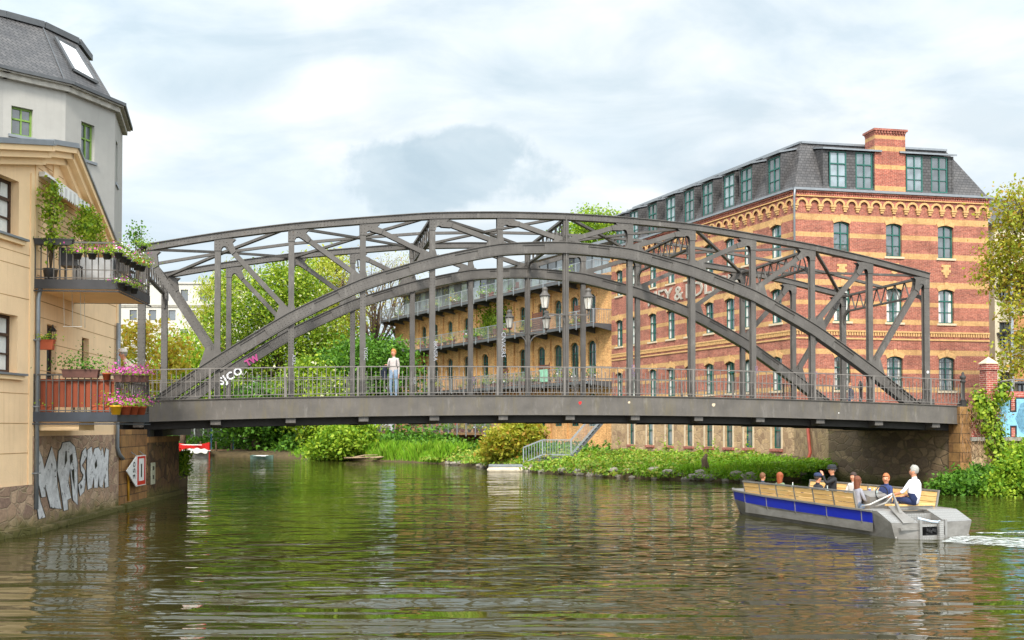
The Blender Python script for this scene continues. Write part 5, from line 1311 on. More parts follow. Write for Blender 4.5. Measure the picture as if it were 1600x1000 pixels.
tpx('sparse_tree', 'almost bare tree with dark branches and few leaves, left of the loft building', 590, 112, [(560,420,45,34),(600,450,50,50),(620,410,45,34),(580,490,50,34),(540,440,30,34)], M['spring'], .20, 190, 9, .9, 26, trunk=.22, group=G1, limbs=44, fork=.42)
tpx('sparse_tree', 'slender half bare tree touching the far end of the loft building', 632, 116, [(625,430,26,30),(640,470,24,40),(615,500,26,30)], M['spring'], .20, 90, 9, .8, 27, trunk=.15, group=G1, limbs=26, fork=.5)
tpx('dark_tree', 'dense dark green tree low beside the loft building', 575, 96, [(560,580,56,50),(606,592,46,44),(515,615,50,45),(600,560,36,26)], M['darkleaf'], .34, 420, 55, .75, 28, trunk=.35, group=G1)
tpx('dark_tree', 'dense green chestnut hanging over the water under the bridge, middle one', 505, 90, [(505,640,46,50),(480,600,40,34),(530,680,36,26),(520,690,30,20)], M['chestnut'], .36, 300, 50, .7, 29, trunk=.3, group=G1, blossoms=.02)
tpx('dark_tree', 'broad green tree leaning over the moored boats under the left of the bridge', 400, 93, [(375,645,38,34),(420,640,46,40),(445,682,34,16),(470,620,30,30),(405,676,30,12)], M['darkleaf'], .36, 300, 50, .7, 30, trunk=.35, group=G1)
tpx('broad_tree', 'leafy tree top rising over the roof of the loft building', 930, 118, [(930,352,34,20),(905,362,28,14),(955,358,24,16),(930,400,40,30)], M['bright'], .34, 170, 50, .75, 31, trunk=.4, group=G1, gz=3)
tpx('background_tree', 'dark tree standing low behind the golden maple', 160, 120, [(160,590,60,50),(230,620,70,40),(330,630,70,34)], M['darkleaf'], .5, 260, 45, 1.0, 32, trunk=.4, group=G1)
tpx('street_tree', 'tree with yellow and rusty spring leaves at the right edge of the view', 1640, 52, [(1590,330,44,38),(1620,380,50,60),(1585,430,38,46),(1600,500,36,50),(1572,390,26,30),(1580,560,30,30),(1660,420,60,120)], M['spring'], .21, 330, 40, .42, 33, trunk=.2, gz=3.3, limbs=34)
# overhanging chestnut bush whose leaves touch the water
def bush(label, x, D, spec, mat, leaf, nc, per, cr, seed, gz=.2, group='bushes along the river', name='bush', kind='bush', **kw):
    return tpx(name, label, x, D, spec, mat, leaf, nc, per, cr, seed, gz=gz, trunk=kw.pop('trunk', .06), group=group, kind=kind, limbs=10, **kw)
bush('bright chestnut bush hanging into the water left of the reeds', 530, 80, [(535,690,36,24),(510,705,28,12),(560,680,24,26),(500,712,14,5)], M['bright'], .30, 220, 45, .42, 41)
bush('yellow leaved shrub in front of the terrace, left of the steel stairs', 800, 63, [(790,690,26,20),(815,672,28,14),(775,705,22,12),(832,678,16,10)], M['spring'], .26, 150, 40, .32, 42, gz=.6)
bush('light shrub growing from the left abutment corner at the waterline', 288, 40.6, [(286,722,8,14),(291,710,5,8),(289,736,5,6)], M['bright'], .12, 60, 26, .12, 43, gz=.8)
bush('dense green shrub on the bank at the foot of the right abutment', 1500, 39.3, [(1495,758,30,18),(1525,752,30,18),(1550,765,26,14),(1475,765,20,10),(1510,770,40,7)], M['darkleaf'], .17, 260, 40, .24, 44, gz=.0)
bush('small dark shrub beside the red drainpipe', 1253, 50.5, [(1256,740,14,12),(1268,748,14,8),(1245,750,10,6)], M['darkleaf'], .17, 60, 30, .2, 45, gz=.4)
bush('bright bush in the lower right corner of the river wall', 1585, 38, [(1592,735,24,28),(1578,755,26,20),(1610,715,20,22),(1560,770,20,10),(1600,765,22,20)], M['bright'], .16, 220, 40, .24, 46, gz=.0)
# creeper on the garden wall
cr_ = thing('creeper', 'green creeper climbing over the brick garden wall beside the pier', 'climbing plant', tuple(BM @ Vector((GX+1.2, -1.0, 0))), BANG)
r = np.random.default_rng(50); path = [(1534,640),(1541,660),(1548,640),(1552,690),(1565,700),(1572,735),(1560,740),(1590,712),(1530,625),(1566,615),(1556,670),(1560,720)]
P_ = []
for (px, py) in path:
    x = bxh(px, -1.0)-(GX+1.2); D = (BM @ Vector((x+GX+1.2, -1, 0))).y; z = zat(py, D)
    P_.append(r.normal(size=(260,3))*np.array([.2,.10,.28])+np.array([x, -.02, z]))
inst('foliage', leaf_mesh('creeper', np.vstack(P_), .15, M['chestnut'], 50, .1, .8), cr_)
mb = MB(); rr = random.Random(5)
for k in range(60):
    x = bxh(1515+rr.uniform(-12, 45), -1)-(GX+1.2); z = rr.uniform(1.6, 3.5); mb.tube([(x, -.02, z), (x+rr.uniform(-.3,.3), -.12, z-.35), (x+rr.uniform(-.4,.4), -.05, z-.8)], [.012,.01,.006], 4)
mb.build('stems', plain('dry_stems', S('#7a5f45'), .9), cr_)
dv = thing('dry_vine', 'dry brown leafless vine tangle on top of the brick wall beside the bridge end', 'climbing plant', tuple(BM @ Vector((GX+.2, -.9, 3.0))), BANG)
r = np.random.default_rng(51); pp = r.normal(size=(420,3))*np.array([.38,.12,.28])+np.array([.55,0,.05])
inst('twigs', leaf_mesh('twigs', pp, .16, leafmat('dry_leaf', [S('#8a6f4a'), S('#a0805a'), S('#7d8a3a')], .1), 51, 0, .3), dv)

# bank cover: leafy weeds, reeds, stones
def bank_at(s, off):       # s = index along waterline (float), off metres inland
    i = min(int(s), len(wl)-2); f = s-i; a, b = Vector(wl[i]), Vector(wl[i+1]); p = a.lerp(b, f); d = (b-a).normalized(); o = Vector((d.y, -d.x)); o = -o if o.y < 0 else o
    o = Vector((.75, .66)) if i <= 2 else o
    q = p+o*off; zs = [(0,.02),(.25,.28),(.8,.42),(2,.52),(4,.64),(7,.78),(11,.9),(60,1.1)]
    z = next((z0+(z1-z0)*(off-a0)/(a1-a0) for (a0,z0),(a1,z1) in zip(zs[:-1], zs[1:]) if off <= a1), 1.3)
    return q.x, q.y, z
def cover(name, label, s0, s1, o0, o1, nclump, per, leaf, mat, hh, seed, spread=.3, kind='stuff', up=.6, cat='ground cover', asp=.6):
    rng = np.random.default_rng(seed); P = []
    for _ in range(nclump):
        s = rng.uniform(s0, s1); o = o0+(o1-o0)*rng.random()**1.5; x, y, z = bank_at(s, o); pt = .5+.5*sin(s*11+o*1.7)*cos(s*5.3-o*2.9); H = hh*rng.uniform(.4, 1.25)*(.5+.5*min(1, o/1.0))
        if cat == 'ground cover' and hh < 1.5:
            if pt < .16: continue
            H *= .35+1.15*pt
        q = rng.normal(size=(per,3))*np.array([spread, spread, 0]); q[:,2] = H*rng.random(per)**.7*np.exp(-(q[:,0]**2+q[:,1]**2)/(2*(spread*1.3)**2)); P.append(q+np.array([x,y,z]))
    me = leaf_mesh(name, np.vstack(P), leaf, mat, seed, up, asp)
    o = inst(name, me); return props(o, label, cat, None, kind)
cover('weeds', 'broad leaved weeds covering the bank below the brick building', 4.0, 7.6, .1, 10, 720, 32, .19, M['cover'], .34, 61, .34)
cover('weeds', 'taller nettles and stalks scattered through the weeds below the brick building', 4.0, 8.5, .3, 8, 60, 26, .17, M['bright'], 1.0, 65, .22)
cover('weeds', 'yellow green weeds and grass on the bank near the drainpipe', 1.2, 4.4, .1, 9, 620, 34, .14, M['grass'], .24, 62, .34)
cover('weeds', 'low green plants on the bank around the steel stairs', 7.2, 9.6, .2, 7, 420, 30, .22, M['cover'], .5, 63, .34)
cover('undergrowth', 'dark undergrowth below the terrace and trees along the far bank', 11.7, 19.5, 2.0, 12, 520, 34, .36, M['darkleaf'], 1.9, 64, .7)
cover('undergrowth', 'low shaded undergrowth below the river terrace', 7.5, 12.2, 2.6, 9, 420, 30, .28, M['darkleaf'], .8, 65, .5)
def reeds(s0, s1, n, h, seed, label, mat):
    rng = np.random.default_rng(seed); V = []; 
    s = rng.uniform(s0, s1, n); o = rng.random(n)**1.2*2.6+.05
    for k in range(n):
        x, y, z = bank_at(s[k], o[k]); H = h*rng.uniform(.5, 1.1)*(.6+.25*sin(s[k]*9)+.15*sin(s[k]*23)); a = rng.uniform(0, 2*pi); dx, dy = cos(a)*.035, sin(a)*.035; lx, ly = rng.normal()*.22*H, rng.normal()*.22*H
        V += [(x-dx, y-dy, z-.05), (x+dx, y+dy, z-.05), (x+lx*.4+dx*.8, y+ly*.4+dy*.8, z+H*.6), (x+lx, y+ly, z+H)]
    me = bpy.data.meshes.new('reeds'); me.materials.append(mat); V = np.array(V)
    me.vertices.add(len(V)); me.vertices.foreach_set('co', V.ravel()); me.loops.add(len(V)); me.loops.foreach_set('vertex_index', np.arange(len(V), dtype=np.int32)); m = len(V)//4
    me.polygons.add(m); me.polygons.foreach_set('loop_start', np.arange(0, 4*m, 4, dtype=np.int32)); me.update(calc_edges=True)
    return props(inst('reeds', me), label, 'reeds', None, 'stuff')
reeds(9.2, 12.2, 9000, 1.25, 71, 'bright green reeds at the waterline below the terrace', M['grass'])
reeds(1.6, 4.6, 2600, .5, 72, 'short grass along the water below the brick building', M['grass'])
reeds(12.0, 13.8, 1500, .8, 73, 'thin grass under the hanging chestnut leaves', M['grass'])
stone_m = plain('river_stone', S('#8d8578'), .9, var=.35, scale=3, bmp=.5, bscale=8)
def stone_mesh(seed):
    bm = bmesh.new(); bmesh.ops.create_icosphere(bm, subdivisions=2, radius=1); r = random.Random(seed)
    for v in bm.verts: v.co = Vector((v.co.x, v.co.y*.8, v.co.z*.6))*r.uniform(.86, 1.1)
    me = bpy.data.meshes.new('stone'); bm.to_mesh(me); bm.free(); me.materials.append(stone_m); return me
sms = [stone_mesh(k) for k in range(5)]; rr = random.Random(9)
GS = 'stones scattered along the foot of the bank'
for k in range(46):
    s = rr.uniform(3.3, 9.0) if k < 34 else rr.uniform(1.2, 3.3); o = rr.uniform(-.15, .5); x, y, z = bank_at(s, max(0, o)); sc = rr.uniform(.14, .42)
    st = inst('river_stone', sms[k % 5], None, (x, y, z+sc*.1), (rr.uniform(-.3,.3), 0, rr.uniform(0, 6)), (sc, sc, sc*.9)); props(st, 'grey boulder at the foot of the leafy bank', 'stone', GS)
# driftwood stump at the water edge and loose stone chute
dw = thing('tree_stump', 'weathered tree stump standing at the waterline in front of the green bank', 'stump', (at(1103,748,50).x, 50.2, 0))
mb = MB(); mb.tube([(0,0,-.2),(.03,0,.5),(-.05,0,.95),(.06,0,1.25)], [.3,.2,.15,.06], 8); mb.tube([(0,0,.4),(.35,0,.2),(.5,0,-.1)], [.1,.07,.04], 6); mb.tube([(0,0,.7),(-.25,-.1,.5),(-.4,-.1,0)], [.09,.05,.03], 6); mb.build('trunk', M['bark'], dw)
br_ = thing('driftwood', 'bare fallen branches lying on the bank beside the chestnut bush', 'branches', (at(590,715,78).x, 77.5, .2))
mb = MB(); rr = random.Random(4)
for k in range(14): a = rr.uniform(-.5,.6); L_ = rr.uniform(1.5,3.6); x = rr.uniform(-2.6,1.2); mb.tube([(x,0,.05),(x+L_*.5,rr.uniform(-.4,.4),.2+a*.6),(x+L_,rr.uniform(-.6,.6),.15+max(0,a)*1.6)], [.06,.045,.02], 5)
mb.build('branch', plain('dead_wood', S('#9a8468'), .9), br_)
# ------------------------------------------------------------------ people
shoe_m = plain('shoe', (.05,.05,.05,1), .6); shoew_m = plain('white_shoe', (.6,.6,.58,1), .6)
def cloth(hexc): 
    k = 'cloth'+hexc
    if k not in M: M[k] = plain('cloth', S(hexc), .85, var=.12, scale=9, bmp=.3)
    return M[k]
def limb(a, b, bend, l1, l2):
    a = Vector(a); b = Vector(b); d = b-a; L_ = min(d.length, (l1+l2)*.995); d.normalize(); x = (l1*l1-l2*l2+L_*L_)/(2*L_); h = sqrt(max(0, l1*l1-x*x))
    u = Vector(bend); u = (u-d*u.dot(d)).normalized(); return a+d*x+u*h, a+d*L_
def person(label, loc, face, pose='sit', top='#ffffff', bottom='#223355', hair='#5a3a20', style='short', lean=0, hands=None, turn=0, hat=None, sleeves=True, shoes=None, scale=1, nod=0, stout=1):
    """local frame: +x is forward, z up; origin on the seat (sit) or ground (stand)"""
    t = thing('person', label, 'person', loc, face); s = scale
    V, E, R, G = [], [], [], []
    def add(p, r, par=None, g='top'):
        V.append(Vector(p)*s); R.append(r*s); i = len(V)-1
        if par is not None: E.append((par, i)); G.append(g)
        return i
    hz = .10 if pose == 'sit' else .93
    pel = add((0,0,hz), (.125,.15)[0]); 
    def up(h, y=0): return (sin(lean)*h, y, hz+cos(lean)*h)
    w = add(up(.16), .115, pel, 'top'); ch = add(up(.34), .135, w, 'top'); nb = add(up(.47), .075, ch, 'top'); nk = add(up(.535), .052, nb, 'skin')
    o = Vector(up(.535)); cx, sx = cos(turn), sin(turn)
    def hd(f, side, h): return (o.x+f*cx-side*sx+sin(lean+nod)*h*.6, o.y+f*sx+side*cx, o.z+h)
    jw = add(hd(.025,0,.055), .066, nk, 'skin'); hc = add(hd(.012,0,.13), .088, jw, 'skin'); hc2 = add(hd(0,0,.19), .07, hc, 'skin')
    add(hd(.118,0,.105), .013, hc, 'skin')
    for q in (-1, 1): add(hd(0, q*.092, .115), .016, hc, 'skin')
    for q in (-1, 1):     # arms; q=+1 is the left side
        sh = add(up(.43, q*.155), .062, ch, 'top'); S0 = V[sh]/s
        tgt = (hands or {}).get(q) or ((.30, q*.12, hz+.10) if pose == 'sit' else (.06, q*.24, hz-.07))
        el, wr = limb(S0, tgt, ((-.3, q*.6, -.8) if pose == 'sit' else (-.6, q*.15, -.5)), .29, .25)
        e = add(el, .043, sh, 'top'); wv = add(wr, .028, e, 'top' if sleeves else 'skin')
        d = (Vector(wr)-Vector(el)).normalized(); side = d.cross(Vector((0,0,1))).normalized() if abs(d.z) < .95 else Vector((1,0,0)); curl = Vector((0,0,-1)) if abs(d.z) < .8 else Vector((.5,0,0))
        pm = add(Vector(wr)+d*.055, .030, wv, 'skin')
        for k, (f, l) in enumerate(((-.028,.065),(-.010,.078),(.009,.074),(.027,.058))):
            a1 = add(Vector(wr)+d*.095+side*f, .0095, pm, 'skin'); a2 = add(Vector(wr)+d*(.095+l*.55)+side*f+curl*.014, .0085, a1, 'skin'); add(Vector(wr)+d*(.095+l*.85)+side*f+curl*.036, .007, a2, 'skin')
        th = add(Vector(wr)+d*.05-side*.042*q, .011, pm, 'skin'); add(Vector(wr)+d*.09-side*.058*q+curl*.012, .009, th, 'skin')
    for q in (-1, 1):
        hp = add((0, q*.09, hz-.02), .098, pel, 'bottom')
        if pose == 'sit': kn = (.42, q*.13, hz+.02); an = (.44, q*.12, hz-.42)
        else: kn = (.03, q*.10, .50); an = (-.01+.05*q, q*.10, .09)
        k1 = add(kn, .062, hp, 'bottom'); a1 = add(an, .040, k1, 'bottom'); h1 = add((an[0]-.02, an[1], an[2]-.045), .040, a1, 'shoe'); add((an[0]+.15, an[1], an[2]-.055), .032, h1, 'shoe')
    me = bpy.data.meshes.new('body_skeleton'); me.from_pydata([tuple(v) for v in V], E, []); ob = bpy.data.objects.new('tmp', me); COL.objects.link(ob)
    sm = ob.modifiers.new('s', 'SKIN'); sd_ = me.skin_vertices[0].data if me.skin_vertices else None
    if not me.skin_vertices: 
        bm = bmesh.new(); bm.from_mesh(me); bm.verts.layers.skin.verify(); bm.to_mesh(me); bm.free()
    for i, sv in enumerate(me.skin_vertices[0].data): sv.radius = (R[i], R[i]); sv.use_root = (i == 0)
    ws = .16/.125
    d_ = me.skin_vertices[0].data
    d_[0].radius = (R[0]*.95*stout, R[0]*1.2*stout); d_[1].radius = (R[1]*.9*stout, R[1]*1.25*stout); d_[2].radius = (R[2]*.85*stout, R[2]*1.3*stout)
    ss = ob.modifiers.new('u', 'SUBSURF'); ss.levels = 1; ss.render_levels = 1
    dg = bpy.context.evaluated_depsgraph_get(); bme = bpy.data.meshes.new_from_object(ob.evaluated_get(dg)); bpy.data.objects.remove(ob)
    bme.name = 'body'; bme.materials.clear(); order = ['skin', 'top', 'bottom', 'shoe']
    for m in (M['skin'], cloth(top), cloth(bottom), shoes or shoe_m): bme.materials.append(m)
    segs = [(V[a], V[b], (R[a]+R[b])/2, g) for (a, b), g in zip(E, G)]
    for p in bme.polygons:
        c = p.center; best = 1e9; bg = 'top'
        for a, b, r_, g in segs:
            ab = b-a; u = max(0, min(1, (c-a).dot(ab)/max(1e-9, ab.length_squared))); dd = (c-(a+ab*u)).length-r_*.8
            if dd < best: best = dd; bg = g
        p.material_index = order.index(bg); p.use_smooth = True
    inst('body', bme, t)
    # eyes and mouth, hair, hat
    hcv = Vector(hd(.012,0,.13))*s; fx = Vector((cx, sx, 0)); sy = Vector((-sx, cx, 0))
    eb = MB()
    for q in (-1, 1):
        c = hcv+fx*.083*s+sy*q*.032*s+Vector((0,0,.005*s)); eb.lathe([(.004*s,-.006*s),(.011*s,0),(.004*s,.006*s)], c=tuple(c), n=6)
    eb.build('eyes', M['black'], t)
    mb_ = MB(); c = hcv+fx*.085*s+Vector((0,0,-.062*s)); mb_.bar(tuple(c-sy*.022*s), tuple(c+sy*.022*s), .008*s, .008*s); mb_.build('mouth', plain('lip', S('#9a4a42'), .6) if 'lip' not in M else M['lip'], t)
    if hair:
        bm = bmesh.new(); bmesh.ops.create_icosphere(bm, subdivisions=3, radius=1); rr = random.Random(len(label))
        long = style == 'long'
        for v in list(bm.verts):
            x, y, z = v.co; n = 1+rr.uniform(-.05, .05)
            zz = z*.115+.028
            if long and z < .1 and x < .45: zz = .03+z*(.42 if x < .2 else .2); n *= .95+.08*sin(y*9)
            if style == 'bob' and z < 0: zz = .03+z*.16
            v.co = hcv+(fx*(x*.104-.012)+sy*y*(.104 if not long else .115)+Vector((0,0,zz)))*s*n if True else v.co
            v.co = hcv+fx*((x*.098-.012)*n*s)+sy*(y*(.094 if not long else .115)*n*s)+Vector((0,0,zz*s*(n if z > 0 else 1)))
        # open the face
        dele = []
        for f in bm.faces:
            c = f.calc_center_median()-hcv; ff = c.dot(fx)/s; 
            if ff > .045 and c.z/s < .055: dele.append(f)
            elif not long and c.z/s < -.045-(.04 if style == 'bob' else 0): dele.append(f)
        bmesh.ops.delete(bm, geom=dele, context='FACES')
        hm = bpy.data.meshes.new('hair'); bm.to_mesh(hm); bm.free(); hm.materials.append(plain('hair', S(hair), .7, var=.25, scale=40))
        for p in hm.polygons: p.use_smooth = True
        inst('hair', hm, t)
    if hat:
        mb_ = MB(Matrix.Translation(hcv) @ Matrix.Rotation(turn, 4, 'Z') @ Matrix.Scale(s, 4)); mb_.lathe([(.115,.045),(.118,.07),(.108,.12),(.07,.145),(.01,.152)], n=14)
        if hat[1] == 'cap': mb_.mesh([(.08,-.07,.05),(.19,-.05,.035),(.19,.05,.035),(.08,.07,.05),(.08,-.07,.06),(.19,-.05,.042),(.19,.05,.042),(.08,.07,.06)], [(0,1,2,3),(4,7,6,5),(0,4,5,1),(1,5,6,2),(2,6,7,3)])
        else: mb_.lathe([(.116,.045),(.155,.035),(.155,.042),(.116,.055)], n=14)
        mb_.build('hat', cloth(hat[0]), t)
    return t
# two people on and beyond the bridge
q = BM @ Vector((bxh(615, -.1), -.1, 0)); zb = deckz(bxh(615, -.1))-.06
wm = person('standing woman in white sweater and light jeans at the bridge railing holding a dark jacket', (q.x, q.y, zb), radians(-100), 'stand', '#b3aaa5', '#8398ae', '#b8763c', 'bob', hands={1: (.07, .20, .82), -1: (.2, -.20, 1.14)}, turn=-.25, shoes=shoew_m, scale=1.03, nod=.15)
# local +x forward
mb = MB(); mb.M = Matrix.Identity(4)
bm_ = thing('jacket', 'dark folded jacket hanging over the arm of the woman on the bridge', 'jacket', (q.x, q.y, zb), radians(-100))
vs = []; n = 8
for k in range(n+1):
    a = k/n; vs += [(.18+.03*sin(a*6), -.40+.04*sin(a*9), 1.16-.52*a), (.20+.05*sin(a*5+1), -.20+.03*sin(a*7), 1.18-.50*a), (.08, -.22, 1.16-.48*a), (.06, -.36, 1.16-.5*a)]
mb.mesh(vs, [(i*4+j, i*4+(j+1) % 4, (i+1)*4+(j+1) % 4, (i+1)*4+j) for i in range(n) for j in range(4)]+[(0,1,2,3)]); mb.build('folded_cloth', cloth('#1c2434'), bm_)
mb = MB(); mb.tube([(.15,-.10,1.36),(.16,-.13,1.25),(.10,-.16,1.0)], .012, 5); mb.tube([(.12,.13,1.40),(.14,.13,1.2),(.0,.18,1.05)], .012, 5); mb.build('strap', cloth('#33353c'), bm_)
D_ = 60; pv = at(1330, 600, D_)
D_ = 53.0; person('man in dark coat walking on the street behind the right end of the bridge', (at(1329,600,D_).x, D_, 2.5+(668-597)*D_/1610-1.74), radians(195), 'stand', '#3a3c4a', '#4a5570', '#9a6238', 'short')
lbp = HM @ Vector((2.35, -1.78, 2.82))
person('person in beige shirt and pale cap leaning over the flower boxes on the lower balcony', tuple(lbp), radians(200), 'stand', '#d8c8b0', '#5a5a60', '#8a8078', 'short', lean=.5, hands={1: (.5, .2, 1.05), -1: (.5, -.2, 1.05)}, hat=('#d8d0c4', 'cap'), scale=1.06, stout=1.3)

# ------------------------------------------------------------------ tour boat
BTO = (9.62, 23.45); BTA = atan2(.955, -.297); BTM = Matrix.Translation((BTO[0], BTO[1], 0)) @ Matrix.Rotation(BTA, 4, 'Z')
boat = thing('tour_boat', 'aluminium tour boat with blue stripe and pale wooden benches heading for the bridge', 'boat', (BTO[0], BTO[1], 0), BTA)
st_ = [  # x, half width at gunwale, half width at stripe foot, half width at bottom, z gunwale, z stripe foot
 (.80,1.10,1.08,.92,.565,.305),(1.2,1.10,1.08,.92,.57,.31),(2.6,1.10,1.08,.92,.58,.32),(4.0,1.10,1.08,.92,.60,.33),(5.4,1.10,1.08,.92,.62,.35),(6.6,1.08,1.05,.86,.65,.38),(7.4,.98,.94,.72,.67,.42),(7.85,.74,.68,.46,.69,.46)]
for s in (1, -1):
    b1, b2, b3 = MB(), MB(), MB(); b1.smooth = False
    for a, c in zip(st_[:-1], st_[1:]):
        b1.poly([(a[0],s*a[2],a[5]),(c[0],s*c[2],c[5]),(c[0],s*c[1],c[4]),(a[0],s*a[1],a[4])])
    b1.build('blue_stripe', M['blue'], boat)
    b2 = MB()
    for a in st_[1:-1]:
        b2.bar((a[0],s*(a[2]+.006),a[5]),(a[0],s*(a[1]+.006),a[4]),.025,.012); b2.bar((a[0],s*(a[3]+.01),-.05),(a[0],s*(a[2]+.008),a[5]),.03,.02)
    for a, c in zip(st_[:-1], st_[1:]): b2.bar((a[0],s*a[1],a[4]+.01),(c[0],s*c[1],c[4]+.01),.07,.04)
    b2.build('gunwale', M['alu'], boat)
hb = MB()
for s in (1, -1):
    for a, c in zip(st_[:-1], st_[1:]): hb.poly([(a[0],s*a[3],-.12),(c[0],s*c[3],-.12+.12*max(0,c[0]-6.6)),(c[0],s*c[2],c[5]),(a[0],s*a[2],a[5])])
a = st_[-1]; hb.poly([(a[0],-a[3],.0),(a[0],a[3],.0),(a[0]+.06,a[2],a[5]),(a[0]+.06,-a[2],a[5])]); hb.poly([(a[0]+.06,-a[2],a[5]),(a[0]+.06,a[2],a[5]),(a[0],a[1],a[4]),(a[0],-a[1],a[4])])
hb.poly([(x,-w,.10) for x, w in ((.8,.9),(6.6,.85))]+[(6.6,.85,.10),(.8,.9,.10)])
for s in (1, -1): hb.poly([(.8,s*1.08,.1),(6.6,s*1.05,.1),(6.6,s*1.05,.6),(.8,s*1.08,.55)])
hb.poly([(.75,-.95,-.1),(.75,.95,-.1),(.75,.95,.56),(.75,-.95,.56)]); hb.poly([(6.6,-1.04,.1),(6.6,1.04,.1),(6.6,1.04,.64),(6.6,-1.04,.64)])
hb.build('hull', M['alu'], boat)
mb = MB(); mb.poly([(6.6,-1.06,.66),(7.4,-.97,.68),(7.85,-.73,.70),(7.85,.73,.70),(7.4,.97,.68),(6.6,1.06,.66)]); mb.mark(); mb.poly([(.7,-.95,.575),(1.25,-.95,.575),(1.25,.95,.575),(.7,.95,.575)]); mb.build_each('deck_plate', M['tread'], boat)
# stern pods
for (ya, yb) in ((.47, 1.10), (-1.10, -.27)):
    mb = MB(); cut = .12
    prof = [(.0,-.12),(.0,.36),(.62,.585),(.95,.585),(.95,-.12)]
    yo, yi = (yb, ya) if ya > 0 else (ya, yb); sgn = 1 if ya > 0 else -1
    def P(x, y, z): return (x+(cut if abs(y) > 1 else 0)*(z < .5), y-(sgn*.14 if (abs(y) > 1 and z < 0) else 0), z)
    for yy in (yi, yo): mb.poly([P(x, yy, z) for x, z in prof])
    mb.poly([P(0,yi,-.12),P(0,yo,-.12),P(0,yo,.36),P(0,yi,.36)])
    mb.build('stern_pod', M['alu'], boat)
    mb = MB(); mb.poly([P(-.004,yi,.365),P(-.004,yo,.365),(.62,yo,.592),(.62,yi,.592)]); mb.poly([(.62,yi,.592),(.62,yo,.592),(1.25,yo,.592),(1.25,yi,.592)]); mb.build('tread_cover', M['tread'], boat)
    mb = MB(); mb.lathe([(.035,0),(.035,.03),(.015,.035)], n=10, c=(0,0,0)); me_ = mb.data('drain_plug', M['alu'])
    inst('drain_plug', me_, boat, (cut-.0, yo-sgn*.12, .02), (0, -pi/2, 0))
# engine frame between the pods
mb = MB()
for y in (.44, -.24): mb.box(-.06,.0,y-.03,y+.03,-.05,.42)
mb.box(-.05,.01,-.24,.44,-.04,.07); mb.box(-.04,.0,-.24,.44,.27,.32); mb.box(-.13,-.06,-.12,.0,-.2,.40); mb.box(.5,.52,-.27,.47,-.1,.52); mb.box(.0,.5,-.27,.47,-.08,-.05); mb.build('motor_frame', M['tread'], boat)
mb = MB(); mb.box(.05,.4,-.08,.22,.05,.27)
for k in range(6): mb.lathe([(.01,0),(.035,.02),(.035,.07),(.01,.09)], c=(.02,-.04+.05*k,.1+.02*(k % 3)), n=6)
mb.tube([(.0,.2,.2),(-.02,.1,.3),(.05,-.05,.28)], .015, 5); mb.build('motor', M['black'], boat)
mb = MB(); mb.tube([(.05,.44,.46),(.02,.34,.43),(.0,.12,.38),(-.06,.0,.37),(-.08,-.06,.39)], .028, 8); mb.build('hose', plain('pale_hose', S('#b8c6d2'), .4), boat)
# lifting bracket on the left pod
mb = MB(); mb.box(-.02,.04,.42,.95,.20,.25); mb.mesh([(.02,.52,.36),(.02,.86,.36),(.62,.78,.66),(.62,.58,.66),(.06,.52,.40),(.06,.86,.40),(.64,.78,.70),(.64,.58,.70)], [(0,3,2,1),(4,5,6,7),(0,1,5,4),(1,2,6,5),(2,3,7,6),(3,0,4,7)])
mb.mesh([(.35,.62,.56),(.35,.70,.56),(.62,.67,1.0),(.62,.65,1.0),(.45,.62,.56),(.45,.70,.56),(.66,.67,1.0),(.66,.65,1.0)], [(0,3,2,1),(4,5,6,7),(0,1,5,4),(1,2,6,5),(2,3,7,6),(3,0,4,7)])
mb.build('steering_bracket', M['alu'], boat)
mb = MB(); mb.tube([(.64,.66,.98),(.9,.72,.86),(1.2,.85,.70),(1.45,.9,.64)], .018, 6, cap=True); mb.tube([(.64,.66,.93),(.95,.6,.75),(1.3,.62,.64)], .016, 6); mb.build('mooring_rope', M['white'], boat)
# benches with wooden backs in aluminium frames
for s, xa, xb in ((1, 1.48, 6.62), (-1, 1.22, 6.62)):
    mb = MB(); mb.box(xa, xb, min(s*.55,s*.98), max(s*.55,s*.98), .47, .51); mb.build('bench_seat', M['wood'], boat)
    mb = MB(); mb.box(xa, xb, min(s*.6,s*.62), max(s*.6,s*.62), .11, .468); mb.build('bench_base', M['alu'], boat)
    n = 6; fr = MB(); H0, H1 = .60, .96
    def by(z): return s*(1.02+.08*(z-.55)/.4)
    for k in range(n):
        x0 = xa+(xb-xa)*k/n; x1 = xa+(xb-xa)*(k+1)/n; pb = MB()
        for j in range(3):
            za = H0+(H1-H0)*j/3; zb2 = H0+(H1-H0)*(j+1)/3-.012
            pb.mesh([(x0+.03,by(za)-.012,za),(x1-.03,by(za)-.012,za),(x1-.03,by(zb2)-.012,zb2),(x0+.03,by(zb2)-.012,zb2),(x0+.03,by(za)+.012,za),(x1-.03,by(za)+.012,za),(x1-.03,by(zb2)+.012,zb2),(x0+.03,by(zb2)+.012,zb2)], [(0,3,2,1),(4,5,6,7),(0,1,5,4),(1,2,6,5),(2,3,7,6),(3,0,4,7)])
        pb.build('backrest', M['wood'], boat)
        fr.bar((x0,by(.56),.56),(x0,by(H1),H1),.035,.04)
    fr.bar((xb,by(.56),.56),(xb,by(H1),H1),.035,.04); fr.bar((xa-.02,by(H1),H1+.02),(xb+.02,by(H1),H1+.02),.05,.04); fr.build('backrest_frame', M['alu'], boat)
mb = MB(); mb.box(.92,1.2,-.75,.45,.66,.70); mb.build('helm_bench', M['wood'], boat)
mb = MB(); mb.box(.96,1.16,-.72,.42,.58,.658); mb.build('helm_bench_base', M['alu'], boat)
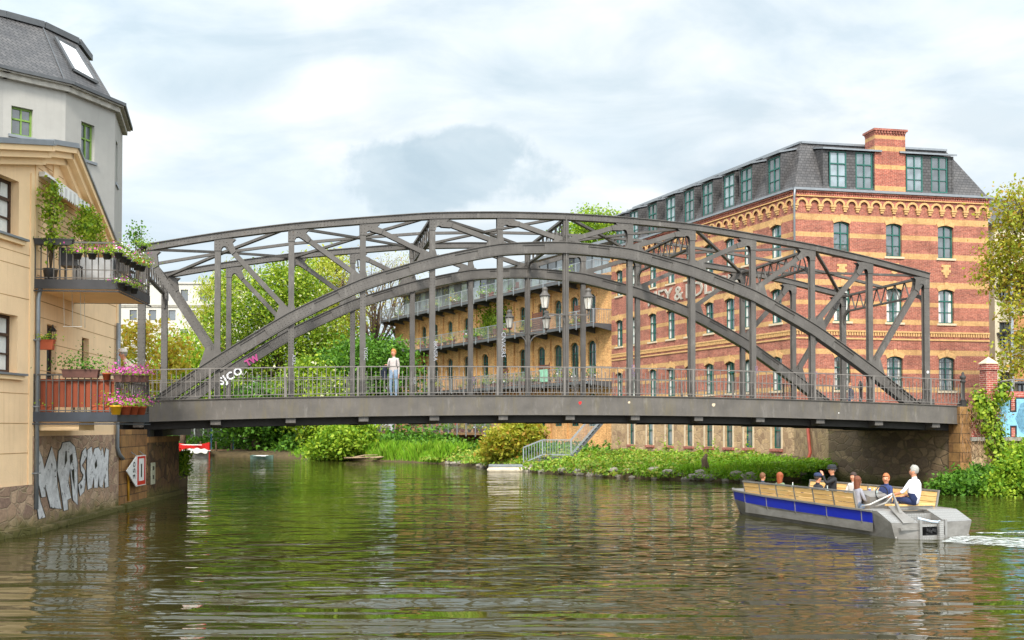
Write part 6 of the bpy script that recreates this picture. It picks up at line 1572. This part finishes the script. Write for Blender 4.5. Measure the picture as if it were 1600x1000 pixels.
mb = MB(); mb.mesh([(1.75,-.05,.1),(2.15,-.05,.1),(2.15,.50,.1),(1.75,.50,.1),(1.65,-.07,.84),(2.15,-.07,.96),(2.15,.52,.96),(1.65,.52,.84)], [(0,3,2,1),(4,5,6,7),(0,1,5,4),(1,2,6,5),(2,3,7,6),(3,0,4,7)]); mb.build('helm_console', M['alu'], boat)
mb = MB(); pts = [(1.62+.05*0, .22+.17*cos(a), .93+.17*sin(a)) for a in [2*pi*k/14 for k in range(15)]]; mb.tube(pts, .014, 6); mb.bar((1.62,.06,.93),(1.62,.38,.93),.015); mb.build('steering_wheel', M['black'], boat)
mb = MB(); mb.box(2.3,3.2,-.28,.28,.70,.73); mb.box(3.9,5.9,-.26,.26,.70,.73); mb.build('table_top', M['wood'], boat)
for x in (2.75, 4.2, 5.6): 
    mb = MB(); mb.tube([(x,0,.11),(x,0,.70)], .04, 8); mb.build('table_leg', M['alu'], boat)
mb = MB()
for k in range(7): mb.box(6.72+k*.05, 6.75+k*.05, 1.052-.004*k, 1.06-.004*k, .50, .57)
def onboat(x, y, z): v = BTM @ Vector((x, y, z)); return (v.x, v.y, v.z)
def bt(px, y): p = BTM @ Vector((0, y, 0)); return hit(px, (p.x, p.y), (-.297, .955))
SZ = .50
person('white haired skipper in white shirt and dark blue trousers at the stern of the boat', onboat(bt(1428,-.12), -.12, .69), BTA+.35, 'sit', '#e4e2e6', '#1f2b50', '#9a978f', 'short', hands={1: (.36, .25, .22), -1: (.3, -.05, .18)}, sleeves=False, scale=1.04, turn=.35, stout=1.3)
person('boy with short brown hair at the front left of the boat', onboat(bt(1191,.62), .62, SZ-.04), BTA-pi/2, 'sit', '#3a4658', '#30405a', '#6a4428', 'short', scale=.86, turn=.3)
person('passenger with straight ginger hair seen from behind near the bow', onboat(bt(1218,.62), .62, SZ-.03), BTA-pi/2+.2, 'sit', '#6a7a5a', '#30405a', '#8a4420', 'long', scale=.9)
person('passenger in navy cap and black jacket with red seams seen from behind', onboat(bt(1277,.60), .60, SZ), BTA-pi/2, 'sit', '#26262c', '#22262e', '#3a3028', 'short', hat=('#24304e', 'cap'), scale=.92)
person('man in black brimmed hat and black rain jacket raising a hand to his face', onboat(bt(1300,-.1), -.1, SZ+.12), BTA+1.4, 'sit', '#1c1d20', '#22262e', '#6a625a', 'short', hat=('#202226', 'brim'), hands={1: (.28, .05, .62)}, scale=1.0)
person('woman with sunglasses pushed up into her dark hair facing the camera', onboat(bt(1333,-.66), -.66, SZ), BTA+pi/2+.25, 'sit', '#c8c2bc', '#3a3a48', '#3a2820', 'bob', scale=.92)
person('passenger with very long brown hair seen from behind in the middle of the boat', onboat(bt(1339,.60), .60, SZ+.0), BTA-pi/2-.1, 'sit', '#8a8a92', '#5a6a80', '#6a3a22', 'long', scale=.92)
person('woman with short reddish hair and blue jacket sitting against the right bench back', onboat(bt(1384,-.66), -.66, SZ), BTA+pi/2+.2, 'sit', '#2c3a66', '#4a5a78', '#a8643a', 'short', scale=.95, turn=.5)
# bottles, cups and a jug on the tables
def bottle(label, px, y, col, h=.24, r=.035, nm='bottle', cap='white', grp='drinks on the boat tables'):
    x = bt(px, y); t = thing(nm, label, nm, onboat(x, y, .73), 0, grp); mb = MB(); mb.lathe([(r,0),(r,h*.6),(r*.5,h*.75),(r*.35,h*.9),(r*.35,h)], n=10); mb.build('body', col, t); mb = MB(); mb.lathe([(r*.42,h),(r*.42,h+.02)], n=8); mb.build('cap', M[cap], t); return t
blueg = plain('blue_glass', (.01,.02,.28,1), .15, var=.1); clearb = plain('pale_bottle', (.45,.55,.52,1), .15, var=.1)
bottle('small bottle with green label near the bow table end', 1238, .2, clearb); bottle('blue cup near the bow end of the table', 1253, .15, blueg, .10, .045, 'cup', 'white')
bottle('clear bottle in front of the man in the black hat', 1292, .25, clearb); bottle('blue cup beside the long brown hair', 1319, -.1, blueg, .10, .05, 'cup')
bottle('bulbous cobalt blue jug on the table next to the helm', 1358, .1, blueg, .26, .085, 'jug', 'white'); bottle('left one of two clear bottles beside the blue jug', 1365, -.05, clearb, .25); bottle('right one of two clear bottles beside the blue jug', 1369, .12, clearb, .27)
# foam of the wake
def foam():
    m, t, b = newmat('foam'); L = t.links.new; v = coord(t, 'Object', (1.6, 5, 1)); n = noise(t, v, 2.4, 6, .7)
    b.inputs['Base Color'].default_value = (.55,.58,.56,1); b.inputs['Roughness'].default_value = .5
    L(ramp(t, n, [(.44, (0,0,0)), (.56, (.9,.9,.9))]), b.inputs['Alpha']); return m
rngf = np.random.default_rng(5); mb = MB(); nx, ny = 60, 14
fm_ = foam()
for (x0, y0, x1, y1, w0_, w1_, nm_) in ((9.8, 23.2, 17.5, 18.2, .8, 2.3, 'a'), (11.0, 24.4, 15.5, 24.6, .08, .22, 'b')):
    mb = MB(); d = Vector((x1-x0, y1-y0)); n_ = Vector((-d.y, d.x)).normalized(); vs = []
    for i in range(nx+1):
        u = i/nx; c = Vector((x0, y0))+d*u; w = w0_+(w1_-w0_)*u
        for j in range(ny+1): q = c+n_*w*(j/ny-.5)*2; vs.append((q.x, q.y, .012+.02*rngf.random()))
    mb.smooth = True; mb.mesh(vs, [(i*(ny+1)+j, (i+1)*(ny+1)+j, (i+1)*(ny+1)+j+1, i*(ny+1)+j+1) for i in range(nx) for j in range(ny)])
    props(mb.build('wake_foam', fm_), 'white foam trailing behind the stern of the boat', 'foam', None, 'stuff')

# ------------------------------------------------------------------ steel stairs, pontoon, moored boats
sD = 60.5; so = at(880, 713, sD)
stz = thing('steel_stairs', 'galvanised steel stairs with landing leading from the bank down to the pontoon', 'stairs', (so.x, so.y, 0))
def sx(px, D=sD): return (px-800)/1610*D-so.x
zl = zat(714, sD); zt_ = zat(662, sD)+.3; zbm = .25
L0, L1, T1, B0 = sx(848), sx(893), sx(945), sx(818)
for yy in (0, 1.1):
    mb = MB(); mb.bar((L1, yy, zl-.12), (T1, yy, zt_-.12), .05, .12); mb.bar((L0, yy, zl-.1), (B0, yy, zbm), .06, .2); mb.bar((L0, yy, zl-.1), (L1, yy, zl-.1), .06, .22); mb.build('stringer', M['galvdark'], stz)
mb = MB(); n = 11
for k in range(n): u = (k+.5)/n; x = L1+(T1-L1)*u; z = zl+(zt_-zl)*u; mb.box(x-.13, x+.13, .03, 1.07, z-.02, z+.02)
for k in range(4): u = (k+.5)/4; x = L0+(B0-L0)*u; z = zl+(zbm-zl)*u; mb.box(x-.13, x+.13, .03, 1.07, z-.02, z+.02)
mb.box(L0, L1, .03, 1.07, zl-.03, zl); mb.box(T1, T1+1.2, .03, 1.07, zt_-.04, zt_); mb.build('tread', M['galv'], stz)
for yy in (-.03, 1.13):
    mb = MB(); seg = [(B0, zbm+.1), (L0, zl), (L1, zl), (T1, zt_), (T1+1.2, zt_)]
    for (xa, za), (xb, zb3) in zip(seg[:-1], seg[1:]):
        for h in (1.0, .12): mb.bar((xa, yy, za+h), (xb, yy, zb3+h), .05, .05)
        m = max(2, int(abs(xb-xa)/.15))
        for k in range(m): u = k/m; x = xa+(xb-xa)*u; z = za+(zb3-za)*u; w = .05 if k == 0 else .018; mb.box(x-w/2, x+w/2, yy-w/2, yy+w/2, z+.1, z+1.0)
    mb.build('handrail', M['galv'], stz)
mb = MB(); mb.bar((L0+.1,.5,-.5),(L0+.1,.5,zl-.1),.12); mb.bar((L1-.1,.9,-.3),(L1-.1,.9,zl-.1),.12); mb.build('support', M['galvdark'], stz)
pD = 58.9; po = at(797, 737, pD)
pn = thing('floating_pontoon', 'pale floating pontoon on two round floats at the foot of the steel stairs', 'pontoon', (po.x, po.y, 0))
w = 72/1610*pD
for yy in (0, .9):
    mb = MB(); mb.tube([(-w/2,yy,.08),(-w/2+.15,yy,.10),(w/2-.15,yy,.10),(w/2,yy,.08)], [.05,.2,.2,.05], 12); mb.build('float', plain('pale_float', S('#c9bda6'), .6), pn)
mb = MB(); mb.box(-w/2+.1, w/2-.6, -.15, 1.1, .30, .40); mb.box(-w/2+.3, w/2-.1, -.1, 1.0, .25, .298); mb.build('deck', M['galv'], pn)
def hull_mesh(L_, W_, H_, col, nm):
    mb = MB(); n = 10; rows = []
    for i in range(n+1):
        u = i/n; wv = W_/2*max(.08, sin(pi*min(1, .18+u*.82)))**.6; rows.append([(-L_/2+L_*u, -wv, H_*(1+.25*(2*u-1)**2)), (-L_/2+L_*u, -wv*.7, .0), (-L_/2+L_*u, wv*.7, .0), (-L_/2+L_*u, wv, H_*(1+.25*(2*u-1)**2))])
    vs = [p for r in rows for p in r]; fs = [(i*4+j, i*4+j+1, (i+1)*4+j+1, (i+1)*4+j) for i in range(n) for j in range(3)]+[(0,1,2,3),(n*4+3,n*4+2,n*4+1,n*4)]
    mb.mesh(vs, fs); return mb
def moored(name, label, px, py, Lpx, H_, col, ang=0):
    D = D_of(py); p = at(px, py, D); t = thing(name, label, 'boat', (p.x, D, 0), ang); L_ = Lpx/1610*D; hull_mesh(L_, 1.7, H_, None, name).build('hull', col, t)
    mb = MB(); 
    for y in (-1, 1): mb.bar((-L_/2+.3, y*.72, H_*1.02), (L_/2-.5, y*.8, H_*1.02), .06, .05)
    mb.build('gunwale', M['white'], t); return t, L_
rb, rl = moored('moored_boat', 'red boat with white rim moored at the far jetty under the bridge', 300, 712.8, 56, 1.0, M['signred'], .05)
w2, _ = moored('covered_boat', 'low boat under a crumpled grey white tarpaulin in front of the red boat', 306, 715.5, 40, .45, M['alu'], -.03)
bm = bmesh.new(); bmesh.ops.create_grid(bm, x_segments=24, y_segments=10, size=1)
for v in bm.verts: x, y = v.co.x, v.co.y; v.co = Vector((x*1.15, y*.85*(1-.3*x*x), .45+.35*(1-y*y)*(1-.5*x*x)+.05*sin(x*11+y*5)+.04*sin(y*13)))
cm_ = bpy.data.meshes.new('tarpaulin'); bm.to_mesh(cm_); bm.free(); cm_.materials.append(plain('tarp', S('#a9a69c'), .8, var=.15)); inst('tarpaulin', cm_, w2)
moored('rowing_boat', 'flat pale green rowing boat moored below the broad tree', 410, 716.5, 34, .24, plain('green_hull', S('#6f8a80'), .6), .1)
jt = thing('wooden_jetty', 'weathered wooden jetty with posts beside the moored red boat', 'jetty', (at(352,712,93).x, 93, 0))
mb = MB(); mb.box(-2.4, 2.2, 0, 2.5, .45, .55); mb.build('planks', plain('old_planks', S('#7a6046'), .9), jt)
for x in (-2.2, -.8, .6, 2.0):
    mb = MB(); mb.tube([(x,-.05,-.6),(x,-.05,1.3)], .09, 6); mb.build('post', M['bark'], jt)
mb = MB(); mb.box(-1.6,-1.5,1,1.1,.55,2.6); mb.box(.4,.5,1,1.1,.55,2.6); mb.box(-1.7,.6,.9,2.2,2.6,2.7); mb.build('canopy', plain('blue_canopy', S('#3f6a8a'), .6), jt)
sh = thing('boat_shed', 'grey boarded boat shed behind the red boat at the far bank', 'shed', (at(292,700,99).x-3, 99, 0))
mb = MB(); mb.box(0, 7, 0, 3, 1.0, 3.0); mb.build('boarding', plain('shed_boards', S('#6a665e'), .9), sh); mb = MB(); mb.box(-.3, 7.3, -.4, 3.3, 3.001, 3.15); mb.build('roof', M['galvdark'], sh)
mb = MB()
for k in range(8): mb.box(.3+k*.85, .42+k*.85, -.12, -.01, 1.0, 3.0)
mb.build('white_post', M['white'], sh)

# ------------------------------------------------------------------ pale house at the right edge
ro = at(1556, 500, 66); rh = thing('balcony_house', 'pale house with steel posts and wooden balconies behind the right tree', 'building', (ro.x, ro.y, 3.2), .1)
mb = MB(); ops = [(x, x+.8, z, z+1.7) for x in (.3, 1.5, 4.0) for z in (1.2, 4.4, 7.6)]
wall(mb, 0, 7, 0, 12.5, ops, reveal=.2); mb.poly([(0,0,0),(0,9,0),(0,9,12.5),(0,0,12.5)]); mb.build('rendered_wall', plain('pale_plaster', S('#c9c0a6'), .9, var=.06), rh)
for o_ in ops: window(rh, o_[0]+.4, o_[2], .8, 1.7, 0, 'rw', M['galvdark'], M['glassdark'], None, .12, sill=False, bars=(.6,), cols=2)
mb = MB(); mb.poly([(-.3,-.4,12.4),(7.4,-.4,12.4),(7.4,5,15.2),(-.3,5,15.2)]); mb.poly([(-.3,-.4,12.3),(-.3,5,15.2),(-.3,9,12.4)]); mb.build('roof', M['slate'], rh)
for x in (.25, 1.35, 2.5):
    mb = MB(); mb.box(x-.09, x+.09, -1.5, -1.32, 0, 9.0); mb.build('steel_post', M['galv'], rh)
for z in (2.2, 5.4, 8.6):
    mb = MB(); mb.box(.1, 2.7, -1.5, -.01, z-.1, z); mb.build('balcony_floor', M['galvdark'], rh)
    mb = MB(); mb.box(.35, 2.5, -1.48, -1.43, z+.05, z+1.0); mb.build('balcony_board', plain('larch', S('#a5764a'), .8), rh)
# ------------------------------------------------------------------ pots and planters
def leafball(r, hgt, n, size, mat, seed, flowers=None, nf=0):
    rng = np.random.default_rng(seed); P = rng.normal(size=(n,3))*np.array(r)*.5; P[:,2] = np.abs(P[:,2])+hgt
    mats = [mat]; idx = np.zeros(n, int)
    if flowers:
        mats += flowers; k = rng.random(n) < nf; idx[k] = rng.integers(1, len(mats), k.sum())
        P[k] += np.array([0,0,.03])
    return leaf_mesh('foliage', P, size, mats, seed, .4, .75, idx)
def pot(label, loc, pm, r=.10, h=.16, fol=(.14,.14,.14), n=120, leaf=.05, mat='bright', fl=None, nf=0, seed=0, box=None, rz=0, group=None, nm='flower_pot', cat='plant pot'):
    t = thing(nm, label, cat, loc, rz, group); mb = MB()
    if box: mb.mesh([(-box[0]/2*.94,-box[1]/2*.85,0),(box[0]/2*.94,-box[1]/2*.85,0),(box[0]/2*.94,box[1]/2*.85,0),(-box[0]/2*.94,box[1]/2*.85,0),(-box[0]/2,-box[1]/2,h),(box[0]/2,-box[1]/2,h),(box[0]/2,box[1]/2,h),(-box[0]/2,box[1]/2,h)], [(0,3,2,1),(4,5,6,7),(0,1,5,4),(1,2,6,5),(2,3,7,6),(3,0,4,7)]); mb.box(-box[0]/2-.01, box[0]/2+.01, -box[1]/2-.01, box[1]/2+.01, h-.03, h)
    else: mb.lathe([(r*.7,0),(r*.95,h*.82),(r*1.08,h*.83),(r*1.08,h)], n=10)
    mb.build('pot', pm, t)
    inst('foliage', leaf_mesh_flowers(fol, h, n, leaf, mat, fl, nf, seed), t); return t
def leaf_mesh_flowers(fol, h, n, leaf, mat, fl, nf, seed): return leafball(fol, h, n, leaf, M[mat], seed+100, [M[f] for f in fl] if fl else None, nf)
def HL(px, py, x=None, y=None):   # point of the house frame seen at a photo column: on the front rail (x given) or river rail (y given)
    if x is not None:
        p = HM @ Vector((x, 0, 0)); d = HM.to_3x3() @ Vector((0,-1,0)); t_ = hit(px, (p.x, p.y), (d.x, d.y)); w_ = HM @ Vector((x, -t_, 0))
    else:
        p = HM @ Vector((0, y, 0)); d = HM.to_3x3() @ Vector((1,0,0)); t_ = hit(px, (p.x, p.y), (d.x, d.y)); w_ = HM @ Vector((t_, y, 0))
    return (w_.x, w_.y, zat(py, w_.y))
rf = HB+pi/2
pot('long dark grey planter on top of the upper balcony rail beside the wall', HL(82, 383, x=-.02), M['plasticblack'], h=.15, box=(.9,.16), rz=rf, fol=(.9,.12,.05), n=60, mat='darkleaf', seed=1, nm='planter')
for k, (px, fl_) in enumerate(((119,['pink']),(142,['pink']),(165,['pink','purple']))):
    pot(('leftmost','middle','rightmost')[k]+' black flower pot hanging on the front rail of the upper balcony', HL(px, 405, x=-.13), M['plasticblack'], r=.11, h=.14, fol=(.34,.2,.2), n=200, fl=fl_, nf=.16, seed=10+k)
rs = random.Random(3)
for k, (px, py, fl_) in enumerate(((183,404,['pink','whitepetal']),(190,410,['whitepetal']),(197,414,['pink']),(205,418,['whitepetal','purple']),(212,422,['redpetal']),(220,424,['redpetal','whitepetal']))):
    pot('black pot number'.replace(' number','')+' of mixed flowers on the river rail of the upper balcony', HL(px, py, y=-2.08), M['plasticblack'], r=.10, h=.14, fol=(.34,.30,.30), n=220, fl=fl_, nf=.22, seed=20+k, group='black pots along the river rail of the upper balcony')
for k, px in enumerate((188, 198, 208)):
    pot('black trough with violet flowers hung low on the river side of the upper balcony', HL(px, 453-4*(2-k)+6, y=-2.08), M['plasticblack'], r=.10, h=.14, fol=(.32,.24,.14), n=160, fl=['purple','pink','whitepetal'], nf=.3, seed=30+k, group='troughs hung low on the upper balcony')
def vine(label, cx_px, cy, rx, rz_, x, y, n, mat, leaf, seed, potm='plasticblack', zfloor=6.05, nm='climbing_plant'):
    p = HM @ Vector((x, y, zfloor)); t = thing(nm, label, 'plant', tuple(p), HB); zc = zat(cy, p.y)-zfloor; hh = rz_
    mb = MB(); mb.lathe([(.13,0),(.17,.28),(.18,.30)], n=10); mb.build('pot', M[potm], t)
    mb = MB(); rr_ = random.Random(seed)
    for k in range(7): mb.tube([(0,0,.25),(rr_.uniform(-.1,.1),rr_.uniform(-.1,.1),zc*.5),(rr_.uniform(-rx,rx)*.7,rr_.uniform(-.15,.15),zc+rr_.uniform(0,hh))], [.018,.012,.005], 5)
    mb.build('stems', M['bark'], t)
    rng = np.random.default_rng(seed); P = []
    for k in range(26): c = np.array([rng.uniform(-rx,rx), rng.uniform(-.14,.14), zc+rng.uniform(-hh,hh)]); P.append(c+rng.normal(size=(n//26,3))*np.array([.09,.09,.12]))
    inst('foliage', leaf_mesh('foliage', np.vstack(P), leaf, M[mat], seed, .1, .7), t)
vine('tall slim climbing plant beside the wall on the upper balcony under the awning', 68, 335, .2, .72, .12, -.35, 1100, 'chestnut', .085, 81)
vine('broad leafy climber on a trellis in the middle of the upper balcony', 122, 352, .8, .34, 2.0, -.6, 1500, 'chestnut', .085, 82)
vine('airy tall plant at the river corner of the upper balcony against the sky', 212, 368, .40, .26, 2.6, -1.75, 260, 'darkleaf', .075, 83)
pot('small flowering plant beside the airy tall plant on the upper balcony corner', HL(222, 392, y=-1.95), M['plasticblack'], h=.12, r=.09, fol=(.3,.3,.2), n=160, seed=84, mat='bright')
pot('long brown planter with green herbs on the rail of the lower balcony', HL(126, 590, x=-.03), M['plasticbrown'], h=.20, box=(.85,.2), rz=rf, fol=(.78,.2,.46), n=420, leaf=.06, mat='darkleaf', seed=40, nm='planter')
pot('small terracotta pot on the right end of the lower balcony front rail', HL(166, 594, x=-.03), M['terracotta'], r=.10, h=.17, fol=(.14,.14,.2), n=50, seed=41)
pot('terracotta box of yellow flowers hanging on the wall above the lower balcony', (HM @ Vector((hx(70,.25), -.25, zat(549, 25.4)))).to_tuple(), M['terracotta'], h=.24, box=(.16,.42), rz=HB+pi/2+pi/2, fol=(.3,.4,.16), n=140, leaf=.05, fl=['yellowpot'], nf=.18, seed=42, nm='flower_box')
for k, px in enumerate((186, 200, 212, 224)):
    pot('brown box with pink petunias on the river rail of the lower balcony', HL(px, 597, y=-2.06), M['plasticbrown'], h=.18, box=(.3,.2), rz=HB, fol=(.40,.28,.24), n=220, leaf=.055, fl=['pink','pink'], nf=.62, seed=50+k, group='petunia boxes on the lower balcony')
for k, (px, pm, ff) in enumerate(((181,'yellowpot',.5),(196,'terracotta',.35),(208,'terracotta',.1),(220,'terracotta',.5))):
    pot(('yellow pot of pink flowers at the floor edge of the lower balcony','terracotta pot of pink flowers next to the yellow pot','terracotta pot of plain green leaves on the lower balcony edge','rightmost terracotta pot with trailing pink flowers on the lower balcony edge')[k], HL(px, 648, y=-2.1), M[pm], r=.14, h=.22, fol=(.36,.34,.32), n=260, leaf=.06, fl=['pink'], nf=ff, seed=60+k)
# on the lower balcony floor
for k, px in enumerate((66, 160)): pot('low terracotta trough on the floor of the lower balcony, '+('near the wall' if k == 0 else 'near the corner'), HL(px, 647, x=.15), M['terracotta'], h=.22, box=(.5,.22), rz=rf, fol=(.4,.2,.1), n=60, seed=70+k, nm='flower_trough')
# upper balcony furniture: table with white cloth and two dark chairs
def hthing(nm, label, cat, x, y, z): return thing(nm, label, cat, tuple(HM @ Vector((x, y, z))), HB)
t = hthing('balcony_table', 'small table under a pale grey cloth on the upper balcony', 'table', 1.3, -1.1, 6.04)
mb = MB(); mb.box(-.35,.35,-.45,.45,.70,.73); mb.box(-.36,.36,-.47,-.455,.15,.73); mb.box(-.375,-.362,-.47,.47,.15,.73); mb.build('tablecloth', plain('grey_cloth', (.32,.33,.34,1), .8), t)
for a, c in ((-.3,-.4),(.3,-.4),(-.3,.4),(.3,.4)): mb = MB(); mb.box(a-.02,a+.02,c-.02,c+.02,0,.70); mb.build('leg', M['darksteel'], t)
for k, (x, y) in enumerate(((.5,-.7),(1.3,-1.75))):
    t = hthing('balcony_chair', ('dark chair between the wall and the table on the upper balcony','dark chair at the river end of the table on the upper balcony')[k], 'chair', x, y, 6.04)
    mb = MB(); mb.box(-.22,.22,-.22,.22,.42,.46); mb.build('seat', M['plasticblack'], t); mb = MB(); mb.box(-.22,-.18,-.22,.22,.46,.86); mb.build('backrest', M['plasticblack'], t)
    for a, c in ((-.2,-.2),(.2,-.2),(-.2,.2),(.2,.2)): mb = MB(); mb.box(a-.015,a+.015,c-.015,c+.015,0,.42); mb.build('leg', M['darksteel'], t)
# ------------------------------------------------------------------ loft balconies: pots, screens, chairs, creeper
protos = [leafball((.5,.5,.6), .3, 90, .16, M[m_], 200+k, [M[f_]], nf_) for k, (m_, f_, nf_) in enumerate((('bright','pink',.0),('chestnut','redpetal',.12),('darkleaf','whitepetal',.1),('spring','redpetal',.0)))]
mb = MB(); mb.lathe([(.16,0),(.22,.34),(.24,.36),(.24,.4)], n=8); pms = [mb.data('pot', M[k]) for k in ('terracotta','galvdark','terracotta','plasticbrown')]
rr = random.Random(12)
tiers = ((10.42, 'middle'), (6.07, 'lower'), (14.12, 'top'), (2.12, 'river terrace'))
for z, nm_ in tiers:
    for k in range(24 if nm_ != 'top' else 12):
        x = -rr.uniform(1, 38 if nm_ != 'lower' else 30); yo = -(1.4 if z < 14 else 1.4) if nm_ != 'river terrace' else -3.0
        if nm_ == 'river terrace' and x > -10: x -= 12
        w_ = YM @ Vector((x, yo+rr.uniform(0,.3), z)); j = rr.randrange(4); sc = rr.uniform(.75, 1.3)
        t = thing('potted_plant', 'potted plant behind the railing of the '+nm_+' balcony of the loft building' if nm_ != 'river terrace' else 'potted plant on the river terrace under the bridge deck', 'potted plant', tuple(w_), rr.uniform(0,6), 'potted plants on the '+nm_+' level'); t.scale = (sc, sc, sc)
        inst('pot', pms[j], t); inst('foliage', protos[rr.randrange(4)], t)
def ything(nm, label, cat, x, y, z, px=None): w_ = YM @ Vector((x, y, z)); return thing(nm, label, cat, tuple(w_), YA+pi)
def yx(px): return -hit(px, (YC[0]-.859*1.4, YC[1]-.512*1.4), dY)
dwood = plain('dark_screen_wood', S('#5a3424'), .8)
for k, (px, z, lab) in enumerate(((849,6.05,'dark wooden privacy screen on the lower loft balcony right of the middle lamp'),(785,6.05,'dark wooden screen on the lower loft balcony left of the middle lamp'),(838,10.4,'slatted dark screen on the middle loft balcony between the lanterns'),(905,10.4,'dark trellis on the middle loft balcony right of the lanterns'))):
    t = ything('privacy_screen', lab, 'screen', yx(px), -1.3, z); mb = MB()
    for j in range(9): mb.box(-.75,.75,-.02,.02,.1+j*.17,.24+j*.17)
    mb.box(-.78,-.72,-.03,.03,0,1.75); mb.box(.72,.78,-.03,.03,0,1.75); mb.build('slats', dwood, t)
t = ything('green_cloth', 'mint green cloth hanging on the railing of the lower loft balcony', 'cloth', yx(860), -1.95, 6.1); mb = MB()
for j in range(8): mb.poly([(-.6+j*.15,-.12+.03*sin(j*1.7),.1),(-.45+j*.15,-.12+.03*sin((j+1)*1.7),.1),(-.45+j*.15,-.12+.02*sin((j+1)*1.7),1.1),(-.6+j*.15,-.12+.02*sin(j*1.7),1.1)])
mb.build('cloth', plain('mint_cloth', S('#7fae92'), .8), t)
for k, (px, z, lab) in enumerate(((700,10.4,'round of wooden chairs on the middle loft balcony, left one'),(765,10.4,'brown folding chair on the middle loft balcony near its middle'),(735,6.05,'dark garden chair on the lower loft balcony'),(800,14.1,'brown chair on the top loft balcony'))):
    t = ything('garden_chair', lab.replace('round of wooden chairs on the middle loft balcony, left one','wooden chair at the left end of the middle loft balcony'), 'chair', yx(px), -1.1, z)
    mb = MB(); mb.box(-.25,.25,-.25,.25,.42,.47); mb.build('seat', dwood, t); mb = MB(); mb.box(-.25,.25,.2,.25,.47,.95); mb.build('backrest', dwood, t)
    for a, c in ((-.22,-.22),(.22,-.22),(-.22,.22),(.22,.22)): mb = MB(); mb.box(a-.02,a+.02,c-.02,c+.02,0,.42); mb.build('leg', dwood, t)
t = ything('hanging_creeper', 'green creeper on the loft wall between two balconies behind the middle posts', 'climbing plant', yx(752), 0, 10.4)
rng = np.random.default_rng(90); P = rng.normal(size=(1500,3))*np.array([1.3,.08,1.0])+np.array([0,-.2,2.0]); inst('foliage', leaf_mesh('foliage', P, .2, M['chestnut'], 90, 0, .8), t)
mb = MB()
for k in range(8): mb.tube([(-.8+k*.22,-.06,0),(-.7+k*.2,-.08,1.2),(-1+k*.28,-.08,2.6)], .02, 4)
mb.build('stems', M['bark'], t)
